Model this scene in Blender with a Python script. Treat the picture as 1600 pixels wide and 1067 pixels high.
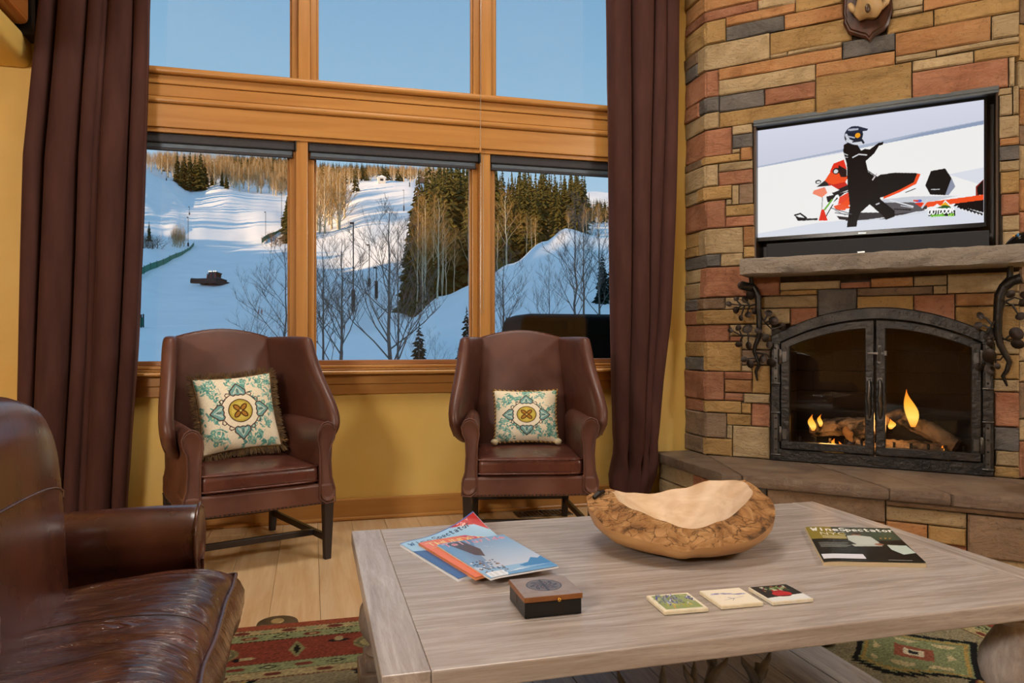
import bpy, math, random
import numpy as np
from mathutils import Vector, Matrix, noise as mnoise
PI = math.pi
random.seed(7)
for o in list(bpy.data.objects): bpy.data.objects.remove(o)
sc = bpy.context.scene
COL = sc.collection

def lin(c):
    return c / 12.92 if c <= 0.04045 else ((c + 0.055) / 1.055) ** 2.4
def hx(h, a=1.0):
    h = h.lstrip('#')
    return tuple(lin(int(h[i:i + 2], 16) / 255) for i in (0, 2, 4)) + (a,)

# ------------------------------------------------------------------ camera
cam = bpy.data.cameras.new('camera'); camo = bpy.data.objects.new('camera', cam); COL.objects.link(camo)
camo.location = (0, 0, 1.05); camo.rotation_euler = (PI / 2, 0, -math.radians(15))
cam.sensor_width = 36; cam.lens = 1165 / 1600 * 36; cam.clip_start = 0.05; cam.clip_end = 5000
sc.camera = camo

# ------------------------------------------------------------------ sky, sun, room and fill lights, exposure
w = bpy.data.worlds.new('world'); sc.world = w; w.use_nodes = True
nt = w.node_tree; nt.nodes.clear()
tc = nt.nodes.new('ShaderNodeTexCoord'); sx = nt.nodes.new('ShaderNodeSeparateXYZ')
rp = nt.nodes.new('ShaderNodeValToRGB'); bg = nt.nodes.new('ShaderNodeBackground'); wo = nt.nodes.new('ShaderNodeOutputWorld')
nt.links.new(tc.outputs['Generated'], sx.inputs[0]); nt.links.new(sx.outputs[2], rp.inputs[0])
nt.links.new(rp.outputs[0], bg.inputs[0]); nt.links.new(bg.outputs[0], wo.inputs[0])
e = rp.color_ramp.elements
e[0].position = 0.0; e[0].color = hx('#cfdfe9')
e[1].position = 1.0; e[1].color = hx('#7fabcf')
for p, c in ((0.12, '#b4d0e4'), (0.30, '#93bcd9'), (0.45, '#7caacf')):
    q = e.new(p); q.color = hx(c)
bg.inputs[1].default_value = 1.06

SUNDIR = Vector((0.90, 0.31, -0.17)).normalized()
sun = bpy.data.lights.new('sun', 'SUN'); suno = bpy.data.objects.new('sun', sun); COL.objects.link(suno)
sun.energy = 8.0; sun.angle = math.radians(0.6); sun.color = (1.0, 0.64, 0.33)
suno.rotation_euler = SUNDIR.to_track_quat('-Z', 'Y').to_euler(); suno.location = (-20, -10, 30)

def area(name, loc, target, size, energy, col, sizey=None):
    l = bpy.data.lights.new(name, 'AREA'); o = bpy.data.objects.new(name, l); COL.objects.link(o)
    l.energy = energy; l.color = col; l.size = size
    if sizey: l.shape = 'RECTANGLE'; l.size_y = sizey
    o.location = loc; o.rotation_euler = (Vector(target) - Vector(loc)).to_track_quat('-Z', 'Y').to_euler()
    return o
def spot(name, loc, target, energy, col, ang=70, blend=.6, r=.05):
    l = bpy.data.lights.new(name, 'SPOT'); o = bpy.data.objects.new(name, l); COL.objects.link(o)
    l.energy = energy; l.color = col; l.spot_size = math.radians(ang); l.spot_blend = blend; l.shadow_soft_size = r
    o.location = loc; o.rotation_euler = (Vector(target) - Vector(loc)).to_track_quat('-Z', 'Y').to_euler()
    return o
WARM = (1.0, 0.93, 0.85)
area('room_light_left', (-2.4, -0.9, 2.5), (0.9, 4.4, 1.0), 0.8, 210, WARM)
area('fill_light_right', (3.9, 0.2, 2.7), (0.6, 3.0, 0.8), 0.7, 65, WARM)  # added fill for surfaces facing the camera, stands for no known lamp
area('ceiling_fill', (0.6, 2.7, 4.55), (0.6, 2.7, 0), 1.6, 84, WARM, 0.8)  # added soft light for the whole room, no known fixture here
spot('fireplace_downlight', (2.05, 2.75, 4.4), (2.95, 3.6, 2.2), 80, (1.0, 0.82, 0.60), 80, .8, .08)
spot('corner_downlight', (-1.9, 3.3, 3.6), (-1.9, 4.5, 1.2), 85, (1.0, 0.82, 0.56), 80, .8, .08)
sc.view_settings.view_transform = 'Standard'; sc.view_settings.look = 'None'
sc.view_settings.gamma = 1; sc.view_settings.use_curve_mapping = False
sc.view_settings.exposure = 0.0

# ------------------------------------------------------------------ material helpers
def newmat(name):
    m = bpy.data.materials.new(name); m.use_nodes = True
    return m, m.node_tree, m.node_tree.nodes['Principled BSDF']
def setb(b, rough=.5, metal=0, spec=.5, sheen=0, coat=0):
    b.inputs['Roughness'].default_value = rough; b.inputs['Metallic'].default_value = metal
    b.inputs['Specular IOR Level'].default_value = spec
    b.inputs['Sheen Weight'].default_value = sheen; b.inputs['Coat Weight'].default_value = coat
    b.inputs['Coat Roughness'].default_value = 0.25
def noise_n(t, vec, scale, detail=4, rough=.55, dist=0):
    n = t.nodes.new('ShaderNodeTexNoise'); n.inputs['Scale'].default_value = scale
    n.inputs['Detail'].default_value = detail; n.inputs['Roughness'].default_value = rough
    n.inputs['Distortion'].default_value = dist
    t.links.new(vec, n.inputs['Vector']); return n.outputs[0]
def mapping(t, vec, scale=(1, 1, 1), rot=(0, 0, 0)):
    m = t.nodes.new('ShaderNodeMapping'); m.inputs['Scale'].default_value = scale; m.inputs['Rotation'].default_value = rot
    t.links.new(vec, m.inputs['Vector']); return m.outputs[0]
def ramp(t, fac, stops):
    r = t.nodes.new('ShaderNodeValToRGB'); t.links.new(fac, r.inputs[0]); el = r.color_ramp.elements
    while len(el) < len(stops): el.new(.5)
    for k, (p, c) in enumerate(stops):
        el[k].position = p; el[k].color = c if len(c) == 4 else (*c, 1)
    return r.outputs[0]
def mixc(t, fac, a, b, mode='MIX'):
    m = t.nodes.new('ShaderNodeMix'); m.data_type = 'RGBA'; m.blend_type = mode
    for s, v in ((0, fac), (6, a), (7, b)):
        if hasattr(v, 'links'): t.links.new(v, m.inputs[s])
        else: m.inputs[s].default_value = v
    return m.outputs[2]
def math_n(t, op, a, b=0.0):
    m = t.nodes.new('ShaderNodeMath'); m.operation = op
    for s, v in ((0, a), (1, b)):
        if hasattr(v, 'links'): t.links.new(v, m.inputs[s])
        else: m.inputs[s].default_value = v
    return m.outputs[0]
def bumpn(t, b, h, strength=.3, dist=.01, prev=None):
    n = t.nodes.new('ShaderNodeBump'); n.inputs['Strength'].default_value = strength; n.inputs['Distance'].default_value = dist
    t.links.new(h, n.inputs['Height'])
    if prev is not None: t.links.new(prev, n.inputs['Normal'])
    t.links.new(n.outputs[0], b.inputs['Normal']); return n.outputs[0]
def objco(t):
    return t.nodes.new('ShaderNodeTexCoord').outputs['Object']
def pmat(name, c1, c2=None, rough=.5, metal=0, nscale=4, stretch=(1, 1, 1), detail=5, lo=.35, hi=.65, dist=0,
         bump=0, bscale=60, bdist=.004, bstretch=(1, 1, 1), rand=0, sheen=0, coat=0, spec=.5, dark=None, dscale=14, dlo=.62, dhi=.75):
    m, t, b = newmat(name); setb(b, rough, metal, spec, sheen, coat)
    v = objco(t); c = hx(c1)
    if rand:
        oi = t.nodes.new('ShaderNodeObjectInfo')
        va = t.nodes.new('ShaderNodeVectorMath'); va.operation = 'ADD'; t.links.new(v, va.inputs[0])
        cr = t.nodes.new('ShaderNodeCombineXYZ')
        for k in range(3): t.links.new(math_n(t, 'MULTIPLY', oi.outputs['Random'], 17.0 + 9 * k), cr.inputs[k])
        t.links.new(cr.outputs[0], va.inputs[1]); v = va.outputs[0]
    if c2:
        n = noise_n(t, mapping(t, v, stretch), nscale, detail, dist=dist)
        c = ramp(t, n, [(lo, hx(c1)), (hi, hx(c2))])
    if dark:
        n2 = noise_n(t, mapping(t, v, stretch), dscale, 6)
        f = ramp(t, n2, [(dlo, (0, 0, 0)), (dhi, (1, 1, 1))])
        c = mixc(t, f, c, hx(dark))
    if rand:
        mr = t.nodes.new('ShaderNodeMapRange'); t.links.new(oi.outputs['Random'], mr.inputs[0])
        mr.inputs[3].default_value = 1 - rand; mr.inputs[4].default_value = 1 + rand * .6
        c = mixc(t, 1.0, c, mr.outputs[0], 'MULTIPLY')
    if hasattr(c, 'links'): t.links.new(c, b.inputs['Base Color'])
    else: b.inputs['Base Color'].default_value = c
    if bump:
        bumpn(t, b, noise_n(t, mapping(t, v, bstretch), bscale, 5), bump, bdist)
    return m
def vmat(name, rough=.5, emit=0, bump=0, bscale=200, spec=.5):
    m, t, b = newmat(name); setb(b, rough, 0, spec)
    a = t.nodes.new('ShaderNodeAttribute'); a.attribute_name = 'Col'
    if emit:
        t.links.new(a.outputs[0], b.inputs['Emission Color']); b.inputs['Emission Strength'].default_value = emit
        b.inputs['Base Color'].default_value = (0.002, 0.002, 0.002, 1)
    else: t.links.new(a.outputs[0], b.inputs['Base Color'])
    if bump: bumpn(t, b, noise_n(t, objco(t), bscale, 3), bump, .003)
    return m
def glassmat(name, refl=.06, tint=(1, 1, 1), rough=0.0):
    m = bpy.data.materials.new(name); m.use_nodes = True; t = m.node_tree; t.nodes.clear()
    out = t.nodes.new('ShaderNodeOutputMaterial'); tr = t.nodes.new('ShaderNodeBsdfTransparent'); gl = t.nodes.new('ShaderNodeBsdfGlossy')
    mx = t.nodes.new('ShaderNodeMixShader'); lw = t.nodes.new('ShaderNodeFresnel'); lw.inputs[0].default_value = 1.45
    tr.inputs[0].default_value = (*tint, 1); gl.inputs['Roughness'].default_value = rough
    mm = math_n(t, 'MULTIPLY', lw.outputs[0], refl / .04)
    t.links.new(math_n(t, 'MINIMUM', mm, .9), mx.inputs[0]); t.links.new(tr.outputs[0], mx.inputs[1]); t.links.new(gl.outputs[0], mx.inputs[2])
    t.links.new(mx.outputs[0], out.inputs[0]); return m
def emat(name, col, s):
    m, t, b = newmat(name); b.inputs['Base Color'].default_value = (0, 0, 0, 1)
    b.inputs['Emission Color'].default_value = col; b.inputs['Emission Strength'].default_value = s; return m

# ------------------------------------------------------------------ mesh helpers
class MB:
    def __init__(s): s.v = []; s.f = []
    def add(s, vs, fs):
        k = len(s.v); s.v += [tuple(p) for p in vs]; s.f += [tuple(i + k for i in f) for f in fs]; return s
    def box(s, x0, x1, y0, y1, z0, z1, T=None):
        vs = [(x, y, z) for x in (x0, x1) for y in (y0, y1) for z in (z0, z1)]
        if T: vs = [T(*p) for p in vs]
        return s.add(vs, [(0, 1, 3, 2), (4, 6, 7, 5), (0, 4, 5, 1), (2, 3, 7, 6), (0, 2, 6, 4), (1, 5, 7, 3)])
    def grid(s, rows, cu=False, cv=False):
        n = len(rows); m = len(rows[0]); vs = [p for r in rows for p in r]; fs = []
        for i in range(n if cv else n - 1):
            for j in range(m if cu else m - 1):
                a = i * m + j; b = i * m + (j + 1) % m; c = ((i + 1) % n) * m + (j + 1) % m; d = ((i + 1) % n) * m + j
                fs.append((a, b, c, d))
        return s.add(vs, fs)
    def loft(s, rings, cap=True):
        k = len(s.v); m = len(rings[0]); s.grid(rings, cu=True)
        if cap:
            s.f.append(tuple(k + i for i in reversed(range(m)))); e = k + (len(rings) - 1) * m
            s.f.append(tuple(e + i for i in range(m)))
        return s
    def tube(s, pts, r, n=8, cap=True, up=None):
        pts = [Vector(p) for p in pts]
        if not hasattr(r, '__len__'): r = [r] * len(pts)
        rings = []; pa = None
        for i, p in enumerate(pts):
            d = (pts[min(i + 1, len(pts) - 1)] - pts[max(i - 1, 0)]).normalized()
            if pa is None:
                pa = Vector((0, 0, 1)) if abs(d.z) < .9 else Vector((1, 0, 0))
            pa = (pa - d * pa.dot(d)).normalized(); pb = d.cross(pa)
            rings.append([p + (pa * math.cos(2 * PI * j / n) + pb * math.sin(2 * PI * j / n)) * r[i] for j in range(n)])
        return s.loft(rings, cap)
    def lathe(s, prof, n=24, c=(0, 0, 0), T=None):
        rings = []
        for r, z in prof:
            ring = [(c[0] + r * math.cos(2 * PI * j / n), c[1] + r * math.sin(2 * PI * j / n), c[2] + z) for j in range(n)]
            rings.append([T(*p) for p in ring] if T else ring)
        return s.loft(rings)
    def prism(s, poly, a0, a1, T):
        n = len(poly); vs = [T(x, a0, y) for x, y in poly] + [T(x, a1, y) for x, y in poly]
        fs = [tuple(range(n)), tuple(range(2 * n - 1, n - 1, -1))] + [(i, i + n, (i + 1) % n + n, (i + 1) % n) for i in range(n)]
        return s.add(vs, fs)
    def sphere(s, c, r, nu=12, nv=8, T=None):
        rx, ry, rz = r if hasattr(r, '__len__') else (r, r, r); rings = []
        for i in range(1, nv):
            th = PI * i / nv
            ring = [(c[0] + rx * math.sin(th) * math.cos(2 * PI * j / nu), c[1] + ry * math.sin(th) * math.sin(2 * PI * j / nu), c[2] - rz * math.cos(th)) for j in range(nu)]
            rings.append([T(*p) for p in ring] if T else ring)
        return s.loft(rings)
    def mesh(s, name, mat, smooth=0, fix=True):
        me = bpy.data.meshes.new(name); me.from_pydata([tuple(p) for p in s.v], [], s.f); me.validate()
        if fix:
            import bmesh
            bm = bmesh.new(); bm.from_mesh(me); bmesh.ops.recalc_face_normals(bm, faces=bm.faces); bm.to_mesh(me); bm.free()
        if smooth:
            me.polygons.foreach_set('use_smooth', [True] * len(me.polygons))
            if smooth < 180: me.set_sharp_from_angle(angle=math.radians(smooth))
        if mat: me.materials.append(mat)
        return me
    def build(s, name, mat, parent=None, smooth=0, bevel=0, sub=0, seg=2, label=None, fix=True):
        return link(name, s.mesh(name, mat, smooth, fix), parent, bevel, sub, seg, label)
def link(name, me, parent=None, bevel=0, sub=0, seg=2, label=None):
    o = bpy.data.objects.new(name, me); COL.objects.link(o)
    if parent is not None:
        o.parent = parent; o.matrix_parent_inverse = Matrix.Translation(parent.location).inverted() if parent.parent is None else Matrix()
        if parent.parent is not None:
            o.matrix_parent_inverse = Matrix()
    if bevel:
        b = o.modifiers.new('bevel', 'BEVEL'); b.width = bevel; b.segments = seg; b.limit_method = 'ANGLE'; b.angle_limit = math.radians(40)
    if sub:
        b = o.modifiers.new('subdivision', 'SUBSURF'); b.levels = sub; b.render_levels = sub
    if label: o['label'] = label
    return o
def tag(o, label, cat, group=None, kind=None):
    o['label'] = label; o['category'] = cat
    if group: o['group'] = group
    if kind: o['kind'] = kind
    return o
def thing(name, label, cat, loc=(0, 0, 0), group=None):
    o = bpy.data.objects.new(name, None); COL.objects.link(o); o.location = loc; o.empty_display_size = .1
    return tag(o, label, cat, group)
def struct(o):
    o['kind'] = 'structure'; return o
def copy_tree(o, parent=None):
    c = o.copy(); COL.objects.link(c)
    if parent is not None:
        mi = o.matrix_parent_inverse.copy(); c.parent = parent; c.matrix_parent_inverse = mi
    for ch in o.children: copy_tree(ch, c)
    return c
def rbox(mb, x0, x1, y0, y1, z0, z1, r, T=None, n=3, puff=0, nn=6):
    """rounded, slightly puffed cushion-like box"""
    import itertools
    cx, cy, cz = (x0 + x1) / 2, (y0 + y1) / 2, (z0 + z1) / 2; hx_, hy, hz = (x1 - x0) / 2, (y1 - y0) / 2, (z1 - z0) / 2
    r = min(r, hx_, hy, hz)
    def coords(h):
        out = []
        for k in range(n + 1): out.append((-1, k / n))
        out += [(0, k / nn) for k in range(1, nn)]
        for k in range(n + 1): out.append((1, k / n))
        return out
    def val(h, c):
        side, k = c
        if side == 0: return -(h - r) + 2 * (h - r) * k
        return side * ((h - r) + r * (k if side > 0 else (1 - k)))
    faces = []
    cc = coords(0); m = len(cc)
    def pt(p):
        q = Vector(p); inn = Vector((max(-(hx_ - r), min(hx_ - r, q.x)), max(-(hy - r), min(hy - r, q.y)), max(-(hz - r), min(hz - r, q.z))))
        d = q - inn
        if d.length > 1e-9: q = inn + d.normalized() * r
        if puff:
            fx = 1 - (q.x / hx_) ** 2; fy = 1 - (q.y / hy) ** 2
            q.z += puff * max(0, fx) * max(0, fy) * (1 if q.z > 0 else -1) * (abs(q.z) / hz)
        q += Vector((cx, cy, cz))
        return T(*q) if T else q
    for ax in range(3):
        for sg in (-1, 1):
            a, b = [(1, 2), (0, 2), (0, 1)][ax]; H = (hx_, hy, hz)
            rows = []
            for i in cc:
                row = []
                for j in cc:
                    p = [0, 0, 0]; p[ax] = sg * H[ax]; p[a] = val(H[a], i); p[b] = val(H[b], j); row.append(pt(p))
                rows.append(row)
            mb.grid(rows)
    return mb
def weld(o, d=1e-5):
    import bmesh
    bm = bmesh.new(); bm.from_mesh(o.data); bmesh.ops.remove_doubles(bm, verts=bm.verts, dist=d)
    bmesh.ops.recalc_face_normals(bm, faces=bm.faces); bm.to_mesh(bm and o.data); bm.free(); return o

# ------------------------------------------------------------------ printed pictures: colour attributes on a fine mesh
FONT = {'A': [(0, 0, .5, 1, 1, 0), (.2, .4, .8, .4)], 'B': [(0, 0, 0, 1, .7, 1, .9, .8, .7, .55, 0, .55), (.7, .55, 1, .3, .7, 0, 0, 0)], 'C': [(1, .85, .7, 1, .3, 1, 0, .7, 0, .3, .3, 0, .7, 0, 1, .15)],
 'D': [(0, 0, 0, 1, .6, 1, 1, .7, 1, .3, .6, 0, 0, 0)], 'E': [(1, 0, 0, 0, 0, 1, 1, 1), (0, .5, .8, .5)], 'F': [(0, 0, 0, 1, 1, 1), (0, .5, .8, .5)], 'G': [(1, .85, .7, 1, .3, 1, 0, .7, 0, .3, .3, 0, .8, 0, 1, .2, 1, .45, .6, .45)],
 'H': [(0, 0, 0, 1), (1, 0, 1, 1), (0, .5, 1, .5)], 'I': [(.5, 0, .5, 1)], 'K': [(0, 0, 0, 1), (1, 1, 0, .45, 1, 0)], 'L': [(0, 1, 0, 0, 1, 0)], 'M': [(0, 0, 0, 1, .5, .4, 1, 1, 1, 0)], 'N': [(0, 0, 0, 1, 1, 0, 1, 1)],
 'O': [(.3, 0, 0, .3, 0, .7, .3, 1, .7, 1, 1, .7, 1, .3, .7, 0, .3, 0)], 'P': [(0, 0, 0, 1, .8, 1, 1, .8, .8, .5, 0, .5)], 'R': [(0, 0, 0, 1, .8, 1, 1, .8, .8, .5, 0, .5), (.5, .5, 1, 0)],
 'S': [(1, .85, .7, 1, .3, 1, 0, .8, .2, .55, .8, .45, 1, .2, .7, 0, .3, 0, 0, .15)], 'T': [(0, 1, 1, 1), (.5, 1, .5, 0)], 'U': [(0, 1, 0, .3, .3, 0, .7, 0, 1, .3, 1, 1)], 'W': [(0, 1, .25, 0, .5, .7, .75, 0, 1, 1)], 'Y': [(0, 1, .5, .5, 1, 1), (.5, .5, .5, 0)],
 'i': [(.5, 0, .5, .62), (.5, .8, .5, .88)], 'n': [(.1, 0, .1, .62), (.1, .45, .5, .62, .85, .5, .85, 0)], 'e': [(.1, .32, .9, .32, .85, .5, .5, .63, .15, .5, .1, .3, .3, 0, .9, .08)], 'p': [(.1, -.3, .1, .62), (.1, .5, .5, .63, .9, .4, .8, .1, .5, 0, .1, .1)],
 'c': [(.9, .5, .5, .63, .15, .5, .1, .2, .4, 0, .9, .1)], 't': [(.4, .9, .4, .1, .6, 0, .8, .05), (.1, .62, .8, .62)], 'a': [(.15, .55, .5, .63, .85, .5, .85, 0), (.85, .35, .4, .35, .12, .18, .35, 0, .85, .15)], 'o': [(.5, 0, .12, .15, .1, .45, .5, .63, .9, .45, .88, .15, .5, 0)],
 'r': [(.2, 0, .2, .62), (.2, .42, .5, .62, .85, .58)], 'l': [(.5, 0, .5, 1)], 'u': [(.12, .62, .12, .15, .45, 0, .85, .15), (.85, .62, .85, 0)], 'd': [(.88, 1, .88, 0), (.88, .5, .5, .63, .1, .4, .2, .08, .5, 0, .88, .12)], 'h': [(.1, 0, .1, 1), (.1, .45, .5, .62, .85, .5, .85, 0)]}
class Canvas:
    def __init__(s, W, H, col):
        s.W, s.H = W, H; s.a = np.empty((H, W, 3)); s.a[:] = [int(col[1 + 2 * i:3 + 2 * i], 16) / 255 for i in range(3)]
        s.X, s.Y = np.meshgrid(np.linspace(0, 1, W), np.linspace(0, 1, H)); s.asp = H / W
    @staticmethod
    def c(col): return np.array([int(col[1 + 2 * i:3 + 2 * i], 16) / 255 for i in range(3)])
    def put(s, m, col, al=1):
        s.a[m] = s.a[m] * (1 - al) + s.c(col) * al
    def poly(s, pts, col, al=1):
        x = [p[0] for p in pts]; y = [p[1] for p in pts]; m = np.zeros(s.X.shape, bool); n = len(pts)
        for i in range(n):
            x0, y0, x1, y1 = x[i], y[i], x[(i + 1) % n], y[(i + 1) % n]
            if y0 == y1: continue
            cond = ((y0 > s.Y) != (y1 > s.Y)) & (s.X < (x1 - x0) * (s.Y - y0) / (y1 - y0) + x0); m ^= cond
        s.put(m, col, al)
    def ell(s, cx, cy, rx, ry, col, rot=0, al=1):
        dx = s.X - cx; dy = (s.Y - cy) * s.asp; ry_ = ry * s.asp; ca, sa = math.cos(rot), math.sin(rot)
        s.put(((dx * ca + dy * sa) / rx) ** 2 + ((-dx * sa + dy * ca) / ry_) ** 2 < 1, col, al)
    def line(s, pts, wd, col, al=1):
        m = np.zeros(s.X.shape, bool)
        for (x0, y0), (x1, y1) in zip(pts, pts[1:]):
            dx, dy = x1 - x0, (y1 - y0) * s.asp; L = dx * dx + dy * dy + 1e-12
            px, py = s.X - x0, (s.Y - y0) * s.asp; t = np.clip((px * dx + py * dy) / L, 0, 1)
            m |= (px - t * dx) ** 2 + (py - t * dy) ** 2 < (wd / 2) ** 2
        s.put(m, col, al)
    def text(s, st, x, y, h, wd, col, cw=None, sl=0, serif=False):
        cw = cw or h * s.asp * .6
        for ch in st:
            for g in FONT.get(ch, []):
                s.line([(x + (g[i] + sl * g[i + 1]) * cw, y + g[i + 1] * h) for i in range(0, len(g), 2)], wd, col)
            x += cw * 1.35
        return x
    def grain(s, amt, seed=0):
        s.a = np.clip(s.a + np.random.RandomState(seed).normal(0, amt, s.a.shape[:2])[..., None], 0, 1); return s
    def mesh(s, name, P, mat, smooth=True):
        W, H = s.W, s.H
        co = np.array([P(u, v) for v in np.linspace(0, 1, H) for u in np.linspace(0, 1, W)], dtype=np.float32)
        me = bpy.data.meshes.new(name); idx = np.arange(W * H).reshape(H, W)
        q = np.stack([idx[:-1, :-1], idx[:-1, 1:], idx[1:, 1:], idx[1:, :-1]], -1).reshape(-1, 4)
        me.vertices.add(W * H); me.vertices.foreach_set('co', co.ravel())
        me.loops.add(q.size); me.loops.foreach_set('vertex_index', q.ravel().astype(np.int32))
        me.polygons.add(len(q)); me.polygons.foreach_set('loop_start', np.arange(0, q.size, 4, dtype=np.int32))
        me.polygons.foreach_set('use_smooth', [smooth] * len(q)); me.update()
        at = me.color_attributes.new('Col', 'FLOAT_COLOR', 'POINT')
        a = np.clip(s.a, 0, 1); l = np.where(a <= .04045, a / 12.92, ((a + .055) / 1.055) ** 2.4)
        at.data.foreach_set('color', np.concatenate([l, np.ones((H, W, 1))], -1).astype(np.float32).ravel())
        me.materials.append(mat); return me
# ================================================================== materials of the room
PINE = dict(c1='#a87338', c2='#b98748', rough=.33, lo=.3, hi=.7, dark='#855a2c', dlo=.66, dhi=.8, spec=.5)
m_pineX = pmat('pine_along_x', stretch=(.6, 14, 9), nscale=2.2, dscale=2.5, dist=.6, bump=.05, bscale=30, **PINE)
m_pineZ = pmat('pine_along_z', stretch=(14, 14, .6), nscale=2.2, dscale=2.5, dist=.6, bump=.05, bscale=30, **PINE)
m_pineR = pmat('pine_reddish', '#935f38', '#a4764e', rough=.35, stretch=(.6, 14, 9), nscale=2.2, dist=.6)
m_plaster = pmat('yellow_plaster', '#d9b258', '#e0bf6c', rough=.6, nscale=1.6, bump=.12, bscale=9, bdist=.01, dark='#cfa850', dscale=3)
m_ceil = pmat('ceiling_paint', '#d8c8a4', '#dccfae', rough=.8)
m_floor = pmat('maple_plank', '#cba97c', '#dac09a', rough=.28, stretch=(11, .8, 1), nscale=3, rand=.07, dist=.5, dark='#b08a5c', dscale=4, dlo=.68, dhi=.82, bump=.03, bscale=20)
m_under = pmat('subfloor', '#6b4a28')
m_mortar = pmat('dark_mortar', '#3a332c', '#4a4238', rough=.95, nscale=20)
m_iron = pmat('hammered_black_iron', '#2b2a2a', '#3c3936', rough=.36, metal=.75, nscale=12, bump=.9, bscale=38, bdist=.006)
m_ironplain = pmat('black_iron', '#242322', '#33302d', rough=.38, metal=.7, nscale=20, bump=.2, bscale=50)
m_black = pmat('black_plastic', '#0b0c0e', rough=.35)
m_blackgloss = pmat('black_gloss', '#060607', rough=.22, spec=.3)
m_steelbl = pmat('niche_steel', '#4d555a', '#5d6467', rough=.45, metal=.5, nscale=6)
m_wooddark = pmat('dark_wood', '#33200f', '#45301a', rough=.4, stretch=(8, 8, 1), nscale=4)
m_glass = glassmat('window_glass', .05)
m_fglass = glassmat('fireplace_glass', .024, (.86, .84, .82))
m_blind = pmat('blind_fabric', '#26262b', '#2d2d33', rough=.6, nscale=60)
m_chrome = pmat('pale_metal', '#b9b4a8', rough=.3, metal=.9)

# ================================================================== room shell
wall = MB()
WX0, WX1 = -1.06, 2.0
wall.box(-3.2, 2.9, 4.5, 4.7, 0, .745); wall.box(-3.2, WX0, 4.5, 4.7, .745, 4.3); wall.box(WX1, 2.9, 4.5, 4.7, .745, 4.3)
wall.box(-3.2, 2.9, 4.5, 4.7, 4.3, 4.62); wall.box(WX0, WX1, 4.53, 4.7, 2.2, 2.58)
wf = struct(wall.build('wall_front', m_plaster))
wl = struct(MB().box(-3.3, -3.2, -3.2, 4.7, 0, 4.62).build('wall_left', m_plaster))
wr = struct(MB().box(4.3, 4.4, -3.2, 3.2, 0, 4.62).build('wall_right', m_plaster))
wb = struct(MB().box(-3.3, 4.4, -3.3, -3.2, 0, 4.62).build('wall_rear', m_plaster))
struct(MB().box(-3.3, 4.9, -3.3, 4.7, 4.62, 4.75).build('ceiling', m_ceil))
fl = struct(MB().box(-3.3, 4.9, -3.3, 4.7, -.15, -.012).build('floor', m_under))
# floor planks run towards the window wall
random.seed(3)
y_ends = 4.5; pw = .19; x = -3.2; cache = {}
while x < 4.2:
    y = -1.6 + random.uniform(-1.2, 0); first = True
    while y < 4.5:
        L = random.choice((1.6, 2.0, 2.4)); y1 = min(y + L, 4.499)
        if y1 > .6:
            MB().box(x + .0006, x + pw - .0006, max(y, .3) + .0006, y1 - .0006, -.012, 0).build('plank', m_floor, fl, bevel=.0012, seg=1)
        y = y1
        if y >= 4.498: break
    x += pw
struct(MB().box(-3.2, 4.3, -3.2, .3, -.012, -.0005).build('floor', m_floor))

# soffit, timber and steel plate in the upper left corner
p = MB(); rbox(p, -3.2, -1.442, -3.2, 4.52, 2.50, 2.668, .045, nn=3)
so = weld(p.build('trim_1', m_plaster, smooth=50)); struct(so)
t = thing('ceiling_timber', 'honey brown timber beam end in the upper left corner above the plaster soffit', 'beam', (-1.75, 3.0, 2.67))
MB().box(-2.0, -1.405, -1.5, 4.36, 2.672, 3.10).build('timber', pmat('timber_wood', '#8f5526', '#a96a33', rough=.4, stretch=(9, .6, 9), nscale=3), t, bevel=.035, seg=3)
b = MB(); b.box(-2.02, -1.33, 4.365, 4.49, 2.635, 2.65); b.box(-2.02, -1.385, 4.365, 4.385, 2.65, 3.15); b.box(-2.02, -1.33, 4.478, 4.498, 2.65, 3.15); b.box(-1.395, -1.385, 4.385, 4.48, 2.65, 3.15)
br = b.build('steel_bracket', m_black, t)
for zz in (2.71, 2.80): MB().lathe([(0.001, 0), (.014, 0), (.014, .012), (.001, .014)], 8, T=lambda x_, y_, z_, zz=zz: (-1.36 + x_ * .9, 4.477 - z_, zz + y_)).build('bolt', m_chrome, t)

# ---- window trims between and below the panes (wide honey pine boards)
def board(n, y0, y1, z0, z1, mat=None, bev=.004, x0=WX0 - .03, x1=WX1 + .03, seg=2):
    return struct(MB().box(x0, x1, y0, y1, z0, z1).build('trim_%d' % n, mat or m_pineX, bevel=bev, seg=seg))
board(2, 4.425, 4.60, 2.518, 2.556, bev=.016, seg=4)
board(3, 4.455, 4.60, 2.469, 2.517); board(4, 4.462, 4.60, 2.402, 2.468)
board(5, 4.435, 4.60, 2.36, 2.396, bev=.015, seg=4); board(6, 4.45, 4.60, 2.229, 2.3585); board(7, 4.462, 4.6, 2.203, 2.2285)
board(8, 4.41, 4.60, .858, .882, bev=.011, seg=4); board(9, 4.43, 4.60, .884, .892); board(10, 4.462, 4.55, .801, .857); board(11, 4.474, 4.55, .742, .800)
struct(MB().box(WX0 - .02, WX1 + .02, 4.47, 4.6, .893, .912).build('trim_12', m_pineX, bevel=.006))
# mullions (a centre post with a moulded step on each side)
def mull(n, xc, z0, z1, w_=.034):
    m = MB(); m.box(xc - w_, xc + w_, 4.47, 4.62, z0, z1)
    return struct(m.build('trim_%d' % n, m_pineZ, bevel=.006))
for n, xc, z0, z1 in ((13, -.058, .912, 2.26), (14, 1.027, .912, 2.26), (15, -.045, 2.556, 4.3), (16, 1.035, 2.556, 4.3)): mull(n, xc, z0, z1)
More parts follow.
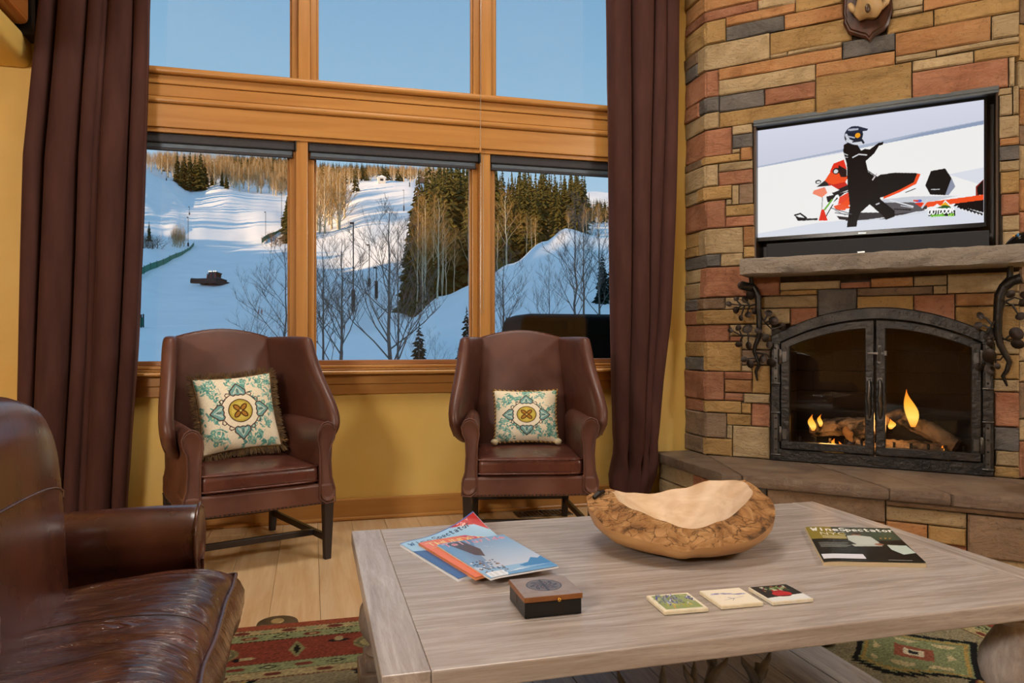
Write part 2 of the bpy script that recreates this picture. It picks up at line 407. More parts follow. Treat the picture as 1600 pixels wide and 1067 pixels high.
# six windows: sash frame, stop beads and pane
def window(n, x0, x1, z0, z1):
    f = MB(); d = .036
    f.box(x0, x0 + d, 4.52, 4.62, z0, z1); f.box(x1 - d, x1, 4.52, 4.62, z0, z1)
    o = struct(f.build('window_%d' % n, m_pineZ, bevel=.004))
    MB().box(x0 + d, x1 - d, 4.52, 4.62, z0, z0 + d * .75).build('bottom_rail', m_pineR, o, bevel=.004)
    MB().box(x0 + d, x1 - d, 4.52, 4.62, z1 - d, z1).build('top_rail', m_pineX, o, bevel=.004)
    for a, b_ in ((x0 + d, x0 + d + .012), (x1 - d - .012, x1 - d)):
        MB().box(a, b_, 4.55, 4.58, z0 + .027, z1 - d).build('glazing_bead', m_pineZ, o, bevel=.003)
    MB().box(x0 + d, x1 - d, 4.578, 4.582, z0 + .02, z1 - d * .6).build('pane', m_glass, o)
    return o
ML = ((WX0, -.092), (-.024, .993), (1.061, WX1))
for k, (a, b_) in enumerate(ML): window(k + 1, a, b_, .912, 2.203)
MU = ((WX0, -.079), (-.011, 1.001), (1.069, WX1))
for k, (a, b_) in enumerate(MU): window(k + 4, a, b_, 2.55, 4.3)
# base boards
struct(MB().box(-3.2, 2.1, 4.475, 4.5, 0, .125).build('baseboard_front', m_pineX, bevel=.008))
struct(MB().box(-3.2, 2.1, 4.455, 4.476, 0, .022).build('trim_17', m_pineX, bevel=.008))
struct(MB().box(-3.2, -3.175, -3.2, 4.47, 0, .125).build('baseboard_left', m_pineX, bevel=.008))

# ---- roller blinds rolled up in the three lower windows
def blind(x0, x1, label, chain=False):
    t = thing('roller_blind', label, 'blind', ((x0 + x1) / 2, 4.5, 2.2), 'roller blinds at the lower windows')
    MB().box(x0 + .004, x1 - .004, 4.478, 4.518, 2.152, 2.202).build('cassette', m_blind, t, bevel=.006)
    MB().box(x0 + .015, x1 - .02, 4.505, 4.508, 2.128, 2.155).build('fabric', pmat('blind_sheer', '#7f93a5', '#56687a', rough=.5, stretch=(2, 1, 60), nscale=8), t)
    MB().box(x0 + .01, x1 - .018, 4.497, 4.515, 2.112, 2.130).build('bottom_bar', m_blind, t, bevel=.004)
    MB().box(x1 - .004, x1 + .004, 4.455, 4.50, 2.145, 2.205).build('end_bracket', m_black, t, bevel=.003)
    if chain:
        xc = x1 + .012; pts = [(xc - .006, 4.463, 2.19), (xc - .008, 4.463, 1.25), (xc, 4.463, 1.215), (xc + .01, 4.463, 1.25), (xc + .008, 4.463, 2.19)]
        c = MB(); c.tube(pts, .0016, 5)
        ch = c.build('chain', m_chrome, t)
        for k in range(46):
            z = 1.26 + k * .02
            MB().sphere((xc - .008, 4.463, z), .0032, 6, 4).build('chain_bead', m_chrome, ch)
for k, ((a, b_), lb) in enumerate(zip(ML, ('dark roller blind rolled up at the top of the left lower window', 'dark roller blind with a bead chain at the top of the middle lower window', 'dark roller blind rolled up at the top of the right lower window by the fireplace'))):
    blind(a, b_, lb, k == 1)
t = thing('blind_cord', 'thin pale cord hanging down beside the right upper mullion', 'cord', (.985, 4.42, 2.3))
MB().tube([(.985, 4.41, 4.3), (.986, 4.41, 3.2), (.985, 4.415, 2.22)], .002, 5).build('cord', m_chrome, t)
MB().lathe([(.001, 0), (.008, .004), (.006, .03), (.002, .035)], 8, (.985, 4.415, 2.19)).build('tassel', m_pineX, t)

# ================================================================== curtains
m_curt, tt, bb = newmat('brown_velvet'); setb(bb, .85, 0, .15, .35); bb.inputs['Sheen Roughness'].default_value = .4
bb.inputs['Sheen Tint'].default_value = hx('#9a6a58')
v = objco(tt); n = noise_n(tt, mapping(tt, v, (6, 6, 1)), 3, 5)
tt.links.new(ramp(tt, n, [(.3, hx('#3c2521')), (.7, hx('#4a2f2a'))]), bb.inputs['Base Color'])
def interp(tab, z):
    tab = sorted(tab)
    if z <= tab[0][0]: return tab[0][1]
    for (a, b_), (c, d) in zip(tab, tab[1:]):
        if z <= c: return b_ + (d - b_) * (z - a) / (c - a)
    return tab[-1][1]
def curtain(label, xl, xr, ridges, y0, depth, seed, zb=0.012, pool=0):
    t = thing('curtain', label, 'curtain', ((interp(xl, 2) + interp(xr, 2)) / 2, y0, 0))
    rnd = random.Random(seed); NT = 150; NZ = 46; rows = []
    ph = [rnd.uniform(0, 6.28) for _ in ridges]
    for i in range(NZ + 1):
        z = zb + (4.28 - zb) * (i / NZ) ** 1.25
        a, b_ = interp(xl, z), interp(xr, z); row = []
        for j in range(NT + 1):
            u = j / NT; d = 0; xo = 0
            for k, (r0, r1, h) in enumerate(ridges):
                sh = .018 * math.sin(z * .9 + ph[k]) * min(1, (4.2 - z))
                q0, q1 = r0 + sh * .5, r1 + sh * .5
                if q0 < u < q1:
                    q = (u - q0) / (q1 - q0); d = h * math.sin(PI * q) ** .55
                    xo = -.02 * math.sin(2 * PI * q) * h
            low = max(0, 1 - z / .5)
            y = y0 - depth * d + .012 * math.sin(9 * u + z * 2.1 + seed)
            if pool: y -= pool * low ** 2 * (.5 + .5 * math.sin(u * 14 + seed)) ; xo += .03 * low * math.sin(u * 23 + 3 * z * 6)
            row.append((a + (b_ - a) * u + xo, y, z))
        rows.append(row)
    c = MB(); c.grid(rows); o = c.build('drape', m_curt, t, smooth=180, fix=False)
    s_ = o.modifiers.new('thickness', 'SOLIDIFY'); s_.thickness = .004; s_.offset = 1
    k = MB(); k.tube([(interp(xl, 4.3) - .06, y0 - .02, 4.32), (interp(xr, 4.3) + .06, y0 - .02, 4.32)], .018, 10)
    k.box(interp(xl, 4.3) - .02, interp(xl, 4.3) + .01, y0, 4.5, 4.31, 4.33); k.box(interp(xr, 4.3) - .02, interp(xr, 4.3) + .01, y0, 4.5, 4.31, 4.33); k.build('curtain_rod', m_ironplain, t)
    for q in range(9):
        xx = interp(xl, 4.3) + (interp(xr, 4.3) - interp(xl, 4.3)) * (q + .5) / 9
        MB().tube([(xx, y0 - .02 + .026 * math.cos(a_), 4.315 + .03 * math.sin(a_)) for a_ in np.linspace(0, 2 * PI, 13)], .003, 5, False).build('curtain_ring', m_ironplain, t)
    return t
curtain('floor length brown velvet curtain at the left of the window',
        [(0, -1.47), (.8, -1.45), (2, -1.42), (2.85, -1.345), (4.3, -1.25)], [(0, -.955), (.2, -.955), (.55, -.935), (1.0, -.905), (1.6, -.88), (2.6, -.85), (4.3, -.82)],
        [(0, .115, .8), (.155, .42, 1), (.465, .56, .85), (.57, .635, .7), (.645, .855, 1), (.895, 1.0, .8)], 4.40, .13, 1)
curtain('floor length brown velvet curtain bunched at the right of the window by the stone fireplace',
        [(0, 1.83), (.15, 1.80), (.3, 1.835), (1, 1.825), (2, 1.81), (4.3, 1.785)], [(0, 2.06), (.33, 2.10), (.8, 2.14), (1.2, 2.19), (2, 2.225), (2.7, 2.25), (4.3, 2.28)],
        [(0, .30, .9), (.33, .60, 1), (.63, .80, .8), (.82, 1.0, .9)], 4.41, .14, 5, pool=.03)
# ================================================================== stone fireplace
FO = Vector((2.407, 4.233, 0)); FD = Vector((1, -1, 0)).normalized(); FN = Vector((-1, -1, 0)).normalized()
def FP(s, o, z): return FO + FD * s + FN * o + Vector((0, 0, z))
def fbox(mb, s0, s1, o0, o1, z0, z1): return mb.box(s0, s1, o0, o1, z0, z1, T=FP)
NS0, NS1, NZ0, NZ1 = .292, 1.548, 1.53, 2.386     # television niche
def zarch(s, d=0): return 1.243 - d - .506 * (s - .9625) ** 2
core = MB()
def plan(poly, z0, z1): core.prism([(x, y) for x, y in poly], z0, z1, lambda x, a, y: (x, y, a))
bk = lambda s, o: (FP(s, o, 0).x, FP(s, o, 0).y)
R1 = 1.64
# the breast is built from vertical pieces that leave the niche and the firebox open
plan([(2.432, 4.5), (2.432, 4.23), bk(.03, -.022), bk(NS0, -.022), bk(NS0, -.55), (2.9, 4.5)], 0, 4.6)
plan([bk(NS1, -.022), bk(R1 - .02, -.022), (4.3, 3.10), (4.3, 3.6), bk(NS1, -.55)], 0, 4.6)
for z0, z1 in ((0, .35), (1.26, NZ0), (NZ1, 4.6)): fbox(core, NS0, NS1, -.55, -.022, z0, z1)
fbox(core, NS0, .45, -.55, -.022, .35, 1.26); fbox(core, 1.475, NS1, -.55, -.022, .35, 1.26)
fbox(core, NS0, NS1, -.30, -.22, NZ0, NZ1); fbox(core, .45, 1.475, -.57, -.50, .3, 1.27)
breast = struct(core.build('wall_fireplace', m_mortar))
SC = {'r': ('#a06c50', '#b07f62', '#84563e'), 'o': ('#a8784c', '#b0865a', '#8a603a'), 't': ('#a9936e', '#b8a27e', '#8c7554'), 'y': ('#a88653', '#b69663', '#86693f'), 'g': ('#65615d', '#75706b', '#4b4845'), 'b': ('#806a55', '#8f7862', '#645242')}
def stonemat(k, a, b_, d):
    m, t, b = newmat('sandstone_' + k); setb(b, .72, 0, .3)
    oi = t.nodes.new('ShaderNodeObjectInfo'); v0 = objco(t)
    va = t.nodes.new('ShaderNodeVectorMath'); va.operation = 'ADD'; t.links.new(v0, va.inputs[0])
    cr = t.nodes.new('ShaderNodeCombineXYZ')
    for q in range(3): t.links.new(math_n(t, 'MULTIPLY', oi.outputs['Random'], 13.0 + 7 * q), cr.inputs[q])
    t.links.new(cr.outputs[0], va.inputs[1]); v = va.outputs[0]
    n = noise_n(t, mapping(t, v, (1, 1, 1.5)), 3.4, 8, .68, 1.2)
    c = ramp(t, n, [(.30, hx(d)), (.44, hx(a)), (.66, hx(b_))])
    st = noise_n(t, mapping(t, v, (2.5, 2.5, 16)), 2.0, 6, .7, 1.5)
    c = mixc(t, ramp(t, st, [(.56, (0, 0, 0)), (.74, (.42,) * 3)]), c, hx(d))
    st2 = noise_n(t, v, 11, 7, .7, .6); c = mixc(t, ramp(t, st2, [(.54, (0, 0, 0)), (.70, (.5,) * 3)]), c, hx(d))
    sp = noise_n(t, v, 60, 4, .7)
    c = mixc(t, ramp(t, sp, [(.58, (0, 0, 0)), (.70, (.6,) * 3)]), c, hx('#4a3a2a'))
    mr = t.nodes.new('ShaderNodeMapRange'); t.links.new(oi.outputs['Random'], mr.inputs[0]); mr.inputs[3].default_value = .82; mr.inputs[4].default_value = 1.10
    c = mixc(t, 1.0, c, mr.outputs[0], 'MULTIPLY'); t.links.new(c, b.inputs['Base Color'])
    h1 = noise_n(t, mapping(t, v, (1, 1, 2.4)), 8, 8, .7, 1.2); h2 = noise_n(t, v, 60, 5, .7)
    p_ = bumpn(t, b, h1, .9, .03); bumpn(t, b, h2, .55, .007, p_)
    return m
SM = {k: stonemat(k, *c) for k, c in SC.items()}
def slab_front(mb, us, vs, pt, edge, rnd, amp, back, left_fix=False):
    """chamfered rough block: front grid pulled in at the border, sides running back into the mortar"""
    rows = []
    n, m = len(us), len(vs); off = [[rnd.uniform(0, amp) for _ in us] for _ in vs]
    for j, v_ in enumerate(vs):
        rows.append([pt(u, off[j][i] - (edge if (i in (0, n - 1) and not (left_fix and i == 0)) or j in (0, m - 1) else 0), v_) for i, u in enumerate(us)])
    mb.grid(rows)
    k = len(mb.v); ring = [(us[i], vs[0]) for i in range(n)] + [(us[-1], vs[j]) for j in range(1, m)] + [(us[i], vs[-1]) for i in range(n - 2, -1, -1)] + [(us[0], vs[j]) for j in range(m - 2, 0, -1)]
    fr = [rows[0][i] for i in range(n)] + [rows[j][-1] for j in range(1, m)] + [rows[-1][i] for i in range(n - 2, -1, -1)] + [rows[j][0] for j in range(m - 2, 0, -1)]
    bk_ = [pt(u, back, v_) for u, v_ in ring]; L = len(ring)
    mb.add(fr + bk_, [(i, (i + 1) % L, L + (i + 1) % L, L + i) for i in range(L)] + [tuple(range(2 * L - 1, L - 1, -1))])
def seq(a, b_, step, lo=2, hi=5):
    n = max(lo, min(hi, int(round((b_ - a) / step)) + 1)); return [a + (b_ - a) * i / (n - 1) for i in range(n)]
CB = Vector((-1, -.4142, 0))                     # outward direction of the chimney corner edge
J = .0028
STONES = "0,3066,315,3130,r,267 315,3067,533,3130,t,0 123,3006,533,3067,o,0 123,2919,470,3007,g,0 533,3006,794,3130,y,0 470,2917,794,3006,o,0 386,2782,840,2916,y,0 0,2920,123,3066,y,267 0,2758,386,2920,t,98 386,2758,487,2784,t,0 487,2757,789,2786,t,0 78,2681,789,2757,o,0 0,2588,78,2758,r,267 78,2583,645,2681,t,0 81,2482,355,2583,g,0 0,2491,81,2588,g,80 355,2482,645,2583,r,0 645,2599,1062,2681,o,0 645,2380,1145,2602,y,0 789,2681,1062,2779,g,0 81,2386,645,2482,y,0 0,2386,81,2491,t,267 0,2215,159,2385,r,267 159,2329,283,2386,t,0 159,2244,285,2329,g,0 1044,2904,1199,2985,t,0 1044,2867,1199,2904,t,0 1199,2867,1640,3004,o,0 1250,2772,1640,2866,y,0 1018,2776,1250,2867,y,0 1062,2645,1515,2776,o,0 1515,2645,1640,2772,t,0 1262,2609,1640,2645,t,0 1062,2606,1262,2645,t,0 1145,2541,1436,2606,t,0 1436,2540,1640,2609,y,0 1145,2384,1592,2540,r,0 1592,2384,1620,2540,t,0 1543,2346,1609,2384,t,0 1550,2236,1609,2346,t,0 1549,2118,1640,2236,t,0 1551,2077,1640,2118,o,0 1609,2236,1638,2386,t,0 1549,2000,1640,2077,g,0 1550,1942,1640,2000,t,0 1555,1825,1640,1942,y,0 1558,1713,1640,1825,r,0 1564,1628,1640,1713,t,0 1564,1550,1640,1628,t,0 159,2215,211,2244,t,0 211,2164,283,2244,o,0 0,2164,211,2215,y,45 76,2109,286,2164,t,0 74,2020,286,2109,r,0 0,2024,74,2164,t,267 0,1937,160,2024,y,102 159,1897,203,2018,t,0 203,1897,289,2020,b,0 120,1897,159,1937,t,0 0,1759,120,1937,r,267 120,1825,294,1897,y,0 120,1759,294,1825,r,0 0,1598,227,1759,t,94 227,1634,298,1759,o,0 227,1563,298,1634,y,0 0,1517,92,1598,g,267 92,1517,227,1598,t,0 0,1325,445,1517,r,63 445,1355,779,1405,t,0 445,1325,655,1356,y,0 334,1250,655,1325,t,0 119,1250,334,1325,t,0 655,1196,867,1355,g,0 0,1250,119,1325,b,102 0,1156,311,1250,y,102 311,1155,503,1250,t,0 503,1143,654,1250,r,0 0,1049,144,1157,r,267 144,1084,327,1155,t,0 144,1049,218,1084,r,0 327,1083,394,1155,t,0 218,998,394,1083,t,0 0,863,218,1049,y,36 218,905,392,998,b,0 218,863,283,905,t,0 0,681,112,862,r,267 112,815,283,863,r,0 112,732,283,815,o,0 283,732,390,905,y,0 112,681,231,731,r,0 231,674,388,732,t,0 0,603,217,681,y,34 217,603,276,674,y,0 276,531,388,674,r,0 0,445,127,602,b,267 127,531,276,603,y,0 127,445,163,531,t,0 163,335,386,531,t,0 0,335,163,445,y,27 779,1355,938,1392,r,0 938,1355,1152,1411,o,0 1152,1355,1314,1413,t,0 867,1308,1247,1355,b,0 1247,1308,1314,1355,t,0 1314,1309,1640,1417,t,0 867,1215,1153,1308,y,0 1153,1158,1350,1309,r,0 1350,1238,1547,1309,o,0 1547,1238,1640,1309,t,0 1350,1059,1640,1238,y,0 1524,981,1640,1059,t,0 1524,850,1640,981,y,0 1524,785,1640,850,t,0 1526,600,1640,785,r,0 1526,475,1640,600,g,0 1533,393,1640,475,t,0 1526,335,1640,393,y,0 845,2870,1040,2990,y,0 795,2990,1060,3130,t,0 1060,3005,1640,3130,o,0 0,3130,286,3244,o,267 286,3130,704,3244,o,0 704,3130,977,3244,o,0 977,3130,1419,3244,y,0 1419,3130,1640,3244,r,0 0,3244,438,3356,y,267 438,3244,961,3356,o,0 961,3244,1302,3356,r,0 1302,3244,1640,3356,y,0 0,3356,318,3526,y,267 318,3356,669,3526,y,0 669,3356,949,3526,y,0 949,3356,1435,3526,t,0 1435,3356,1640,3526,t,0 0,3526,281,3663,t,267 281,3526,825,3663,r,0 825,3526,1394,3663,y,0 1394,3526,1640,3663,t,0 0,3663,398,3773,y,267 398,3663,799,3773,t,0 799,3663,1131,3773,y,0 1131,3663,1640,3773,r,0 0,3773,412,3871,y,267 412,3773,844,3871,g,0 844,3773,1339,3871,t,0 1339,3773,1640,3871,t,0 0,3871,570,3967,g,267 570,3871,916,3967,y,0 916,3871,1319,3967,y,0 1319,3871,1640,3967,t,0 0,3967,285,4148,r,267 285,3967,783,4148,y,0 783,3967,1301,4148,t,0 1301,3967,1640,4148,t,0 0,4148,259,4267,y,267 259,4148,753,4267,y,0 753,4148,1260,4267,y,0 1260,4148,1640,4267,y,0 0,4267,304,4389,o,267 304,4267,855,4389,o,0 855,4267,1208,4389,t,0 1208,4267,1640,4389,y,0 0,4389,384,4420,t,267 384,4389,750,4420,r,0 750,4389,1127,4420,g,0 1127,4389,1436,4420,y,0 1436,4389,1640,4420,o,0"
rs = random.Random(11)
def inset(vals, e): # chamfer columns close to both ends
    a, b_ = vals[0], vals[-1]; mid = vals[1:-1]
    return [a, a + e] + [x_ for x_ in mid if a + 2 * e < x_ < b_ - 2 * e] + [b_ - e, b_]
for w_ in STONES.split():
    s0, z0, s1, z1, c, wr_ = w_.split(','); s0, z0, s1, z1, wr_ = (float(q) / 1000 for q in (s0, z0, s1, z1, wr_))
    pro = rs.uniform(.0, .012); amp = .010; mb = MB()
    zs = inset(seq(z0 + J, z1 - J, .09), .007)
    if s0 == 0 and wr_:
        def pm(u, o, v_, pro=pro):
            o2 = pro + o
            return FP(u, o2, v_) if u > .001 else FO + CB * pro + Vector((0, 0, v_))
        us = [0] + inset(seq(.0, s1 - J, .13), .007)[1:]
        slab_front(mb, us, zs, pm, .008, rs, amp, -.02 - pro, True)
        def ps(u, o, v_, pro=pro):
            o2 = pro + o
            return Vector((2.407 - o2, 4.233 + u, v_)) if u > .001 else FO + CB * pro + Vector((0, 0, v_))
        slab_front(mb, [0] + inset(seq(0, wr_ - J, .13), .007)[1:], zs, ps, .006, rs, amp, -.02 - pro, True)
        mb.build('stone', SM[c], breast, fix=True)
        if wr_ < .25:
            h = z1 - z0; parts = [(z0, z1)] if h < .13 else [(z0, z0 + h * rs.uniform(.4, .6)), None]
            if parts[-1] is None: parts[-1] = (parts[0][1], z1)
            for a, b_ in parts:
                q = MB(); pro2 = rs.uniform(0, .01)
                slab_front(q, inset([wr_ + J, .267], .007), inset(seq(a + J, b_ - J, .09), .007), lambda u, o, v_, pro2=pro2: Vector((2.407 - pro2 - o, 4.233 + u, v_)), .006, rs, amp, -.02)
                q.build('stone', SM[rs.choice('ttbyrg')], breast)
    else:
        slab_front(mb, inset(seq(s0 + J, s1 - J, .13), .007), zs, lambda u, o, v_, pro=pro: FP(u, pro + o, v_), .006, rs, amp, -.02 - pro)
        mb.build('stone', SM[c], breast)
# stones on the return at the far right edge of the picture (the face that runs on towards the right wall)
pr = FP(R1, 0, 0); zc = .335
while zc < 3.4:
    h = rs.uniform(.08, .2); xq = 0
    while xq < .66:
        wq = rs.uniform(.2, .4); q = MB()
        slab_front(q, inset(seq(xq + J, min(xq + wq, .70) - J, .13), .007), inset(seq(zc + J, zc + h - J, .09), .007), lambda u, o, v_: Vector((pr.x + u, pr.y - o, v_)), .006, rs, .006, -.03)
        q.build('stone', SM[rs.choice('ttbyro')], breast); xq += wq
    zc += h
# niche lining
lin_ = MB(); fbox(lin_, NS0 + .001, NS0 + .012, -.22, .004, NZ0, NZ1); fbox(lin_, NS1 - .012, NS1 - .001, -.22, -.002, NZ0, NZ1)
lin_.build('niche_side', m_wooddark, breast)
lin_ = MB(); fbox(lin_, NS0, NS1, -.22, .012, NZ1 - .022, NZ1 - .001); fbox(lin_, NS0, NS1, -.03, .016, NZ1 - .008, NZ1 + .012); lin_.build('niche_head', m_steelbl, breast)
lin_ = MB(); fbox(lin_, NS0 + .012, NS1 - .012, -.22, -.212, NZ0, NZ1 - .02); lin_.build('niche_back', m_wooddark, breast)

# ---- hearth: riser stones and cap slabs
HX, HC = 2.135, 5.73            # left side x; front line x + y = HC
hearth = thing('hearth', 'raised stone hearth with thick brown cap slabs in front of the fireplace', 'hearth', (2.4, 3.4, 0))
hc = MB(); hc.prism([(HX + .06, 4.45), (HX + .06, HC - HX + .02), (3.72, HC - 3.72 + .07), (3.72, 3.05), bk(1.6, .01), bk(.02, .01), (2.39, 4.26), (2.39, 4.45)], .01, .27, lambda x, a, y: (x, y, a))
hc.build('hearth_core', m_mortar, hearth)
HD = Vector((1, -1, 0)).normalized(); HO = Vector((HX + .028, HC - HX + .012, 0))
RC = {'b': 'b', 't': 't', 'r': 'r', 'g': 'g', 'o': 'o'}
def riser(a, b_, z0, z1, c):
    q = MB(); pro = rs.uniform(0, .012)
    slab_front(q, inset(seq(a + J, b_ - J, .13), .007), inset(seq(z0 + J, z1 - J, .09), .007), lambda u, o, v_: HO + HD * u + FN * (pro + o) + Vector((0, 0, v_)), .006, rs, .006, -.03)
    q.build('stone', SM[c], hearth)
for a, b_, z0, z1, c in ((0, .22, .17, .277, 'g'), (0, .26, 0, .17, 'b'), (.22, .78, .165, .277, 'b'), (.26, .6, .06, .165, 't'), (.6, .78, .06, .165, 'o'), (.26, .78, 0, .06, 'b'),
        (.78, 1.12, .175, .247, 't'), (.78, 1.42, .247, .277, 'b'), (.78, .96, .09, .175, 'o'), (.96, 1.12, .09, .175, 'y'), (.78, 1.12, 0, .09, 'r'), (1.12, 1.56, .05, .247, 'b'), (1.12, 1.7, 0, .05, 't'),
        (1.42, 1.54, .247, .277, 'o'), (1.56, 1.95, .16, .247, 't'), (1.54, 1.95, .247, .277, 'y'), (1.56, 1.86, .05, .16, 'b'), (1.86, 2.1, .05, .16, 'r'), (1.7, 2.1, 0, .05, 'b'), (1.95, 2.1, .16, .277, 'b')):
    riser(a, b_, z0, z1, c)
for a, b_, z0, z1, c in ((0.02, .35, .17, .277, 'r'), (.35, .8, .17, .277, 't'), (.02, .3, 0, .17, 'b'), (.3, .55, .08, .17, 'y'), (.3, .8, 0, .08, 'b'), (.55, .8, .08, .17, 't')):
    q = MB(); slab_front(q, inset(seq(a + J, b_ - J, .13), .007), inset(seq(z0 + J, z1 - J, .09), .007), lambda u, o, v_: Vector((HX + .028 - o, HC - HX + .012 + u, v_)), .006, rs, .006, -.03)
    q.build('stone', SM[c], hearth)
m_cap = stonemat('hearth', '#6e5b4d', '#80705f', '#52443a'); setb(m_cap.node_tree.nodes['Principled BSDF'], .5, 0, .4)
def cap(poly, z0=.28, z1=.337):
    q = MB(); n = len(poly); c = Vector((sum(p_[0] for p_ in poly) / n, sum(p_[1] for p_ in poly) / n, 0)); pts = []
    for i in range(n):        # roughly split edges
        a, b_ = Vector((*poly[i], 0)), Vector((*poly[(i + 1) % n], 0)); k = max(2, int((b_ - a).length / .06))
        for j in range(k): pts.append(a + (b_ - a) * j / k)
    ring = lambda sc_, z, am: [Vector((c.x + (p_.x - c.x) * sc_ + rs.uniform(-am, am), c.y + (p_.y - c.y) * sc_ + rs.uniform(-am, am), z + rs.uniform(-am, am) * .3)) for p_ in pts]
    q.loft([ring(.985, z0, .003), ring(1.0, z0 + .012, .004), ring(.998, z1 - .016, .004), ring(.985, z1 - .003, .002), ring(.96, z1, .0)])
    return q.build('cap_slab', m_cap, hearth, smooth=40)
def hp(s, back=False):         # points along the front line / along the chimney face
    p_ = (HO + HD * s + FN * .035) if not back else FP(s, .004, 0); return (p_.x, p_.y)
g_ = .004
cap([(HX, 4.44), (HX, HC - HX), hp(.10 - g_), bk(.0, .012), (2.392, 4.25), (2.392, 4.44)])
cap([hp(.10 + g_), hp(.80 - g_), bk(.62 - g_, .012), bk(.005, .012)]); cap([hp(.80 + g_), hp(1.06 - g_), bk(.86 - g_, .012), bk(.62 + g_, .012)])
cap([hp(1.06 + g_), hp(1.78 - g_), bk(1.45, .012), bk(.86 + g_, .012)]); cap([hp(1.78 + g_), hp(2.25), (3.9, 3.0), bk(1.655, .03), bk(1.45 + g_, .012)])

# ---- mantel slab on iron branches
mant = MB(); n = 26; rows = []
def mpt(s, k, z): return FP(s, k, z)
rr = random.Random(2); prof = [(.008, 1.438), (.255, 1.434), (.27, 1.442), (.272, 1.49), (.268, 1.524), (.255, 1.532), (.008, 1.532)]
for i in range(n + 1):
    s = .268 + (1.665 - .268) * i / n
    rows.append([FP(s + (rr.uniform(-.003, .003) if 0 < i < n else 0), o + (rr.uniform(-.006, .004) if o > .25 else 0), z + (rr.uniform(-.003, .003) if o > .1 else 0)) for o, z in prof])
mant.loft(rows)
m_mant = stonemat('mantel', '#968c80', '#a69c90', '#7a7066'); setb(m_mant.node_tree.nodes['Principled BSDF'], .8, 0, .25)
tag(mant.build('mantel_shelf', m_mant, None, smooth=50), 'long grey-tan stone mantel slab above the fireplace doors', 'mantel')

# ---- television in the niche
tv = thing('television', 'wide flat television showing a rider and snowmobile, set into the stone niche', 'television', tuple(FP(.89, -.06, 1.70)))
TO = -.045
q = MB(); fbox(q, .296, 1.492, TO - .05, TO - .012, 1.668, 2.362); q.build('back_panel', m_black, tv, bevel=.006)
q = MB()
for a in ((.292, .304, 1.665, 2.367), (1.484, 1.497, 1.665, 2.367)): fbox(q, a[0], a[1], TO - .02, TO + .006, a[2], a[3])
fbox(q, .303, 1.485, TO - .02, TO + .006, 2.350, 2.367); fbox(q, .303, 1.485, TO - .02, TO + .006, 1.665, 1.690)
q.build('bezel', m_blackgloss, tv, bevel=.002)
q = MB(); fbox(q, .87, .91, TO + .006, TO + .0075, 1.673, 1.678); q.build('badge', m_chrome, tv)
q = MB(); fbox(q, .75, 1.04, -.212, TO - .05, 1.9, 2.1); q.build('wall_mount', m_black, tv)
cv = Canvas(560, 315, '#dfe0ea'); np_ = cv
cv.poly([(0, 0), (1, 0), (1, .80), (.55, .735), (.40, .70), (0, .655)], '#f1f0ee')
sky = cv.Y > .66 + .14 * cv.X
cv.a[sky] = (cv.a[sky] * 0 + np.array([.80, .81, .87])) + (cv.Y[sky, None] - .66) * .12
cv.poly([(0, .655), (.36, .705), (1, .80), (1, .835), (.75, .80), (.36, .725), (0, .667)], '#aab4c8'); cv.poly([(.6, .745), (1, .803), (1, .83), (.75, .79)], '#8f9db8')
cv.poly([(.86, .42), (1, .45), (1, .12), (.3, .10), (0, .04), (0, 0), (1, 0), (1, .3)], '#d6dae6', .8)
cv.poly([(.25, .0), (1, .0), (1, .16), (.6, .12), (.25, .08)], '#dadee8')
B_ = '#140a08'; R_ = '#e3301a'; O_ = '#f0501e'
# coordinates u right, v up in the picture; helper from the picture seen in the photograph
def tvp(x_, y_):
    tt_ = (x_ - 20) / 1475.0; top = 112 - 122 * tt_ + 0; bot = 800 - 98 * tt_
    return tt_, 1 - (y_ - top) / (bot - top)
def P(*a): return [tvp(a[i], a[i + 1]) for i in range(0, len(a), 2)]
cv.poly(P(1450, 490, 1495, 450, 1495, 540, 1450, 545), '#8a2a1a'); cv.poly(P(1455, 500, 1490, 455, 1492, 540, 1460, 540), B_)
cv.poly(P(1080, 590, 1330, 560, 1495, 540, 1495, 570, 1330, 590, 1080, 620), O_); cv.poly(P(1080, 560, 1140, 560, 1130, 600, 1080, 600), R_)
cv.poly(P(1330, 590, 1495, 570, 1495, 650, 1400, 630, 1320, 605), B_)
for k in range(9): cv.ell(*tvp(1340 + k * 19, 610 + k * 5), .008, .010, '#e8e8ec')
cv.poly(P(880, 560, 1080, 545, 1340, 545, 1200, 575, 900, 600), '#c9ccd4'); cv.poly(P(600, 640, 900, 640, 1160, 600, 1160, 620, 900, 680, 640, 690), '#3a3436')
cv.line(P(760, 690, 900, 672, 1150, 640), .006, '#d4d6dc'); cv.line(P(1110, 640, 1165, 565), .008, '#cfd2d8')
cv.poly(P(900, 580, 1080, 580, 1150, 630, 950, 650), '#5a5558'); cv.line(P(930, 565, 1000, 585, 1075, 605), .006, '#dddfe4')
cv.poly(P(820, 440, 870, 410, 960, 400, 1090, 405, 1120, 412, 1090, 470, 990, 510, 890, 545, 820, 560), '#17100f')
cv.poly(P(1100, 410, 1122, 412, 1095, 470, 990, 520, 890, 558, 890, 545, 1000, 500, 1080, 460), O_); cv.poly(P(1122, 412, 1142, 425, 1120, 490, 1000, 532, 890, 560, 990, 520, 1095, 470), '#f4f2f2')
cv.line(P(1030, 520, 1090, 498), .004, '#333'+'333')
cv.poly(P(1185, 395, 1270, 382, 1308, 440, 1270, 540, 1180, 535, 1150, 480), '#17100e'); cv.poly(P(1308, 440, 1330, 490, 1290, 540, 1270, 540), '#8d93a6'); cv.line(P(1188, 505, 1235, 505), .004, '#c8c8cc')
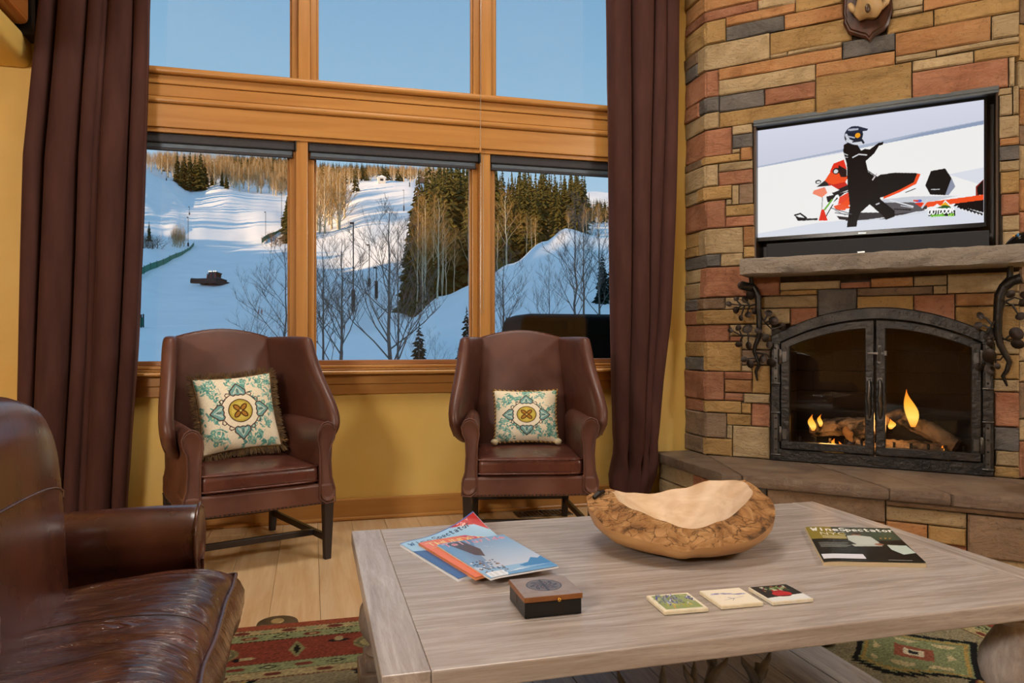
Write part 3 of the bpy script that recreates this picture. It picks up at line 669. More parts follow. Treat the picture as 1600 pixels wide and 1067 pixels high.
cv.poly(P(420, 505, 500, 440, 560, 460, 660, 440, 700, 500, 690, 640, 640, 690, 560, 680, 520, 600, 480, 545, 415, 520), '#f3f1f1')
cv.poly(P(415, 520, 425, 500, 500, 480, 540, 500, 480, 545), '#f28a6c'); cv.poly(P(440, 480, 500, 440, 545, 470, 500, 475), '#2a2626')
cv.poly(P(500, 440, 540, 385, 600, 370, 660, 420, 640, 450, 560, 465, 520, 455), O_)
cv.poly(P(535, 385, 560, 335, 630, 312, 650, 370, 600, 370, 560, 400), R_); cv.ell(*tvp(578, 382), .016, .028, '#20181a'); cv.ell(*tvp(576, 384), .010, .018, '#d8dadc')
cv.poly(P(595, 345, 650, 375, 650, 420, 610, 420, 590, 380), '#2a1210')
cv.poly(P(510, 540, 600, 520, 640, 515, 560, 575, 520, 575), '#22191a'); cv.text('M', *tvp(552, 572), .055, .010, '#f4f4f4', .045, .5)
cv.poly(P(600, 590, 660, 550, 690, 560, 660, 600, 690, 610, 600, 620), O_); cv.line(P(570, 640, 680, 655), .005, '#777777'); cv.poly(P(580, 660, 680, 670, 700, 690, 600, 682), '#2a2222')
cv.line(P(485, 545, 480, 615), .005, '#aaaaaa'); cv.line(P(500, 620, 550, 560), .008, '#6fae3c'); cv.line(P(510, 660, 555, 590), .005, '#333333')
cv.poly(P(478, 620, 495, 620, 520, 688, 458, 690), R_); cv.line(P(290, 655, 330, 645, 372, 672), .008, '#1a1416'); cv.poly(P(290, 655, 310, 690, 370, 690, 370, 672, 320, 668), '#1a1416'); cv.line(P(372, 682, 445, 680), .010, '#33302f')
cv.ell(*tvp(455, 447), .014, .018, '#1d1a1a'); cv.ell(*tvp(456, 449), .009, .010, '#e6e5e4')
cv.poly(P(630, 220, 665, 205, 715, 215, 745, 260, 770, 250, 800, 255, 860, 215, 890, 212, 885, 228, 860, 235, 830, 280, 775, 325, 790, 390, 850, 430, 870, 560, 960, 630, 960, 665, 905, 685, 880, 655, 800, 590, 740, 640, 720, 690, 715, 725, 650, 730, 655, 690, 670, 600, 655, 480, 650, 340, 625, 260), B_)
cv.line(P(630, 275, 655, 285), .004, '#c8c8cc'); cv.line(P(690, 300, 730, 282, 780, 288), .006, '#d5d5d8'); cv.line(P(632, 296, 655, 299), .003, '#c8c8cc'); cv.line(P(845, 590, 860, 585), .007, '#c0c0c4')
cv.ell(*tvp(695, 165), .042, .082, '#1d2030'); cv.poly(P(640, 150, 660, 120, 720, 108, 790, 128, 785, 138, 740, 142, 700, 150), '#262b3e')
cv.line(P(655, 195, 700, 212, 745, 218), .016, '#d4d6de'); cv.line(P(645, 160, 660, 190), .012, '#c9ccd6'); cv.line(P(665, 130, 720, 128), .010, '#aeb2c2'); cv.line(P(690, 205, 740, 200), .007, '#2a2a33')
cv.ell(*tvp(722, 166), .012, .022, '#f0a01e'); cv.line(P(660, 170, 700, 180), .006, '#b8bcc8'); cv.line(P(745, 190, 760, 212), .010, '#20222c')
cv.poly(P(520, 455, 560, 465, 640, 450, 655, 470, 600, 500, 540, 490), '#c9281c'); cv.poly(P(540, 505, 600, 490, 655, 470, 660, 500, 600, 520, 560, 530), '#241c1e'); cv.poly(P(500, 480, 545, 470, 600, 500, 560, 515, 520, 520), '#f6f0ee')
cv.poly(P(600, 545, 660, 515, 665, 550, 620, 580, 590, 590), '#e8462a'); cv.line(P(515, 545, 600, 522, 660, 510), .005, '#2a2426'); cv.poly(P(560, 600, 610, 585, 650, 600, 640, 625, 580, 625), '#f0562e'); cv.line(P(540, 610, 650, 640, 680, 650), .004, '#55585e'); cv.line(P(570, 625, 640, 655), .004, '#8a8d94')
cv.line(P(845, 405, 820, 440), .006, '#d0c8c8'); cv.line(P(790, 385, 850, 425), .004, '#3a3334'); cv.line(P(1000, 600, 1075, 612), .004, '#c8cad0'); cv.line(P(960, 620, 1060, 625), .006, '#24201f'); cv.line(P(1350, 610, 1480, 655), .012, '#0f0a0a')
for k in range(7): cv.line(P(1350 + k * 20, 618 + k * 6, 1358 + k * 20, 628 + k * 6), .006, '#e6e6ea')
# channel emblem and lettering
cv.poly(P(1180, 640, 1190, 615, 1222, 590, 1245, 605, 1270, 568, 1335, 630, 1335, 650), '#f4f4f4'); cv.poly(P(1215, 615, 1248, 605, 1270, 578, 1315, 622), '#2a5b26'); cv.poly(P(1235, 605, 1270, 580, 1298, 605, 1268, 598), '#f0b020')
cv.poly(P(1170, 630, 1330, 628, 1330, 662, 1170, 664), '#1c1e18')
cv.text('OUTDOOR', *tvp(1168, 654), .040, .0042, '#ffffff', .0112, .2); cv.text('CHANNEL', *tvp(1186, 668), .016, .0032, '#7fd040', .0062); cv.text('HD', *tvp(1290, 664), .018, .0035, '#9be04a', .0085)
cv.ell(*tvp(1110, 572), .014, .012, '#4a62c8'); cv.line(P(1082, 570, 1105, 572), .008, '#e04a3a')
me = cv.mesh('screen', lambda u, v_: FP(.304 + 1.180 * u, TO - .004, 1.690 + .660 * v_), vmat('screen_picture', .3, 0.97, spec=.05))
link('screen', me, tv)
q = MB(); fbox(q, .36, 1.508, -.12, -.02, 1.5335, 1.645)
sb = tag(q.build('sound_bar', pmat('speaker_cloth', '#17191d', '#1d2024', rough=.75, nscale=400), None, bevel=.006), 'long black sound bar on the mantel below the television', 'sound bar')
q = MB(); fbox(q, .868, .905, -.02, -.0185, 1.562, 1.567); q.build('badge', m_chrome, sb)
# glossy dark ornament at the right end of the mantel
orn = thing('ornament', 'dark glossy pointed ornament lying at the right end of the stone mantel', 'ornament', tuple(FP(1.61, .17, 1.535)))
rows = []
for i in range(13):
    a = i / 12; s = 1.568 + .10 * a; h = .004 + .062 * math.sin(PI * min(1, .02 + a * .6)) ** .8; wd = .004 + .045 * math.sin(PI * min(.9, .03 + a * .75))
    rows.append([FP(s, .17 + wd * math.cos(b_), 1.5345 + h * .5 + h * .5 * math.sin(b_)) for b_ in np.linspace(0, 2 * PI, 14, endpoint=False)])
MB().loft(rows).build('body', m_blackgloss, orn, smooth=180)
MB().sphere(tuple(FP(1.60, .212, 1.578)), (.005, .005, .005)).build('amber_spot', pmat('amber', '#d89a30', rough=.2), orn, smooth=180, label='small amber spot')
MB().sphere(tuple(FP(1.617, .213, 1.582)), (.004, .004, .009)).build('blue_glint', pmat('painted_blue_glint', '#2f7fc0', rough=.2), orn, smooth=180, label='small painted blue reflection')  # blue bead imitates a reflection on the glossy body

m_paleiron = pmat('pale_iron', '#4a4846', '#5e5a56', rough=.34, metal=.8, nscale=25, bump=.3, bscale=60)  # paler iron so handles, hinges, straps and latch stand out
# ---- iron surround and doors
fs = thing('fireplace_doors', 'black hammered iron arched fireplace surround with two glass doors', 'fireplace doors', tuple(FP(.96, .04, .337)))
def loop(sa, sb_, z0, d, n=28):
    pts = [(sa, z0), (sa, z0 + .25 * (zarch(sa, d) - z0)), (sa, z0 + .6 * (zarch(sa, d) - z0))]
    pts += [(sa + (sb_ - sa) * i / n, zarch(sa + (sb_ - sa) * i / n, d)) for i in range(n + 1)]
    pts += [(sb_, z0 + .6 * (zarch(sb_, d) - z0)), (sb_, z0 + .25 * (zarch(sb_, d) - z0)), (sb_, z0)]
    pts += [(sb_ + (sa - sb_) * i / 8, z0) for i in range(1, 8)]
    return pts
def ring(outer, inner, o0, o1, ch=.004):
    q = MB(); n_ = len(outer)
    def mid(a, b_, k): return (a[0] + (b_[0] - a[0]) * k, a[1] + (b_[1] - a[1]) * k)
    L = [[FP(p_[0], o0, p_[1]) for p_ in outer], [FP(p_[0], o1 - ch, p_[1]) for p_ in outer], [FP(*((lambda m_: (m_[0], o1, m_[1]))(mid(p_, i_, .08)))) for p_, i_ in zip(outer, inner)],
         [FP(*((lambda m_: (m_[0], o1, m_[1]))(mid(p_, i_, .92)))) for p_, i_ in zip(outer, inner)], [FP(p_[0], o1 - ch, p_[1]) for p_ in inner], [FP(p_[0], o0, p_[1]) for p_ in inner]]
    q.grid([*L, L[0]], cu=True); return q
ring(loop(.40, 1.525, .338, 0), loop(.452, 1.473, .408, .068), -.02, .04).build('surround', m_iron, fs, smooth=30)
for side in (0, 1):
    a, b_ = ((.456, .9575), (.9655, 1.469))[side]
    d = ring(loop(a, b_, .412, .073, 20), loop(a + .05, b_ - .046, .456, .119, 20), .004, .047).build('door', m_iron, fs, smooth=30)
    lp = loop(a + .046, b_ - .042, .452, .115, 20); q = MB()
    q.prism([(p_[0], p_[1]) for p_ in lp], .016, .020, lambda x_, o_, z_: FP(x_, o_, z_)); q.build('pane', m_fglass, d)
    hs = .934 if side == 0 else .989
    pts = [(hs, .047, .836), (hs, .085, .83), (hs + .002, .088, .78), (hs - .002, .09, .73), (hs + .002, .088, .68), (hs, .085, .63), (hs, .047, .62)]
    hm = MB(); hm.tube([FP(*p_) for p_ in pts], [.006, .007, .009, .0105, .009, .007, .006], 8)
    for zz in (.836, .62): fbox(hm, hs - .014, hs + .014, .045, .058, zz - .012, zz + .012)
    hm.build('handle', m_paleiron, d, smooth=50)
    for zz in (.96, .50):
        hs2 = .455 if side == 0 else 1.470; q = MB()
        q.tube([FP(hs2, .052, zz - .045), FP(hs2, .052, zz - .038), FP(hs2, .052, zz + .038), FP(hs2, .052, zz + .045)], [.006, .012, .012, .006], 10)
        fbox(q, min(hs2, hs2 + (.035 if side == 0 else -.035)), max(hs2, hs2 + (.035 if side == 0 else -.035)), .045, .053, zz - .03, zz + .03); q.build('hinge', m_paleiron, d, smooth=40)
    for z0, z1 in ((.80, 1.04), (.375, .625)):
        ss_ = .428 if side == 0 else 1.499; q = MB(); fbox(q, ss_ - .012, ss_ + .012, .038, .046, z0, z1)
        for zz, dz in ((z0, -1), (z1, 1)):
            q.tube([FP(ss_ - .026, .048, zz), FP(ss_, .052, zz), FP(ss_ + .026, .048, zz)], .006, 8)
        st_ = q.build('strap', m_paleiron, fs, bevel=.0015)
        for k in range(4):
            zz = z0 + (z1 - z0) * (k + .5) / 4; MB().sphere(tuple(FP(ss_, .047, zz)), .006, 8, 5).build('rivet', m_ironplain, st_, smooth=180)
q = MB(); fbox(q, .925, 1.022, .047, .056, .977, .991); fbox(q, 1.008, 1.024, .047, .066, .970, .998); fbox(q, .975, .995, .044, .052, .925, 1.03); q.tube([FP(.985, .06, .94), FP(.985, .06, 1.02)], .006, 8)
q.build('latch', m_paleiron, fs, bevel=.002)

# ---- firebox: brick lining, logs, grate and gas flames
m_fbrick = pmat('fire_brick', '#1d1612', '#2a201a', rough=.85, nscale=6, rand=.2, bump=.2, bscale=30)
fb = struct(MB().box(.452, 1.473, -.50, -.495, .35, 1.25, T=FP).build('trim_18', m_mortar))
for r_ in range(7):
    z0 = .352 + r_ * .128
    for k in range(5):
        a = .455 + k * .23 - (.115 if r_ % 2 else 0); b_ = a + .226; a, b_ = max(a, .455), min(b_, 1.47)
        if b_ - a > .03: q = MB(); fbox(q, a, b_, -.494, -.482, z0, z0 + .123); q.build('brick', m_fbrick, fb)
    for sx_, d_ in ((.453, 1), (1.472, -1)):
        for k in range(2):
            q = MB(); fbox(q, min(sx_, sx_ + d_ * .012), max(sx_, sx_ + d_ * .012), -.46 + k * .225 + (.0), -.46 + k * .225 + .22, z0, z0 + .123); q.build('brick', m_fbrick, fb)
q = MB(); fbox(q, .452, 1.473, -.495, -.03, .338, .352); q.build('firebox_floor', pmat('embers_floor', '#1f1a18', '#3a2e28', rough=.9, nscale=30), fb)
q = MB(); fbox(q, .452, 1.473, -.495, -.03, 1.245, 1.255); q.build('firebox_top', m_black, fb)
m_log = pmat('charred_log', '#6f5e50', '#a8947e', rough=.9, nscale=5, stretch=(1, 1, 1), bump=1.0, bscale=24, bdist=.02, dark='#1a1512', dscale=9, dlo=.48, dhi=.58)
m_logend = pmat('log_end', '#a08262', '#bb9c78', rough=.8, nscale=25)
LG = 'ceramic logs in the gas fire'
def log(label, a, b_, r, bend=.0, sd=0):
    t = thing('fire_log', label, 'log', tuple((Vector(FP(*a)) + Vector(FP(*b_))) / 2), LG)
    rd = random.Random(sd); A, B = FP(*a), FP(*b_); d = (B - A).normalized(); up_ = Vector((0, 0, 1)); px_ = d.cross(up_).normalized(); py_ = px_.cross(d); rows = []
    N_ = 16; M_ = 18; amp = [rd.uniform(-.18, .18) for _ in range(M_)]
    for i in range(N_ + 1):
        f = i / N_; c = A + (B - A) * f + py_ * bend * math.sin(PI * f)
        rows.append([c + (px_ * math.cos(2 * PI * j / M_) + py_ * math.sin(2 * PI * j / M_)) * r * (1 + amp[j] + rd.uniform(-.10, .10)) * (1 - .12 * (abs(f - .5) * 2) ** 3) for j in range(M_)])
    MB().loft(rows, cap=False).build('bark', m_log, t, smooth=60)
    for i in (0, N_): MB().loft([rows[i], [sum(rows[i], Vector()) / M_ + (p_ - sum(rows[i], Vector()) / M_) * .4 for p_ in rows[i]]]).build('cut_end', m_logend, t)
log('thick rear log lying across the left half of the grate', (.58, -.30, .50), (.94, -.24, .54), .055, .01, 1)
log('short round log propped end on behind the left door', (.80, -.17, .50), (.93, -.30, .53), .05, 0, 2)
log('big slanting log sloping down to the right behind the right door', (1.08, -.30, .60), (1.36, -.20, .46), .048, .01, 3)
log('long ribbed front log lying low behind the right door', (.98, -.18, .425), (1.30, -.15, .42), .055, 0, 4)
log('stubby log lying across the top of the pile behind the right door', (1.0, -.22, .585), (1.11, -.33, .63), .035, 0, 5)
log('low front log behind the left door near the centre', (.84, -.14, .42), (.97, -.15, .40), .05, 0, 6)
gr = thing('fire_grate', 'black iron fire grate with short upright bars holding the logs', 'grate', tuple(FP(.96, -.1, .352)))
q = MB(); fbox(q, .52, 1.40, -.1, -.085, .36, .375); fbox(q, .52, 1.40, -.40, -.385, .36, .375)
for k in range(8): fbox(q, .55 + .118 * k, .562 + .118 * k, -.40, -.085, .365, .377)
q.build('base_frame', m_ironplain, gr)
for k in range(11): q = MB(); fbox(q, .535 + k * .085, .549 + k * .085, -.1, -.086, .352, .475); q.build('bar', m_ironplain, gr, bevel=.002)
em = MB(); re_ = random.Random(9)
for k in range(70):
    s, o, r = re_.uniform(.52, 1.4), re_.uniform(-.34, -.1), re_.uniform(.008, .018); em.sphere(tuple(FP(s, o, .355 + r * .6)), (r, r, r * .7), 6, 4)
m_em, t_, b_ = newmat('ember'); setb(b_, .9); nn_ = noise_n(t_, objco(t_), 26, 3)
t_.links.new(ramp(t_, nn_, [(.4, hx('#1c1613')), (.6, hx('#55443a'))]), b_.inputs['Base Color']); t_.links.new(ramp(t_, nn_, [(.56, (0, 0, 0)), (.72, (1, .13, .02))]), b_.inputs['Emission Color']); b_.inputs['Emission Strength'].default_value = 2.5
eo = em.build('embers', m_em); tag(eo, 'glowing embers spread under the logs in the firebox', 'embers', kind='stuff')
m_fl = bpy.data.materials.new('flame'); m_fl.use_nodes = True; t_ = m_fl.node_tree; t_.nodes.clear()
ou = t_.nodes.new('ShaderNodeOutputMaterial'); ms = t_.nodes.new('ShaderNodeMixShader'); tr_ = t_.nodes.new('ShaderNodeBsdfTransparent'); ee = t_.nodes.new('ShaderNodeEmission')
g = t_.nodes.new('ShaderNodeTexCoord'); sp = t_.nodes.new('ShaderNodeSeparateXYZ'); t_.links.new(g.outputs['Generated'], sp.inputs[0])
t_.links.new(ramp(t_, sp.outputs[2], [(0, (1, .30, .03)), (.25, (1, .62, .12)), (.6, (1, .42, .04)), (1, (.9, .16, .01))]), ee.inputs[0]); ee.inputs[1].default_value = 1.9
lwt = t_.nodes.new('ShaderNodeLayerWeight'); lwt.inputs[0].default_value = .35
t_.links.new(math_n(t_, 'MULTIPLY', math_n(t_, 'SUBTRACT', 1.0, lwt.outputs[1]), .92), ms.inputs[0]); t_.links.new(tr_.outputs[0], ms.inputs[1]); t_.links.new(ee.outputs[0], ms.inputs[2]); t_.links.new(ms.outputs[0], ou.inputs[0])
def flame(label, s, o, z, h, r, lean, sd):
    rd = random.Random(sd); rows = []
    for i in range(13):
        f = i / 12; rr_ = r * (math.sin(PI * min(1, f * .82 + .12)) ** 1.2) * (1 - f ** 3) + .0006
        c = (s + lean * f ** 1.5 + .012 * math.sin(f * 5 + sd) * f, o, z + h * f); rows.append([FP(c[0] + rr_ * math.cos(a) * 1.1, c[1] + rr_ * .6 * math.sin(a), c[2]) for a in np.linspace(0, 2 * PI, 12, endpoint=False)])
    tag(MB().loft(rows).build('flame', m_fl, None, smooth=180), label, 'flame', 'flames in the gas fire')
flame('tall pointed orange flame rising over the slanting log behind the right door', 1.145, -.16, .56, .215, .035, -.03, 1)
flame('small orange flame at the far left of the left logs', .60, -.22, .50, .10, .022, -.012, 2)
flame('low orange flame licking up under the left logs', .70, -.13, .37, .10, .035, .02, 3)
flame('thin orange flame under the left logs, right beside the low one', .77, -.13, .37, .085, .028, -.02, 4)
flame('short flame between the round log and the left door frame', .915, -.24, .56, .075, .02, .0, 5)
flame('little flame on the top log just right of the centre post', 1.03, -.17, .54, .06, .02, .01, 6)
flame('small flame low behind the right door at the foot of the slanting log', 1.30, -.12, .385, .085, .022, .0, 7)
flame('tiny flame at the very left edge of the top left log', .645, -.2, .53, .075, .014, .0, 8)
pl = bpy.data.lights.new('fire_glow', 'POINT'); plo = bpy.data.objects.new('fire_glow', pl); COL.objects.link(plo); plo.location = FP(1.0, -.09, .58); pl.energy = 2.0; pl.color = (1, .48, .14); pl.shadow_soft_size = .06
pl = bpy.data.lights.new('fire_glow', 'POINT'); plo = bpy.data.objects.new('fire_glow', pl); COL.objects.link(plo); plo.location = FP(.70, -.07, .48); pl.energy = 1.2; pl.color = (1, .45, .12); pl.shadow_soft_size = .05

# ---- forged iron branches with round leaves under both ends of the mantel
def leaf_mesh(nm, r):
    q = MB(); rows = []
    for k, rr_ in enumerate((0.05, .5, .85, 1.0)):
        rows.append([(r * rr_ * math.cos(a) * (1 + .12 * max(0, math.cos(a)) ** 6), r * rr_ * math.sin(a) * .88, -.25 * r * rr_ ** 2) for a in np.linspace(0, 2 * PI, 12, endpoint=False)])
    q.grid(rows, cu=True); q.f.append(tuple(range(11, -1, -1)))
    me_ = q.mesh(nm, m_leafiron, 180); return me_
m_leafiron = pmat('iron_leaf', '#2a2624', '#3a302a', rough=.38, metal=.8, nscale=14, bump=.25, bscale=30)
def bracket(label, stem, rad, twigs, leaves, loc, stub):
    t = thing('iron_branch_bracket', label, 'bracket', loc)
    st_ = MB().tube([FP(*p_) for p_ in stem], rad, 10).build('branch', m_iron, t, smooth=60)
    q = MB(); q.tube([FP(*p_) for p_ in stub], [.026] * len(stub), 12); q.build('cut_branch', m_iron, t, smooth=40)
    for tw in twigs: MB().tube([FP(*p_) for p_ in tw], np.linspace(.006, .003, len(tw)), 6).build('twig', m_ironplain, st_, smooth=60)
    rd = random.Random(len(leaves)); big = leaf_mesh('leaf', 1.0)
    for s, z, r in leaves:
        o = .105 + rd.uniform(-.02, .03); lf = link('leaf', big, t)
        ax = (FN + FD * rd.uniform(-.5, .5) + Vector((0, 0, rd.uniform(-.3, .5)))).normalized()
        r *= .88; M_ = Matrix.Translation(FP(s, o, z)) @ ax.to_track_quat('Z', 'Y').to_matrix().to_4x4() @ Matrix.Rotation(rd.uniform(0, 6.28), 4, 'Z') @ Matrix.Scale(r, 4)
        s_mod = lf; lf.matrix_basis = lf.matrix_parent_inverse.inverted() @ Matrix.Translation(-t.location) @ M_
    return t
LL = [(.251, 1.386, .034), (.293, 1.332, .036), (.258, 1.306, .025), (.21, 1.311, .02), (.167, 1.28, .022), (.208, 1.241, .025), (.24, 1.19, .02), (.279, 1.213, .025), (.323, 1.231, .026), (.40, 1.22, .026), (.426, 1.174, .036), (.471, 1.137, .026), (.275, 1.129, .037), (.343, 1.116, .026), (.22, 1.133, .022), (.177, 1.119, .021), (.383, 1.069, .028), (.403, 1.032, .025), (.279, 1.025, .028), (.224, 1.031, .024), (.26, .944, .023), (.291, .914, .03), (.36, .948, .028), (.407, .928, .03)]
SL = [(.299, .12, 1.44), (.299, .1, 1.392), (.32, .1, 1.363), (.337, .1, 1.319), (.337, .1, 1.247), (.342, .095, 1.197), (.341, .09, 1.125), (.337, .085, 1.075), (.316, .08, 1.025), (.309, .075, .989), (.327, .075, .939), (.337, .07, .91), (.316, .065, .867), (.323, .06, .813)]
TL_ = [[(.335, .1, 1.275), (.29, .11, 1.265), (.24, .11, 1.268), (.18, .11, 1.278)], [(.24, .11, 1.268), (.22, .11, 1.25), (.208, .11, 1.241)], [(.29, .11, 1.265), (.28, .11, 1.24), (.279, .11, 1.213)], [(.26, .11, 1.266), (.245, .11, 1.22), (.24, .11, 1.19)], [(.29, .11, 1.265), (.27, .11, 1.29), (.258, .11, 1.306)], [(.24, .11, 1.268), (.22, .11, 1.29), (.21, .11, 1.311)],
       [(.345, .095, 1.21), (.38, .11, 1.16), (.43, .12, 1.11)], [(.37, .11, 1.17), (.39, .11, 1.2), (.40, .11, 1.22)], [(.38, .11, 1.16), (.41, .12, 1.175), (.426, .12, 1.174)], [(.42, .12, 1.12), (.45, .12, 1.13), (.471, .12, 1.137)],
       [(.338, .085, 1.08), (.29, .1, 1.083), (.23, .1, 1.09), (.18, .1, 1.119)], [(.28, .1, 1.084), (.276, .1, 1.11), (.275, .1, 1.129)], [(.28, .1, 1.084), (.28, .1, 1.05), (.279, .1, 1.025)], [(.25, .1, 1.088), (.235, .1, 1.06), (.224, .1, 1.031)], [(.24, .1, 1.088), (.23, .1, 1.11), (.22, .1, 1.133)], [(.345, .09, 1.1), (.37, .1, 1.09), (.383, .1, 1.069)],
       [(.312, .075, .985), (.35, .09, .98), (.385, .09, .975), (.40, .09, .95)], [(.33, .075, .95), (.30, .09, .95), (.265, .09, .945)], [(.36, .09, .978), (.362, .09, .96), (.36, .09, .948)], [(.325, .07, .935), (.30, .08, .925), (.291, .09, .914)]]
bracket('forged iron branch with round leaves under the left end of the mantel', SL, [.013, .015, .018, .019, .018, .018, .017, .015, .013, .012, .011, .011, .010, .005], TL_, LL, tuple(FP(.3, .1, .81)), [(.30, .11, 1.375), (.27, .125, 1.38), (.245, .14, 1.387)])
SR = [(1.593, .12, 1.44), (1.591, .1, 1.378), (1.566, .1, 1.334), (1.547, .1, 1.289), (1.542, .1, 1.224), (1.539, .095, 1.166), (1.54, .09, 1.094), (1.55, .085, 1.035), (1.569, .08, .99), (1.591, .075, .945), (1.58, .07, .899), (1.563, .065, .87), (1.582, .06, .818)]
LR = [(1.464, 1.186, .024), (1.453, 1.134, .024), (1.511, 1.097, .033), (1.489, 1.074, .018), (1.551, 1.208, .024), (1.634, 1.18, .027), (1.614, 1.092, .04), (1.621, 1.037, .035), (1.505, 1.042, .022), (1.505, .973, .045), (1.458, .917, .027), (1.505, .908, .033), (1.539, .923, .02), (1.597, 1.293, .026), (1.648, 1.247, .026), (1.65, 1.285, .024), (1.67, 1.14, .026)]
TR_ = [[(1.54, .1, 1.18), (1.51, .11, 1.13), (1.48, .12, 1.08)], [(1.51, .11, 1.14), (1.49, .11, 1.17), (1.464, .11, 1.186)], [(1.50, .11, 1.12), (1.475, .11, 1.135), (1.453, .11, 1.134)], [(1.50, .11, 1.12), (1.51, .11, 1.11), (1.511, .11, 1.097)], [(1.548, .1, 1.27), (1.59, .11, 1.24), (1.65, .11, 1.235)], [(1.60, .11, 1.24), (1.62, .11, 1.2), (1.634, .11, 1.18)], [(1.57, .11, 1.255), (1.61, .11, 1.275), (1.648, .11, 1.26)], [(1.57, .11, 1.255), (1.56, .11, 1.22), (1.551, .11, 1.208)],
       [(1.543, .09, 1.08), (1.58, .1, 1.055), (1.61, .1, 1.045)], [(1.57, .1, 1.06), (1.59, .1, 1.08), (1.614, .1, 1.092)], [(1.57, .08, .985), (1.55, .09, .955), (1.505, .09, .955)], [(1.53, .09, .955), (1.53, .09, .935), (1.539, .09, .923)], [(1.505, .09, .955), (1.47, .09, .94), (1.458, .09, .917)]]
bracket('forged iron branch with round leaves under the right end of the mantel', SR, [.013, .016, .024, .026, .024, .022, .02, .018, .016, .014, .012, .011, .005], TR_, LR, tuple(FP(1.58, .1, .81)), [(1.57, .1, 1.335), (1.60, .11, 1.36), (1.64, .12, 1.372)])

# ---- deer skull on a carved plaque, cut by the top of the picture
sk = thing('skull_mount', 'dark carved wood plaque with a deer skull high on the stone wall', 'wall trophy', tuple(FP(.93, .03, 2.75)))
out = [(.795, 2.975), (.793, 2.93), (.80, 2.906), (.795, 2.88), (.821, 2.818), (.879, 2.785), (.915, 2.768), (.933, 2.743), (.955, 2.77), (1.009, 2.796), (1.03, 2.825), (1.04, 2.862), (1.052, 2.91), (1.045, 2.96), (1.05, 3.02), (1.02, 3.08), (.97, 3.11), (.93, 3.14), (.88, 3.11), (.83, 3.08), (.80, 3.03)]
cx_, cz_ = .928, 2.94; q = MB()
q.loft([[FP(cx_ + (a - cx_) * k, o_, cz_ + (b_ - cz_) * k) for a, b_ in out] for k, o_ in ((1, .013), (1, .026), (.93, .034), (.88, .034), (.84, .042), (.2, .042))])
q.build('plaque', pmat('plaque_wood', '#2e170c', '#4a2614', rough=.35, stretch=(6, 6, 1), nscale=6), sk, smooth=30)
m_bone = pmat('bone', '#a98a5c', '#c3a679', rough=.55, nscale=7, bump=.3, bscale=30, dark='#6e5230', dscale=9)
q = MB(); rows = []
for z, wd, o_, th in ((2.857, .045, .085, .018), (2.875, .058, .09, .03), (2.90, .072, .095, .04), (2.935, .06, .105, .05), (2.97, .052, .115, .055), (3.01, .075, .12, .06), (3.06, .085, .11, .06), (3.10, .06, .09, .045), (3.12, .02, .08, .02)):
    rows.append([FP(.934 + wd * math.cos(a) * (1 + .08 * math.cos(4 * a)), o_ + th * math.sin(a) * (1 if math.sin(a) > 0 else .8), z + .006 * math.cos(3 * a)) for a in np.linspace(0, 2 * PI, 20, endpoint=False)])
q.loft(rows); q.build('skull', m_bone, sk, smooth=180)
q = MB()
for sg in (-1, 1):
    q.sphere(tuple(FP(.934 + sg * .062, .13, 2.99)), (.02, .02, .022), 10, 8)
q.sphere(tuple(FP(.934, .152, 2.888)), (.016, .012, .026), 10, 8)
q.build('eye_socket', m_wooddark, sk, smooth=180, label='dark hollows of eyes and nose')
for sg in (-1, 1):
    q = MB(); q.tube([FP(.934 + sg * .04, .12, 3.085), FP(.934 + sg * .07, .13, 3.14), FP(.934 + sg * .14, .17, 3.2), FP(.934 + sg * .2, .22, 3.32), FP(.934 + sg * .19, .26, 3.45)], [.02, .018, .015, .012, .004], 8)
    q.tube([FP(.934 + sg * .14, .17, 3.2), FP(.934 + sg * .13, .22, 3.27), FP(.934 + sg * .12, .25, 3.33)], [.012, .009, .003], 8); q.build('antler', m_bone, sk, smooth=180)
    q = MB(); q.tube([FP(.934 + sg * .062, .085, 2.90), FP(.934 + sg * .085, .075, 2.935), FP(.934 + sg * .10, .07, 2.965)], [.012, .02, .012], 8); q.build('jaw_ridge', m_bone, sk, smooth=180)
# ================================================================== wing chairs
def leather(name, a, b_, d, rough=.46, wr=0, coat=.08):
    m, t, b = newmat(name); setb(b, rough, 0, .5, 0, coat); b.inputs['Coat Roughness'].default_value = .22
    v = objco(t); n = noise_n(t, v, 3.2, 6, .6, .4); c = ramp(t, n, [(.3, hx(a)), (.66, hx(b_))])
    n2 = noise_n(t, v, 5, 4, .5); c = mixc(t, ramp(t, n2, [(.5, (0, 0, 0)), (.78, (.6,) * 3)]), c, hx(d)); t.links.new(c, b.inputs['Base Color'])
    r = ramp(t, n2, [(.3, (rough * .75,) * 3), (.7, (rough * 1.3,) * 3)]); t.links.new(r, b.inputs['Roughness'])
    p_ = bumpn(t, b, noise_n(t, v, 9, 4, .5), .16, .012); p_ = bumpn(t, b, noise_n(t, v, 170, 3), .12, .0015, p_)
    if wr:
        bumpn(t, b, noise_n(t, mapping(t, v, (2.0, 12, 4)), 2.6, 4, .5, 1.2), wr, .03, p_)
    return m
m_lea = leather('wing_chair_leather', '#46261d', '#5a3427', '#6e4738')
m_leaseat = leather('wing_chair_seat_leather', '#42201a', '#5b3228', '#74493a', .30)
m_leg = pmat('ebony_leg', '#1a1210', '#261a15', rough=.4, stretch=(10, 10, 1), nscale=5)
def tubeloop(mb, pts, r, n=6):
    pts = [Vector(p_) for p_ in pts]; mb.tube(pts + [pts[0]], r, n, False)
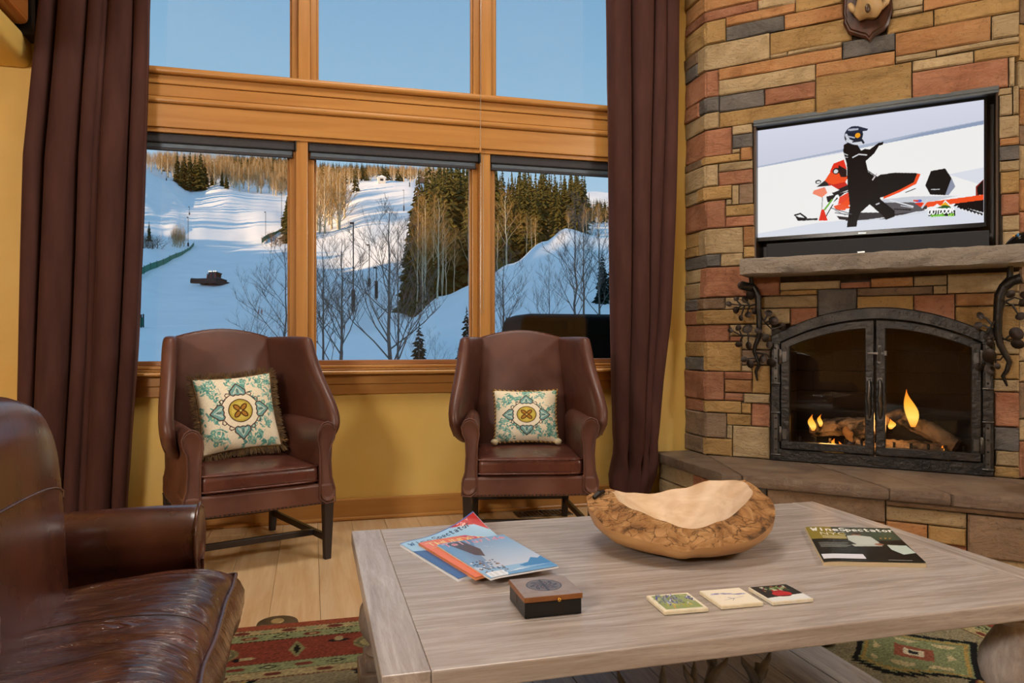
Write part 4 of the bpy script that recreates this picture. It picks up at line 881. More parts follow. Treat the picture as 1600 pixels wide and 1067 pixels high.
def wing_chair(label):
    t = thing('wing_chair', label, 'chair')
    f = MB(); f.prism([(-.345, -.345), (.345, -.345), (.32, .0), (.295, .375), (-.295, .375), (-.32, 0)], .27, .372, lambda x_, a, y_: (x_, y_, a)); f.build('seat_frame', m_lea, t, bevel=.014, seg=3, smooth=40)
    nl = MB()
    for k in range(34): nl.sphere((-.325 + k * .0197, -.3465, .279), (.0042, .003, .0042), 6, 4)
    for sg in (-1, 1):
        for k in range(30): nl.sphere((sg * (.3445 - .0015 * k), -.32 + k * .0225, .279), (.003, .0042, .0042), 6, 4)
    no = nl.build('nail_trim', m_ironplain, t, smooth=180); no['kind'] = 'stuff'
    c = MB(); rbox(c, -.268, .268, -.345, .255, .372, .462, .03, n=4, puff=.018, nn=8)
    cu = weld(c.build('seat_cushion', m_leaseat, t, smooth=180))
    for z in (.456, .386):
        q = MB(); tubeloop(q, [(-.262, -.335, z), (-.2, -.345, z), (0, -.3475, z), (.2, -.345, z), (.262, -.335, z), (.2695, -.2, z), (.2695, .2, z), (.25, .255, z), (-.25, .255, z), (-.2695, .2, z), (-.2695, -.2, z)], .0045)
        q.build('piping', m_leaseat, cu, smooth=180)
    # back
    rows = []; NV = 10
    for i in range(NV + 1):
        v_ = i / NV; w_ = .292 - .045 * v_; rg = []
        def yz(x_, front):
            zt = 1.122 - .042 * (x_ / .25) ** 2; z = .36 + (zt - .36) * v_; y = .235 + .115 * (z - .36) / .75
            if front: y -= .028 * (1 - (x_ / .3) ** 2) * math.sin(PI * min(1, v_ * .9 + .1)) ** .5
            else: y += .085 - .05 * v_ ** 6
            return (x_, y, z)
        for k in range(13): rg.append(yz(-w_ + 2 * w_ * k / 12, True))
        for k in range(13): rg.append(yz(w_ - 2 * w_ * k / 12, False))
        rows.append(rg)
    last = rows[-1]; cy = sum(p_[1] for p_ in last) / 26
    rows.insert(-1, [(p_[0], p_[1], p_[2] - .012) for p_ in last]); rows[-1] = [(p_[0] * .985, cy + (p_[1] - cy) * .55, p_[2] + .004) for p_ in last]
    b_ = MB().loft(rows).build('backrest', m_lea, t, smooth=180, sub=1)
    for sg in (-1, 1):
        # arm: mushroom section lofted from front to back
        sec = [(.268, .30), (.270, .42), (.268, .53), (.258, .585), (.262, .628), (.282, .658), (.306, .666), (.332, .655), (.347, .622), (.340, .585), (.326, .555), (.322, .48), (.327, .40), (.343, .345), (.345, .28), (.30, .275)]
        rows = []
        cxs = sum(p_[0] for p_ in sec) / 16; czs = .47
        for y, k, dz in ((-.338, .82, 0), (-.350, .93, 0), (-.352, .985, 0), (-.345, 1, 0), (-.2, 1, .0), (0, 1, .004), (.15, 1, .004), (.28, 1, 0)):
            rows.append([(sg * (cxs + (x_ - cxs) * k - (.02 * (y + .345) / .6 if y > -.34 else 0)), y, czs + (z - czs) * k + (dz if z > .5 else 0)) for x_, z in sec])
        a = MB().loft(rows).build('arm', m_lea, t, smooth=180, sub=1)
        q = MB(); tubeloop(q, [(sg * (cxs + (x_ - cxs) * 1.0), -.3485, czs + (z - czs) * 1.0) for x_, z in sec], .004); q.build('piping', m_lea, a, smooth=180)
        # wing
        rows = []
        for z, fx, fy, bx, k in ((.505, .305, -.10, .30, .35), (.52, .33, -.16, .305, .8), (.56, .362, -.235, .302, 1), (.62, .384, -.272, .298, 1), (.68, .39, -.262, .292, 1), (.75, .383, -.215, .284, 1), (.85, .362, -.135, .274, 1), (.94, .347, -.075, .265, 1), (1.02, .338, -.04, .258, 1), (1.062, .334, -.025, .254, .9), (1.078, .33, -.005, .253, .5)):
            B = Vector((sg * (bx - .035), .375 + .09 * (z - .5), z)); F = Vector((sg * fx, fy, z)); d = (F - B).normalized(); n_ = Vector((-d.y, d.x, 0)) * (1 if sg * -d.y > 0 else -1); Lg = (F - B).length
            def pt(al, nn): return B + d * (Lg * al) + n_ * nn * k + n_ * .012 * math.sin(PI * al)
            rows.append([pt(0, .022), pt(.35, .024), pt(.7, .024), pt(.9, .034), pt(.975, .032), pt(1.01, .012), pt(1.01, -.012), pt(.96, -.032), pt(.86, -.034), pt(.65, -.026), pt(.35, -.026), pt(0, -.024)])
        wg = MB().loft(rows).build('wing', m_lea, t, smooth=180, sub=2)
        q = MB(); q.tube([Vector(r_[4]).lerp(Vector(r_[8]), .10) + (Vector(r_[5]) - Vector(r_[2])).normalized() * -.004 for r_ in rows[2:-1]], .0035, 6); q.build('piping', m_lea, wg, smooth=180)
        # outside panel
        q = MB(); q.prism([(-.30, .275), (.36, .275), (.37, .60), (.30, .62), (-.20, .60), (-.28, .5)], 0, 1, lambda y, a_, z, sg=sg: (sg * ((.318 if a_ else .296) - .03 * (y + .3) / .65), y, z))
        q.build('side_panel', m_lea, t, bevel=.01, smooth=40)
    for x_, y, bx, by in ((-.318, -.318, -.316, -.316), (.318, -.318, .316, -.316), (-.272, .345, -.268, .385), (.272, .345, .268, .385)):
        q = MB(); q.loft([[(cx0 + sx_ * h, cy0 + sy * h, z) for sx_, sy in ((-1, -1), (1, -1), (1, 1), (-1, 1))] for cx0, cy0, h, z in ((bx, by, .016, 0), (x_, y, .024, .275))]); q.build('leg', m_leg, t, bevel=.003)
    q = MB()
    for sg in (-1, 1): q.loft([[(sg * (.317 if y < 0 else .27) + a, y, .10 + b2) for a, b2 in ((-.011, -.016), (.011, -.016), (.011, .016), (-.011, .016))] for y in (-.30, .362)])
    q.box(-.30, .30, -.185, -.162, .088, .118); q.box(-.262, .262, .352, .375, .11, .142)
    q.build('stretcher', m_leg, t, bevel=.003)
    return t
ch1 = wing_chair('brown leather wing chair standing by the left curtain, holding the fringed cushion')
ch2 = copy_tree(ch1); ch2['label'] = 'brown leather wing chair by the right curtain, holding the cushion with cord trim'
for c_ in (ch1, ch2): c_['group'] = 'wing chairs at the window'
ch1.location = (-.336, 3.905, 0); ch1.rotation_euler = (0, 0, math.radians(20)); ch2.location = (1.128, 3.93, 0); ch2.rotation_euler = (0, 0, math.radians(-11.5))

# ---- scatter cushions with printed front
def pillow_canvas(seed):
    c = Canvas(200, 200, '#e6dcc2'); rd = random.Random(seed)
    T_ = ('#4f8c84', '#6fa79a', '#8fc0b2', '#5a968c')
    for k in range(95):
        x_, y = rd.random(), rd.random()
        if abs(x_ - .5) + abs(y - .5) < .30: continue
        a0 = rd.uniform(0, 6.28); ln = rd.uniform(.06, .12)
        c.line([(x_, y), (x_ + ln * math.cos(a0), y + ln * math.sin(a0)), (x_ + ln * 1.3 * math.cos(a0 + .6), y + ln * 1.3 * math.sin(a0 + .6))], .006, T_[k % 4])
        for q in range(7):
            a = a0 + rd.uniform(-1.3, 1.3); d = ln * rd.uniform(.2, 1.1); c.ell(x_ + d * math.cos(a), y + d * math.sin(a), .026, .010, rd.choice(T_), a + rd.uniform(-.7, .7))
        if k % 4 == 0:
            for q in range(6): c.ell(x_ + .022 * math.cos(q * 1.05), y + .022 * math.sin(q * 1.05), .014, .014, '#6aa398')
            c.ell(x_, y, .012, .012, '#c9cf9a')
    D_ = '#4a2a22'; TE = '#6f9f9c'
    c.poly([(.5, .16), (.84, .5), (.5, .84), (.16, .5)], '#e8dec6')
    for q in range(4):
        a = q * PI / 2; ca, sa = math.cos(a), math.sin(a); R = lambda x_, y: (.5 + 1.14 * (x_ * ca - y * sa), .5 + 1.14 * (x_ * sa + y * ca))
        heart = [R(x_, y) for x_, y in ((.345, 0), (.30, .045), (.25, .09), (.205, .092), (.185, .06), (.20, .03), (.19, 0), (.20, -.03), (.185, -.06), (.205, -.092), (.25, -.09), (.30, -.045))]
        c.poly(heart, TE); c.line(heart + [heart[0]], .014, D_)
        for s_ in (-1, 1):
            c.line([R(.30, 0), R(.25, s_ * .03), R(.215, s_ * .055), R(.22, s_ * .03), R(.245, s_ * .022)], .008, '#dfe4d4'); c.line([R(.27, 0), R(.22, 0)], .006, D_)
            sp_ = [R(.215, s_ * .10), R(.225, s_ * .135), R(.20, s_ * .155), R(.175, s_ * .14), R(.185, s_ * .12)]; c.line(sp_, .012, D_)
        c.line([R(.20, .10), R(.165, .15), R(.15, .165), R(.10, .20)], .013, D_)
    c.ell(.5, .5, .165, .165, '#4a3416'); c.ell(.5, .5, .150, .150, '#b9a445'); c.ell(.5, .5, .125, .125, '#c9b654')
    for q in range(4):
        a = PI / 4 + q * PI / 2; x_, y = .5 + .065 * math.cos(a), .5 + .065 * math.sin(a)
        c.ell(x_, y, .060, .038, '#55350f', a); c.ell(x_, y, .042, .020, '#a8762e', a)
    c.ell(.5, .5, .026, .026, '#6b4a1c'); c.ell(.5, .5, .014, .014, '#d9cf7a')
    return c.grain(.035, seed)
m_pil = vmat('printed_linen', .8, 0, .3, 300, .2); m_pilb = pmat('cushion_back', '#cdbf9d', '#b9ab88', rough=.85, nscale=40)
m_fr1 = pmat('fringe_brown', '#3e2a14', '#6a4f26', rough=.8, nscale=40); m_gold = pmat('cord_gold', '#a8823e', '#b8934c', rough=.6, nscale=60)
def cushion(label, W, H, T, fringe, chair, lx, ly, lz, tilt, roll, seed):
    t = thing('cushion', label, 'cushion', (0, 0, 0), 'cushions on the wing chairs')
    def P_(u, v_, sg=1):
        a, b_ = 2 * u - 1, 2 * v_ - 1; th = T * (max(0, 1 - abs(a) ** 2.4) * max(0, 1 - abs(b_) ** 2.4)) ** .55
        return ((u - .5) * W * (1 - .07 * (1 - b_ * b_)), -sg * th, (v_ - .5) * H * (1 - .07 * (1 - a * a)))
    link('front', pillow_canvas(seed).mesh('cushion_front', lambda u, v_: P_(u, v_), m_pil), t)
    MB().grid([[P_(u, v_, -1) for u in np.linspace(0, 1, 25)] for v_ in np.linspace(0, 1, 25)]).build('back', m_pilb, t, smooth=180)
    per = [P_(u, 0) for u in np.linspace(0, 1, 40)][:-1] + [P_(1, v_) for v_ in np.linspace(0, 1, 40)][:-1] + [P_(u, 1) for u in np.linspace(1, 0, 40)][:-1] + [P_(0, v_) for v_ in np.linspace(1, 0, 40)][:-1]
    if fringe:
        q = MB(); rd = random.Random(3); n_ = len(per); tubeloop(q, per, .006)
        for i in range(n_):
            for k in range(9):
                f = rd.random(); a, b_ = Vector(per[i]), Vector(per[(i + 1) % n_]); p_ = a + (b_ - a) * f; d = Vector((p_.x / W, 0, p_.z / H)); m_ = max(abs(d.x), abs(d.z)); d = Vector((d.x if abs(d.x) > m_ * .93 else 0, 0, d.z if abs(d.z) > m_ * .93 else 0)).normalized()
                d = (d + Vector((rd.uniform(-.35, .35), rd.uniform(-.5, .5), rd.uniform(-.35, .35)))).normalized(); L = rd.uniform(.026, .042); s_ = Vector((d.z, 0, -d.x)).normalized() * .0016
                e_ = p_ + d * L + Vector((0, 0, -.006 * rd.random())); q.add([p_ - s_, p_ + s_, e_ + s_ * .5, e_ - s_ * .5], [(0, 1, 2, 3)])
        o = q.build('fringe', m_fr1, t, fix=False, label='bushy dark brown fringe'); o['kind'] = 'stuff'
    else:
        for ph_, mt in ((0, m_fr1), (PI, m_gold)):
            q = MB(); pts = []; n_ = len(per)
            for i in range(n_ * 2):
                a = Vector(per[(i // 2) % n_]); b_ = Vector(per[(i // 2 + 1) % n_]); p_ = a + (b_ - a) * (.5 * (i % 2)); out_ = Vector((p_.x, 0, p_.z)).normalized()
                w_ = i * 1.15 + ph_; pts.append(p_ + out_ * .004 * math.cos(w_) + Vector((0, 1, 0)) * .004 * math.sin(w_))
            tubeloop(q, pts, .0045, 6); q.build('trim_cord', mt, t, smooth=180)
        q = MB()
        for sx_ in (-1, 1): q.sphere((sx_ * W * .49, 0, -H * .48), (.022, .02, .018), 10, 8)
        q.build('corner_tuck', m_pilb, t, smooth=180)
    t.matrix_world = Matrix.Translation(chair.location) @ Matrix.Rotation(chair.rotation_euler.z, 4, 'Z') @ Matrix.Translation((lx, ly, lz)) @ Matrix.Rotation(math.radians(tilt), 4, 'X') @ Matrix.Rotation(math.radians(roll), 4, 'Y')
    return t
cushion('cream and teal printed cushion with a bushy dark brown fringe, on the left wing chair', .385, .385, .062, True, ch1, -.005, .06, .692, -17, -4, 1)
cushion('cream and teal printed cushion with twisted cord trim, on the right wing chair', .36, .30, .06, False, ch2, .01, .085, .632, -16, 0, 2)

# ================================================================== big leather armchair in the left foreground
m_lea2 = leather('club_chair_leather', '#3c2019', '#552e22', '#744838', .28, coat=.4); m_lea2s = leather('club_chair_seat_leather', '#3a1f18', '#5a3226', '#7a4c3a', .22, wr=1.0, coat=.5)
t = thing('armchair', 'large dark brown leather armchair in the left foreground, cut by the frame', 'armchair', (-.7, 1.6, 0))
q = MB(); q.box(-.98, -.25, 1.06, 2.24, .10, .30); q.build('base', m_lea2, t, bevel=.02, smooth=40)
NX, NY = 70, 110; X0, X1, Y0, Y1 = -.80, -.205, 1.0, 2.175
def seatpt(u, v_):
    x_ = X0 + (X1 - X0) * u; y = Y0 + (Y1 - Y0) * v_; a, b_ = 2 * u - 1, 2 * v_ - 1
    dome = (max(0, 1 - abs(a) ** 5) * max(0, 1 - abs(b_) ** 7)) ** .6
    z = .395 + (.085 * dome) - .055 * (1 - u) - .03 * max(0, abs(b_) - .55) * (1 - u) * 2
    fr_ = max(0, (u - .35) / .65); wv = mnoise.noise((x_ * 3.0, y * 13 + 1.2 * math.sin(5 * x_), 3.1)) * .016 + mnoise.noise((x_ * 5, y * 30, 9)) * .007
    z += dome * wv * (.5 + fr_ * 1.1)
    return (x_ + .008 * mnoise.noise((0, y * 6, 1)) * u, y, z)
rows = [[seatpt(i / NX, j / NY) for i in range(NX + 1)] for j in range(NY + 1)]
c = MB(); c.grid(rows)
edge = [rows[0][i] for i in range(NX + 1)] + [rows[j][NX] for j in range(1, NY + 1)] + [rows[NY][i] for i in range(NX - 1, -1, -1)] + [rows[j][0] for j in range(NY - 1, 0, -1)]
rg = [edge]
for dz, ox in ((.02, .012), (.05, .024), (.085, .020), (.105, .004)):
    rg.append([(p_[0] + (ox + .004 * mnoise.noise((p_[1] * 22, dz * 30, 4))) * (1 if p_[0] > X1 - .03 else 0), p_[1] + ox * (1 if p_[1] > Y1 - .003 else -1 if p_[1] < Y0 + .003 else 0), p_[2] - dz) for p_ in edge])
c.grid(rg, cu=True); k = len(c.v); c.v += [tuple(p_) for p_ in rg[-1]]; c.f.append(tuple(range(k, k + len(edge))))
cu = weld(c.build('seat_cushion', m_lea2s, t, smooth=180))
for dz, o_ in ((0, .003), (.098, .010)):
    q = MB(); fe = [(p_[0] + o_, p_[1], p_[2] + .003 - dz) for p_ in [rows[j][NX] for j in range(0, NY + 1)]]; fe += [(p_[0], p_[1] + o_, p_[2] + .003 - dz) for p_ in [rows[NY][i] for i in range(NX - 1, 20, -1)]]
    q.tube(fe, .0055, 8); q.build('piping', m_lea2, cu, smooth=180)
def seam(pts, par): MB().tube(pts, .0009, 5).build('seam', m_wooddark, par)
seam([(x_[0], x_[1], x_[2] + .0008) for x_ in [rows[66][i] for i in range(4, NX)]], cu)
for yc in (2.235, .93):
    sg = 1 if yc > 1.5 else -1; sec = []
    for k in range(14):
        a = -.30 * PI + 1.6 * PI * k / 13; sec.append((.095 * math.cos(a), .095 * math.sin(a) + .49))
    sec += [(-.06, .30), (-.06, .14), (.06, .14), (.065, .30)]
    rows2 = []
    for x_, k_, up_ in ((-.315, .80, 0), (-.302, .92, 0), (-.298, .985, .0), (-.306, 1, 0), (-.40, 1, .002), (-.52, 1, 0), (-.64, 1.0, -.004), (-.80, 1, -.01), (-.98, 1, -.02)):
        rows2.append([(x_, yc + sg * a * k_, .40 + (z - .40) * k_ + up_) for a, z in sec])
    a_ = MB().loft(rows2).build('arm', m_lea2, t, smooth=180, sub=1)
    q = MB(); tubeloop(q, [(-.3035, p_[1], p_[2]) for p_ in rows2[3]], .005); q.build('piping', m_lea2, a_, smooth=180)
# back: arched panel with rounded far edge
rows = []; NB = 16
for i in range(NB + 1):
    v_ = i / NB; rg = []
    def bp(y, front):
        f = (y - 1.585) / .525; zt = .938 - .125 * abs(f) ** 3.2; z = .36 + (zt - .36) * v_
        x_ = -.600 + .01 * math.sin(PI * v_) - .03 * v_ if front else -.90 - .05 * v_
        if front: x_ += .05 * (1 - abs(f) ** 4) - .02 * max(0, v_ - .85) / .15 + .03 * max(0, 1 - v_ * 3) * (1 - f * f)
        else: x_ += .06 * v_ ** 5
        return (x_, y, z)
    hw = .525 - .012 * math.sin(PI * v_)
    for k in range(17): rg.append(bp(1.585 - hw + 2 * hw * k / 16, True))
    for k in range(17): rg.append(bp(1.585 + hw - 2 * hw * k / 16, False))
    rows.append(rg)
lt = rows[-1]; cxm = sum(p_[0] for p_ in lt) / len(lt); rows.insert(-1, [(p_[0], p_[1], p_[2] - .02) for p_ in lt]); rows[-1] = [(cxm + (p_[0] - cxm) * .6, 1.585 + (p_[1] - 1.585) * .985, p_[2] + .006) for p_ in lt]
bk2 = MB().loft(rows).build('backrest', m_lea2, t, smooth=180, sub=1)
r10 = [rows[10][k] for k in range(17)]; MB().tube([(p_[0] + .002, p_[1], p_[2]) for p_ in r10], .0022, 6).build('seam', m_lea2, bk2, smooth=180)
for sx_, sy in ((-.93, 1.12), (-.93, 2.18), (-.31, 1.12), (-.31, 2.18)): MB().lathe([(.018, 0), (.026, .03), (.03, .105)], 10, (sx_, sy, 0)).build('foot', m_leg, t, smooth=40)

t.location.z += .0125
# ================================================================== rug
rw, rh = 330, 300; RX0, RX1, RY0, RY1 = -1.0, 2.72, .35, 2.868
rc = Canvas(rw * 2, rh * 2, '#7a3324'); H2, W2 = rc.a.shape[:2]
xx = RX0 + (RX1 - RX0) * rc.X; yy = RY0 + (RY1 - RY0) * rc.Y
dd = np.minimum(np.minimum(RY1 - yy, yy - RY0), np.minimum(xx - RX0, RX1 - xx))      # distance from the border
al = np.where((RY1 - yy <= np.minimum(xx - RX0, RX1 - xx)) | (yy - RY0 <= np.minimum(xx - RX0, RX1 - xx)), xx, yy)
C_ = Canvas.c; rc.a[:] = C_('#9a4a30')
rc.a[dd < .045] = C_('#a8482a')
def band(a, b_, col): rc.a[(dd >= a) & (dd < b_)] = C_(col)
band(.045, .09, '#b4a066'); band(.09, .15, '#8d9a62'); band(.15, .34, '#963a26'); band(.34, .40, '#8d9a62'); band(.40, .45, '#b4a066')
rs2 = np.random.RandomState(4)
def rep(d0, rd_, per, ra, rb, col, ph=0, diamond=False):
    p_ = ((al + ph) % per) - per / 2; e_ = (np.abs(p_) / ra + np.abs(dd - d0) / rb) if diamond else (p_ / ra) ** 2 + ((dd - d0) / rb) ** 2
    rc.a[(e_ < 1) & (dd > .04) & (dd < .46)] = C_(col)
rep(.067, 0, .16, .028, .014, '#7a3022'); rep(.067, 0, .16, .02, .010, '#8f9b62', .08); rep(.12, 0, .21, .034, .017, '#2f2a22', 0, True); rep(.12, 0, .21, .022, .010, '#a5b070', 0, True); rep(.12, 0, .21, .03, .014, '#8a3524', .105); rep(.12, 0, .21, .012, .006, '#c9b87a', .105)
for k, (ra, rb, col) in enumerate(((.125, .075, '#8b7f4c'), (.115, .066, '#6d6a45'), (.10, .056, '#a2975f'), (.075, .036, '#4e5a58'), (.06, .028, '#b3a06a'), (.035, .030, '#47505a'), (.03, .013, '#a8482a'))): rep(.245, 0, .62, ra, rb, col, .05 , k > 2)
rep(.245, 0, .62, .028, .07, '#8b8a52', .36, True); rep(.245, 0, .62, .012, .045, '#1f1c1a', .36, True); rep(.205, 0, .62, .04, .012, '#23201d', .22); rep(.19, 0, .62, .015, .02, '#b59f66', .22); rep(.29, 0, .62, .03, .012, '#b9a66c', .52); rep(.295, 0, .62, .016, .018, '#1f1c1a', .55, True)
rep(.37, 0, .21, .034, .016, '#2f2a22', .03, True); rep(.37, 0, .21, .02, .008, '#a5b070', .03, True); rep(.37, 0, .21, .03, .012, '#8a3524', .13); rep(.425, 0, .16, .028, .012, '#7a3022', .04)
for e_ in (.046, .09, .15, .34, .40, .45): rc.a[(np.abs(dd - e_) < .0035) & (np.sin(al * 420) > -.2)] = C_('#2c2018')
fld = dd > .455; rc.a[fld] = C_('#8f8560')
vx = np.array([[mnoise.noise((x_ * 3.2, y * 3.2, 0)) for x_ in np.linspace(RX0, RX1, W2 // 6)] for y in np.linspace(RY0, RY1, H2 // 6)]).repeat(6, 0).repeat(6, 1)[:H2, :W2]
gx, gy = (xx % .56) - .28, (yy % .46) - .23; wob = vx * .09
m1 = (np.abs(gx + wob) + np.abs(gy + wob * .6)); sel = (np.floor(xx / .56) + np.floor(yy / .46)) % 3
for s_, col in ((0, '#7c2e20'), (1, '#7f8c58'), (2, '#8c7a52')): rc.a[fld & (m1 < .24) & (sel == s_)] = C_(col)
rc.a[fld & (np.abs(m1 - .245) < .014)] = C_('#15191c'); rc.a[fld & (np.abs(m1 - .215) < .008)] = C_('#b08d3a'); rc.a[fld & (m1 < .085)] = C_('#9a4a30'); rc.a[fld & (m1 < .045)] = C_('#cfc39c'); rc.a[fld & (m1 < .022)] = C_('#1d2226')
rc.a[fld & (np.abs(m1 - .16) < .02) & (np.sin(xx * 40) * np.sin(yy * 40) > .2)] = C_('#c4b27a')
gr_ = rc.a.mean(-1, keepdims=True); rc.a = (gr_ + (rc.a - gr_) * .72) * .92
rc.a = np.clip(rc.a * (1 + rs2.normal(0, .10, rc.a.shape[:2])[..., None]), 0, 1)
rg_ = thing('rug', 'red and green patterned oriental rug under the coffee table', 'rug', (.9, 1.6, 0))
link('pile', rc.mesh('rug_pile', lambda u, v_: (RX0 + (RX1 - RX0) * u, RY0 + (RY1 - RY0) * v_ , .012), vmat('wool_pile', .95, 0, .9, 500, .1)), rg_)
MB().box(RX0, RX1, RY0, RY1, .0005, .0115).build('backing', pmat('rug_edge', '#8a3d25', '#a04a2e', rough=.95, nscale=60), rg_)

# ================================================================== coffee table
def tablewood(name, st):
    m, t_, b = newmat(name); setb(b, .27, 0, .85); v = objco(t_)
    n = noise_n(t_, mapping(t_, v, st), 3, 7, .62, .8); c = ramp(t_, n, [(.28, hx('#8f847d')), (.5, hx('#a89e97')), (.72, hx('#bdb5b0'))])
    n2 = noise_n(t_, mapping(t_, v, tuple(k * 3 for k in st)), 9, 5, .7); c = mixc(t_, ramp(t_, n2, [(.5, (0, 0, 0)), (.75, (.45,) * 3)]), c, hx('#7b6a5e'))
    n3 = noise_n(t_, mapping(t_, v, st), 1.1, 3, .5, 1.5); c = mixc(t_, ramp(t_, n3, [(.62, (0, 0, 0)), (.66, (.35,) * 3), (.70, (0, 0, 0))]), c, hx('#857060'))
    t_.links.new(c, b.inputs['Base Color']); bumpn(t_, b, noise_n(t_, mapping(t_, v, tuple(k * 2 for k in st)), 14, 6, .7), .18, .003); return m
m_tx = tablewood('bleached_wood_x', (1.1, 16, 16)); m_ty = tablewood('bleached_wood_y', (16, 1.1, 16)); m_tleg = tablewood('bleached_wood_leg', (9, 9, 2)); setb(m_tleg.node_tree.nodes['Principled BSDF'], .6, 0, .3)
tb = thing('coffee_table', 'large bleached wood coffee table with turned legs on the rug', 'coffee table', (.95, 1.85, 0))
TX0, TX1, TY0, TY1, TZ = .118, 1.784, 1.327, 2.372, .46
def plank(x0, x1, y0, y1, mat, nm='board', z0=TZ - .042, z1=TZ, par=tb, bev=.0016): MB().box(x0, x1, y0, y1, z0, z1).build(nm, mat, par, bevel=bev)
fr_ = MB(); fr_.box(TX0 + .01, TX1 - .01, TY0 + .01, TY1 - .01, TZ - .036, TZ - .012); fr_.build('top_core', m_tx, tb)
E_ = .088; g = .0003
for x0, x1, rr_ in ((TX0, TX0 + E_, 1), (TX1 - E_, TX1, 1)): MB().box(x0, x1, TY0, TY1, TZ - .042, TZ).build('end_board', m_ty, tb, bevel=.0025, seg=2)
ys = [TY0, TY0 + .19, TY0 + .37, TY0 + .535, TY0 + .71, TY0 + .88, TY1]
for a, b_ in zip(ys, ys[1:]):
    MB().box(TX0 + E_ + g, TX1 - E_ - g, a + (g if a > TY0 else 0), b_ - (g if b_ < TY1 else 0), TZ - .042, TZ - .0003).build('board', m_tx, tb, bevel=.0035 if (a == TY0 or b_ == TY1) else .0012, seg=2)
prof = [(.001, .142), (.05, .142), (.056, .150), (.05, .160), (.036, .166), (.033, .172), (.05, .18), (.068, .205), (.076, .24), (.072, .275), (.055, .31), (.040, .335), (.036, .35), (.046, .358), (.052, .368), (.046, .378), (.05, .385), (.05, .418), (.001, .418)]
LP = ((.205, 1.47), (.205, 2.2), (1.685, 1.47), (1.685, 2.2))
for x_, y in LP:
    lg = MB().lathe([(r, z) for r, z in prof], 28, (x_, y, 0)).build('leg', m_tleg, tb, smooth=60)
    q = MB(); q.box(x_ - .075, x_ + .075, y - .075, y + .075, .062, .112); q.box(x_ - .06, x_ + .06, y - .06, y + .06, .112, .143); q.build('plinth', m_tleg, tb, bevel=.005)
    MB().lathe([(.02, .013), (.03, .02), (.03, .04), (.001, .04)], 12, (x_, y, 0)).build('foot', m_leg, tb, smooth=40)
m_shelf = tablewood('weathered_shelf', (16, 1.1, 16)); rr_ = m_shelf.node_tree
for nd in rr_.nodes:
    if nd.bl_idname == 'ShaderNodeValToRGB' and len(nd.color_ramp.elements) == 3 and nd.color_ramp.elements[0].position < .3:
        for k, h in enumerate(('#8d8d92', '#a6a6aa', '#bab9ba')): nd.color_ramp.elements[k].color = hx(h)
SX0, SX1 = .13, 1.60; n_ = 12
for k in range(n_):
    a, b_ = SX0 + (SX1 - SX0) * k / n_, SX0 + (SX1 - SX0) * (k + 1) / n_
    MB().box(a + .0015, b_ - .0015, 1.395, 2.275, .040, .061).build('shelf_plank', m_shelf, tb, bevel=.002)
q = MB()
for y in (1.47, 2.2): q.box(.15, 1.74, y - .03, y + .03, .02, .0395)
q.build('shelf_rail', m_tleg, tb, bevel=.003)

# ---- root wood bowl
bw = thing('wooden_bowl', 'rustic root wood bowl with a rough cracked rim on the coffee table', 'bowl', (1.04, 1.98, TZ))
BC = Vector((1.035, 1.985, TZ)); CAMA = math.radians(-90 - 15 - 0)
NT = 96
def tabf(tab, a): # periodic table of (deg, value), linear with smoothing; angle 0 = picture right, 90 = away from the camera
    a %= 360; tab = [(tab[-1][0] - 360, tab[-1][1])] + tab + [(tab[0][0] + 360, tab[0][1])]
    for (p_, q_), (r_, s_) in zip(tab, tab[1:]):
        if p_ <= a <= r_: f = (a - p_) / (r_ - p_); f = f * f * (3 - 2 * f); return q_ + (s_ - q_) * f
ZR = [(0, .125), (25, .155), (50, .148), (75, .115), (100, .098), (120, .105), (138, .125), (155, .118), (170, .125), (190, .098), (215, .072), (245, .060), (262, .045), (272, .055), (300, .062), (330, .09)]     # outer rim height
RR = [(0, .272), (30, .265), (60, .238), (100, .225), (140, .25), (165, .268), (200, .258), (240, .25), (258, .262), (268, .25), (290, .255), (330, .268)]     # outer rim radius
WI = [(0, .055), (25, .03), (45, .012), (100, .008), (130, .02), (150, .05), (175, .085), (200, .085), (240, .085), (270, .075), (300, .085), (330, .08)]     # width of the rough rim
ZI = [(0, .155), (25, .163), (50, .15), (75, .117), (100, .10), (120, .108), (140, .125), (165, .14), (190, .125), (215, .118), (245, .10), (270, .085), (300, .10), (330, .13)]   # inner lip height
def bpos(a, r, z, n1=0):
    th = math.radians(a) - math.radians(15); return BC + Vector((math.cos(th) * r, math.sin(th) * r, z))
rows_o, rows_r, rows_i = [], [], []
angs = [360 * k / NT for k in range(NT)]
for f in np.linspace(0, 1, 9):
    rows_o.append([bpos(a, .05 + (tabf(RR, a) - .05) * math.sin(f * PI / 2) ** .9 * (1 + .0 * f), tabf(ZR, a) * (1 - math.cos(f * PI / 2)) ** 1.15) for a in angs])
for f in np.linspace(0, 1, 7):
    rw_ = []
    for a in angs:
        r0, r1 = tabf(RR, a), tabf(RR, a) - tabf(WI, a); z0, z1 = tabf(ZR, a), tabf(ZI, a); p_ = bpos(a, r0 + (r1 - r0) * f, z0 + (z1 - z0) * f ** .8)
        if 0 < f < 1: 
            nz = mnoise.noise(p_ * 26) * .010 + mnoise.noise(p_ * 60) * .006; nz -= .012 * max(0, 1 - abs(((a - 266 + 180) % 360) - 180) / 5); p_ = p_ + Vector((0, 0, nz * min(1, tabf(WI, a) / .04)))
        rw_.append(p_)
    rows_r.append(rw_)
for f in np.linspace(0, 1, 10):
    rows_i.append([bpos(a, (tabf(RR, a) - tabf(WI, a)) * (1 - f) + .001, .028 + (tabf(ZI, a) - .028) * (1 - f) ** 1.7) for a in angs])
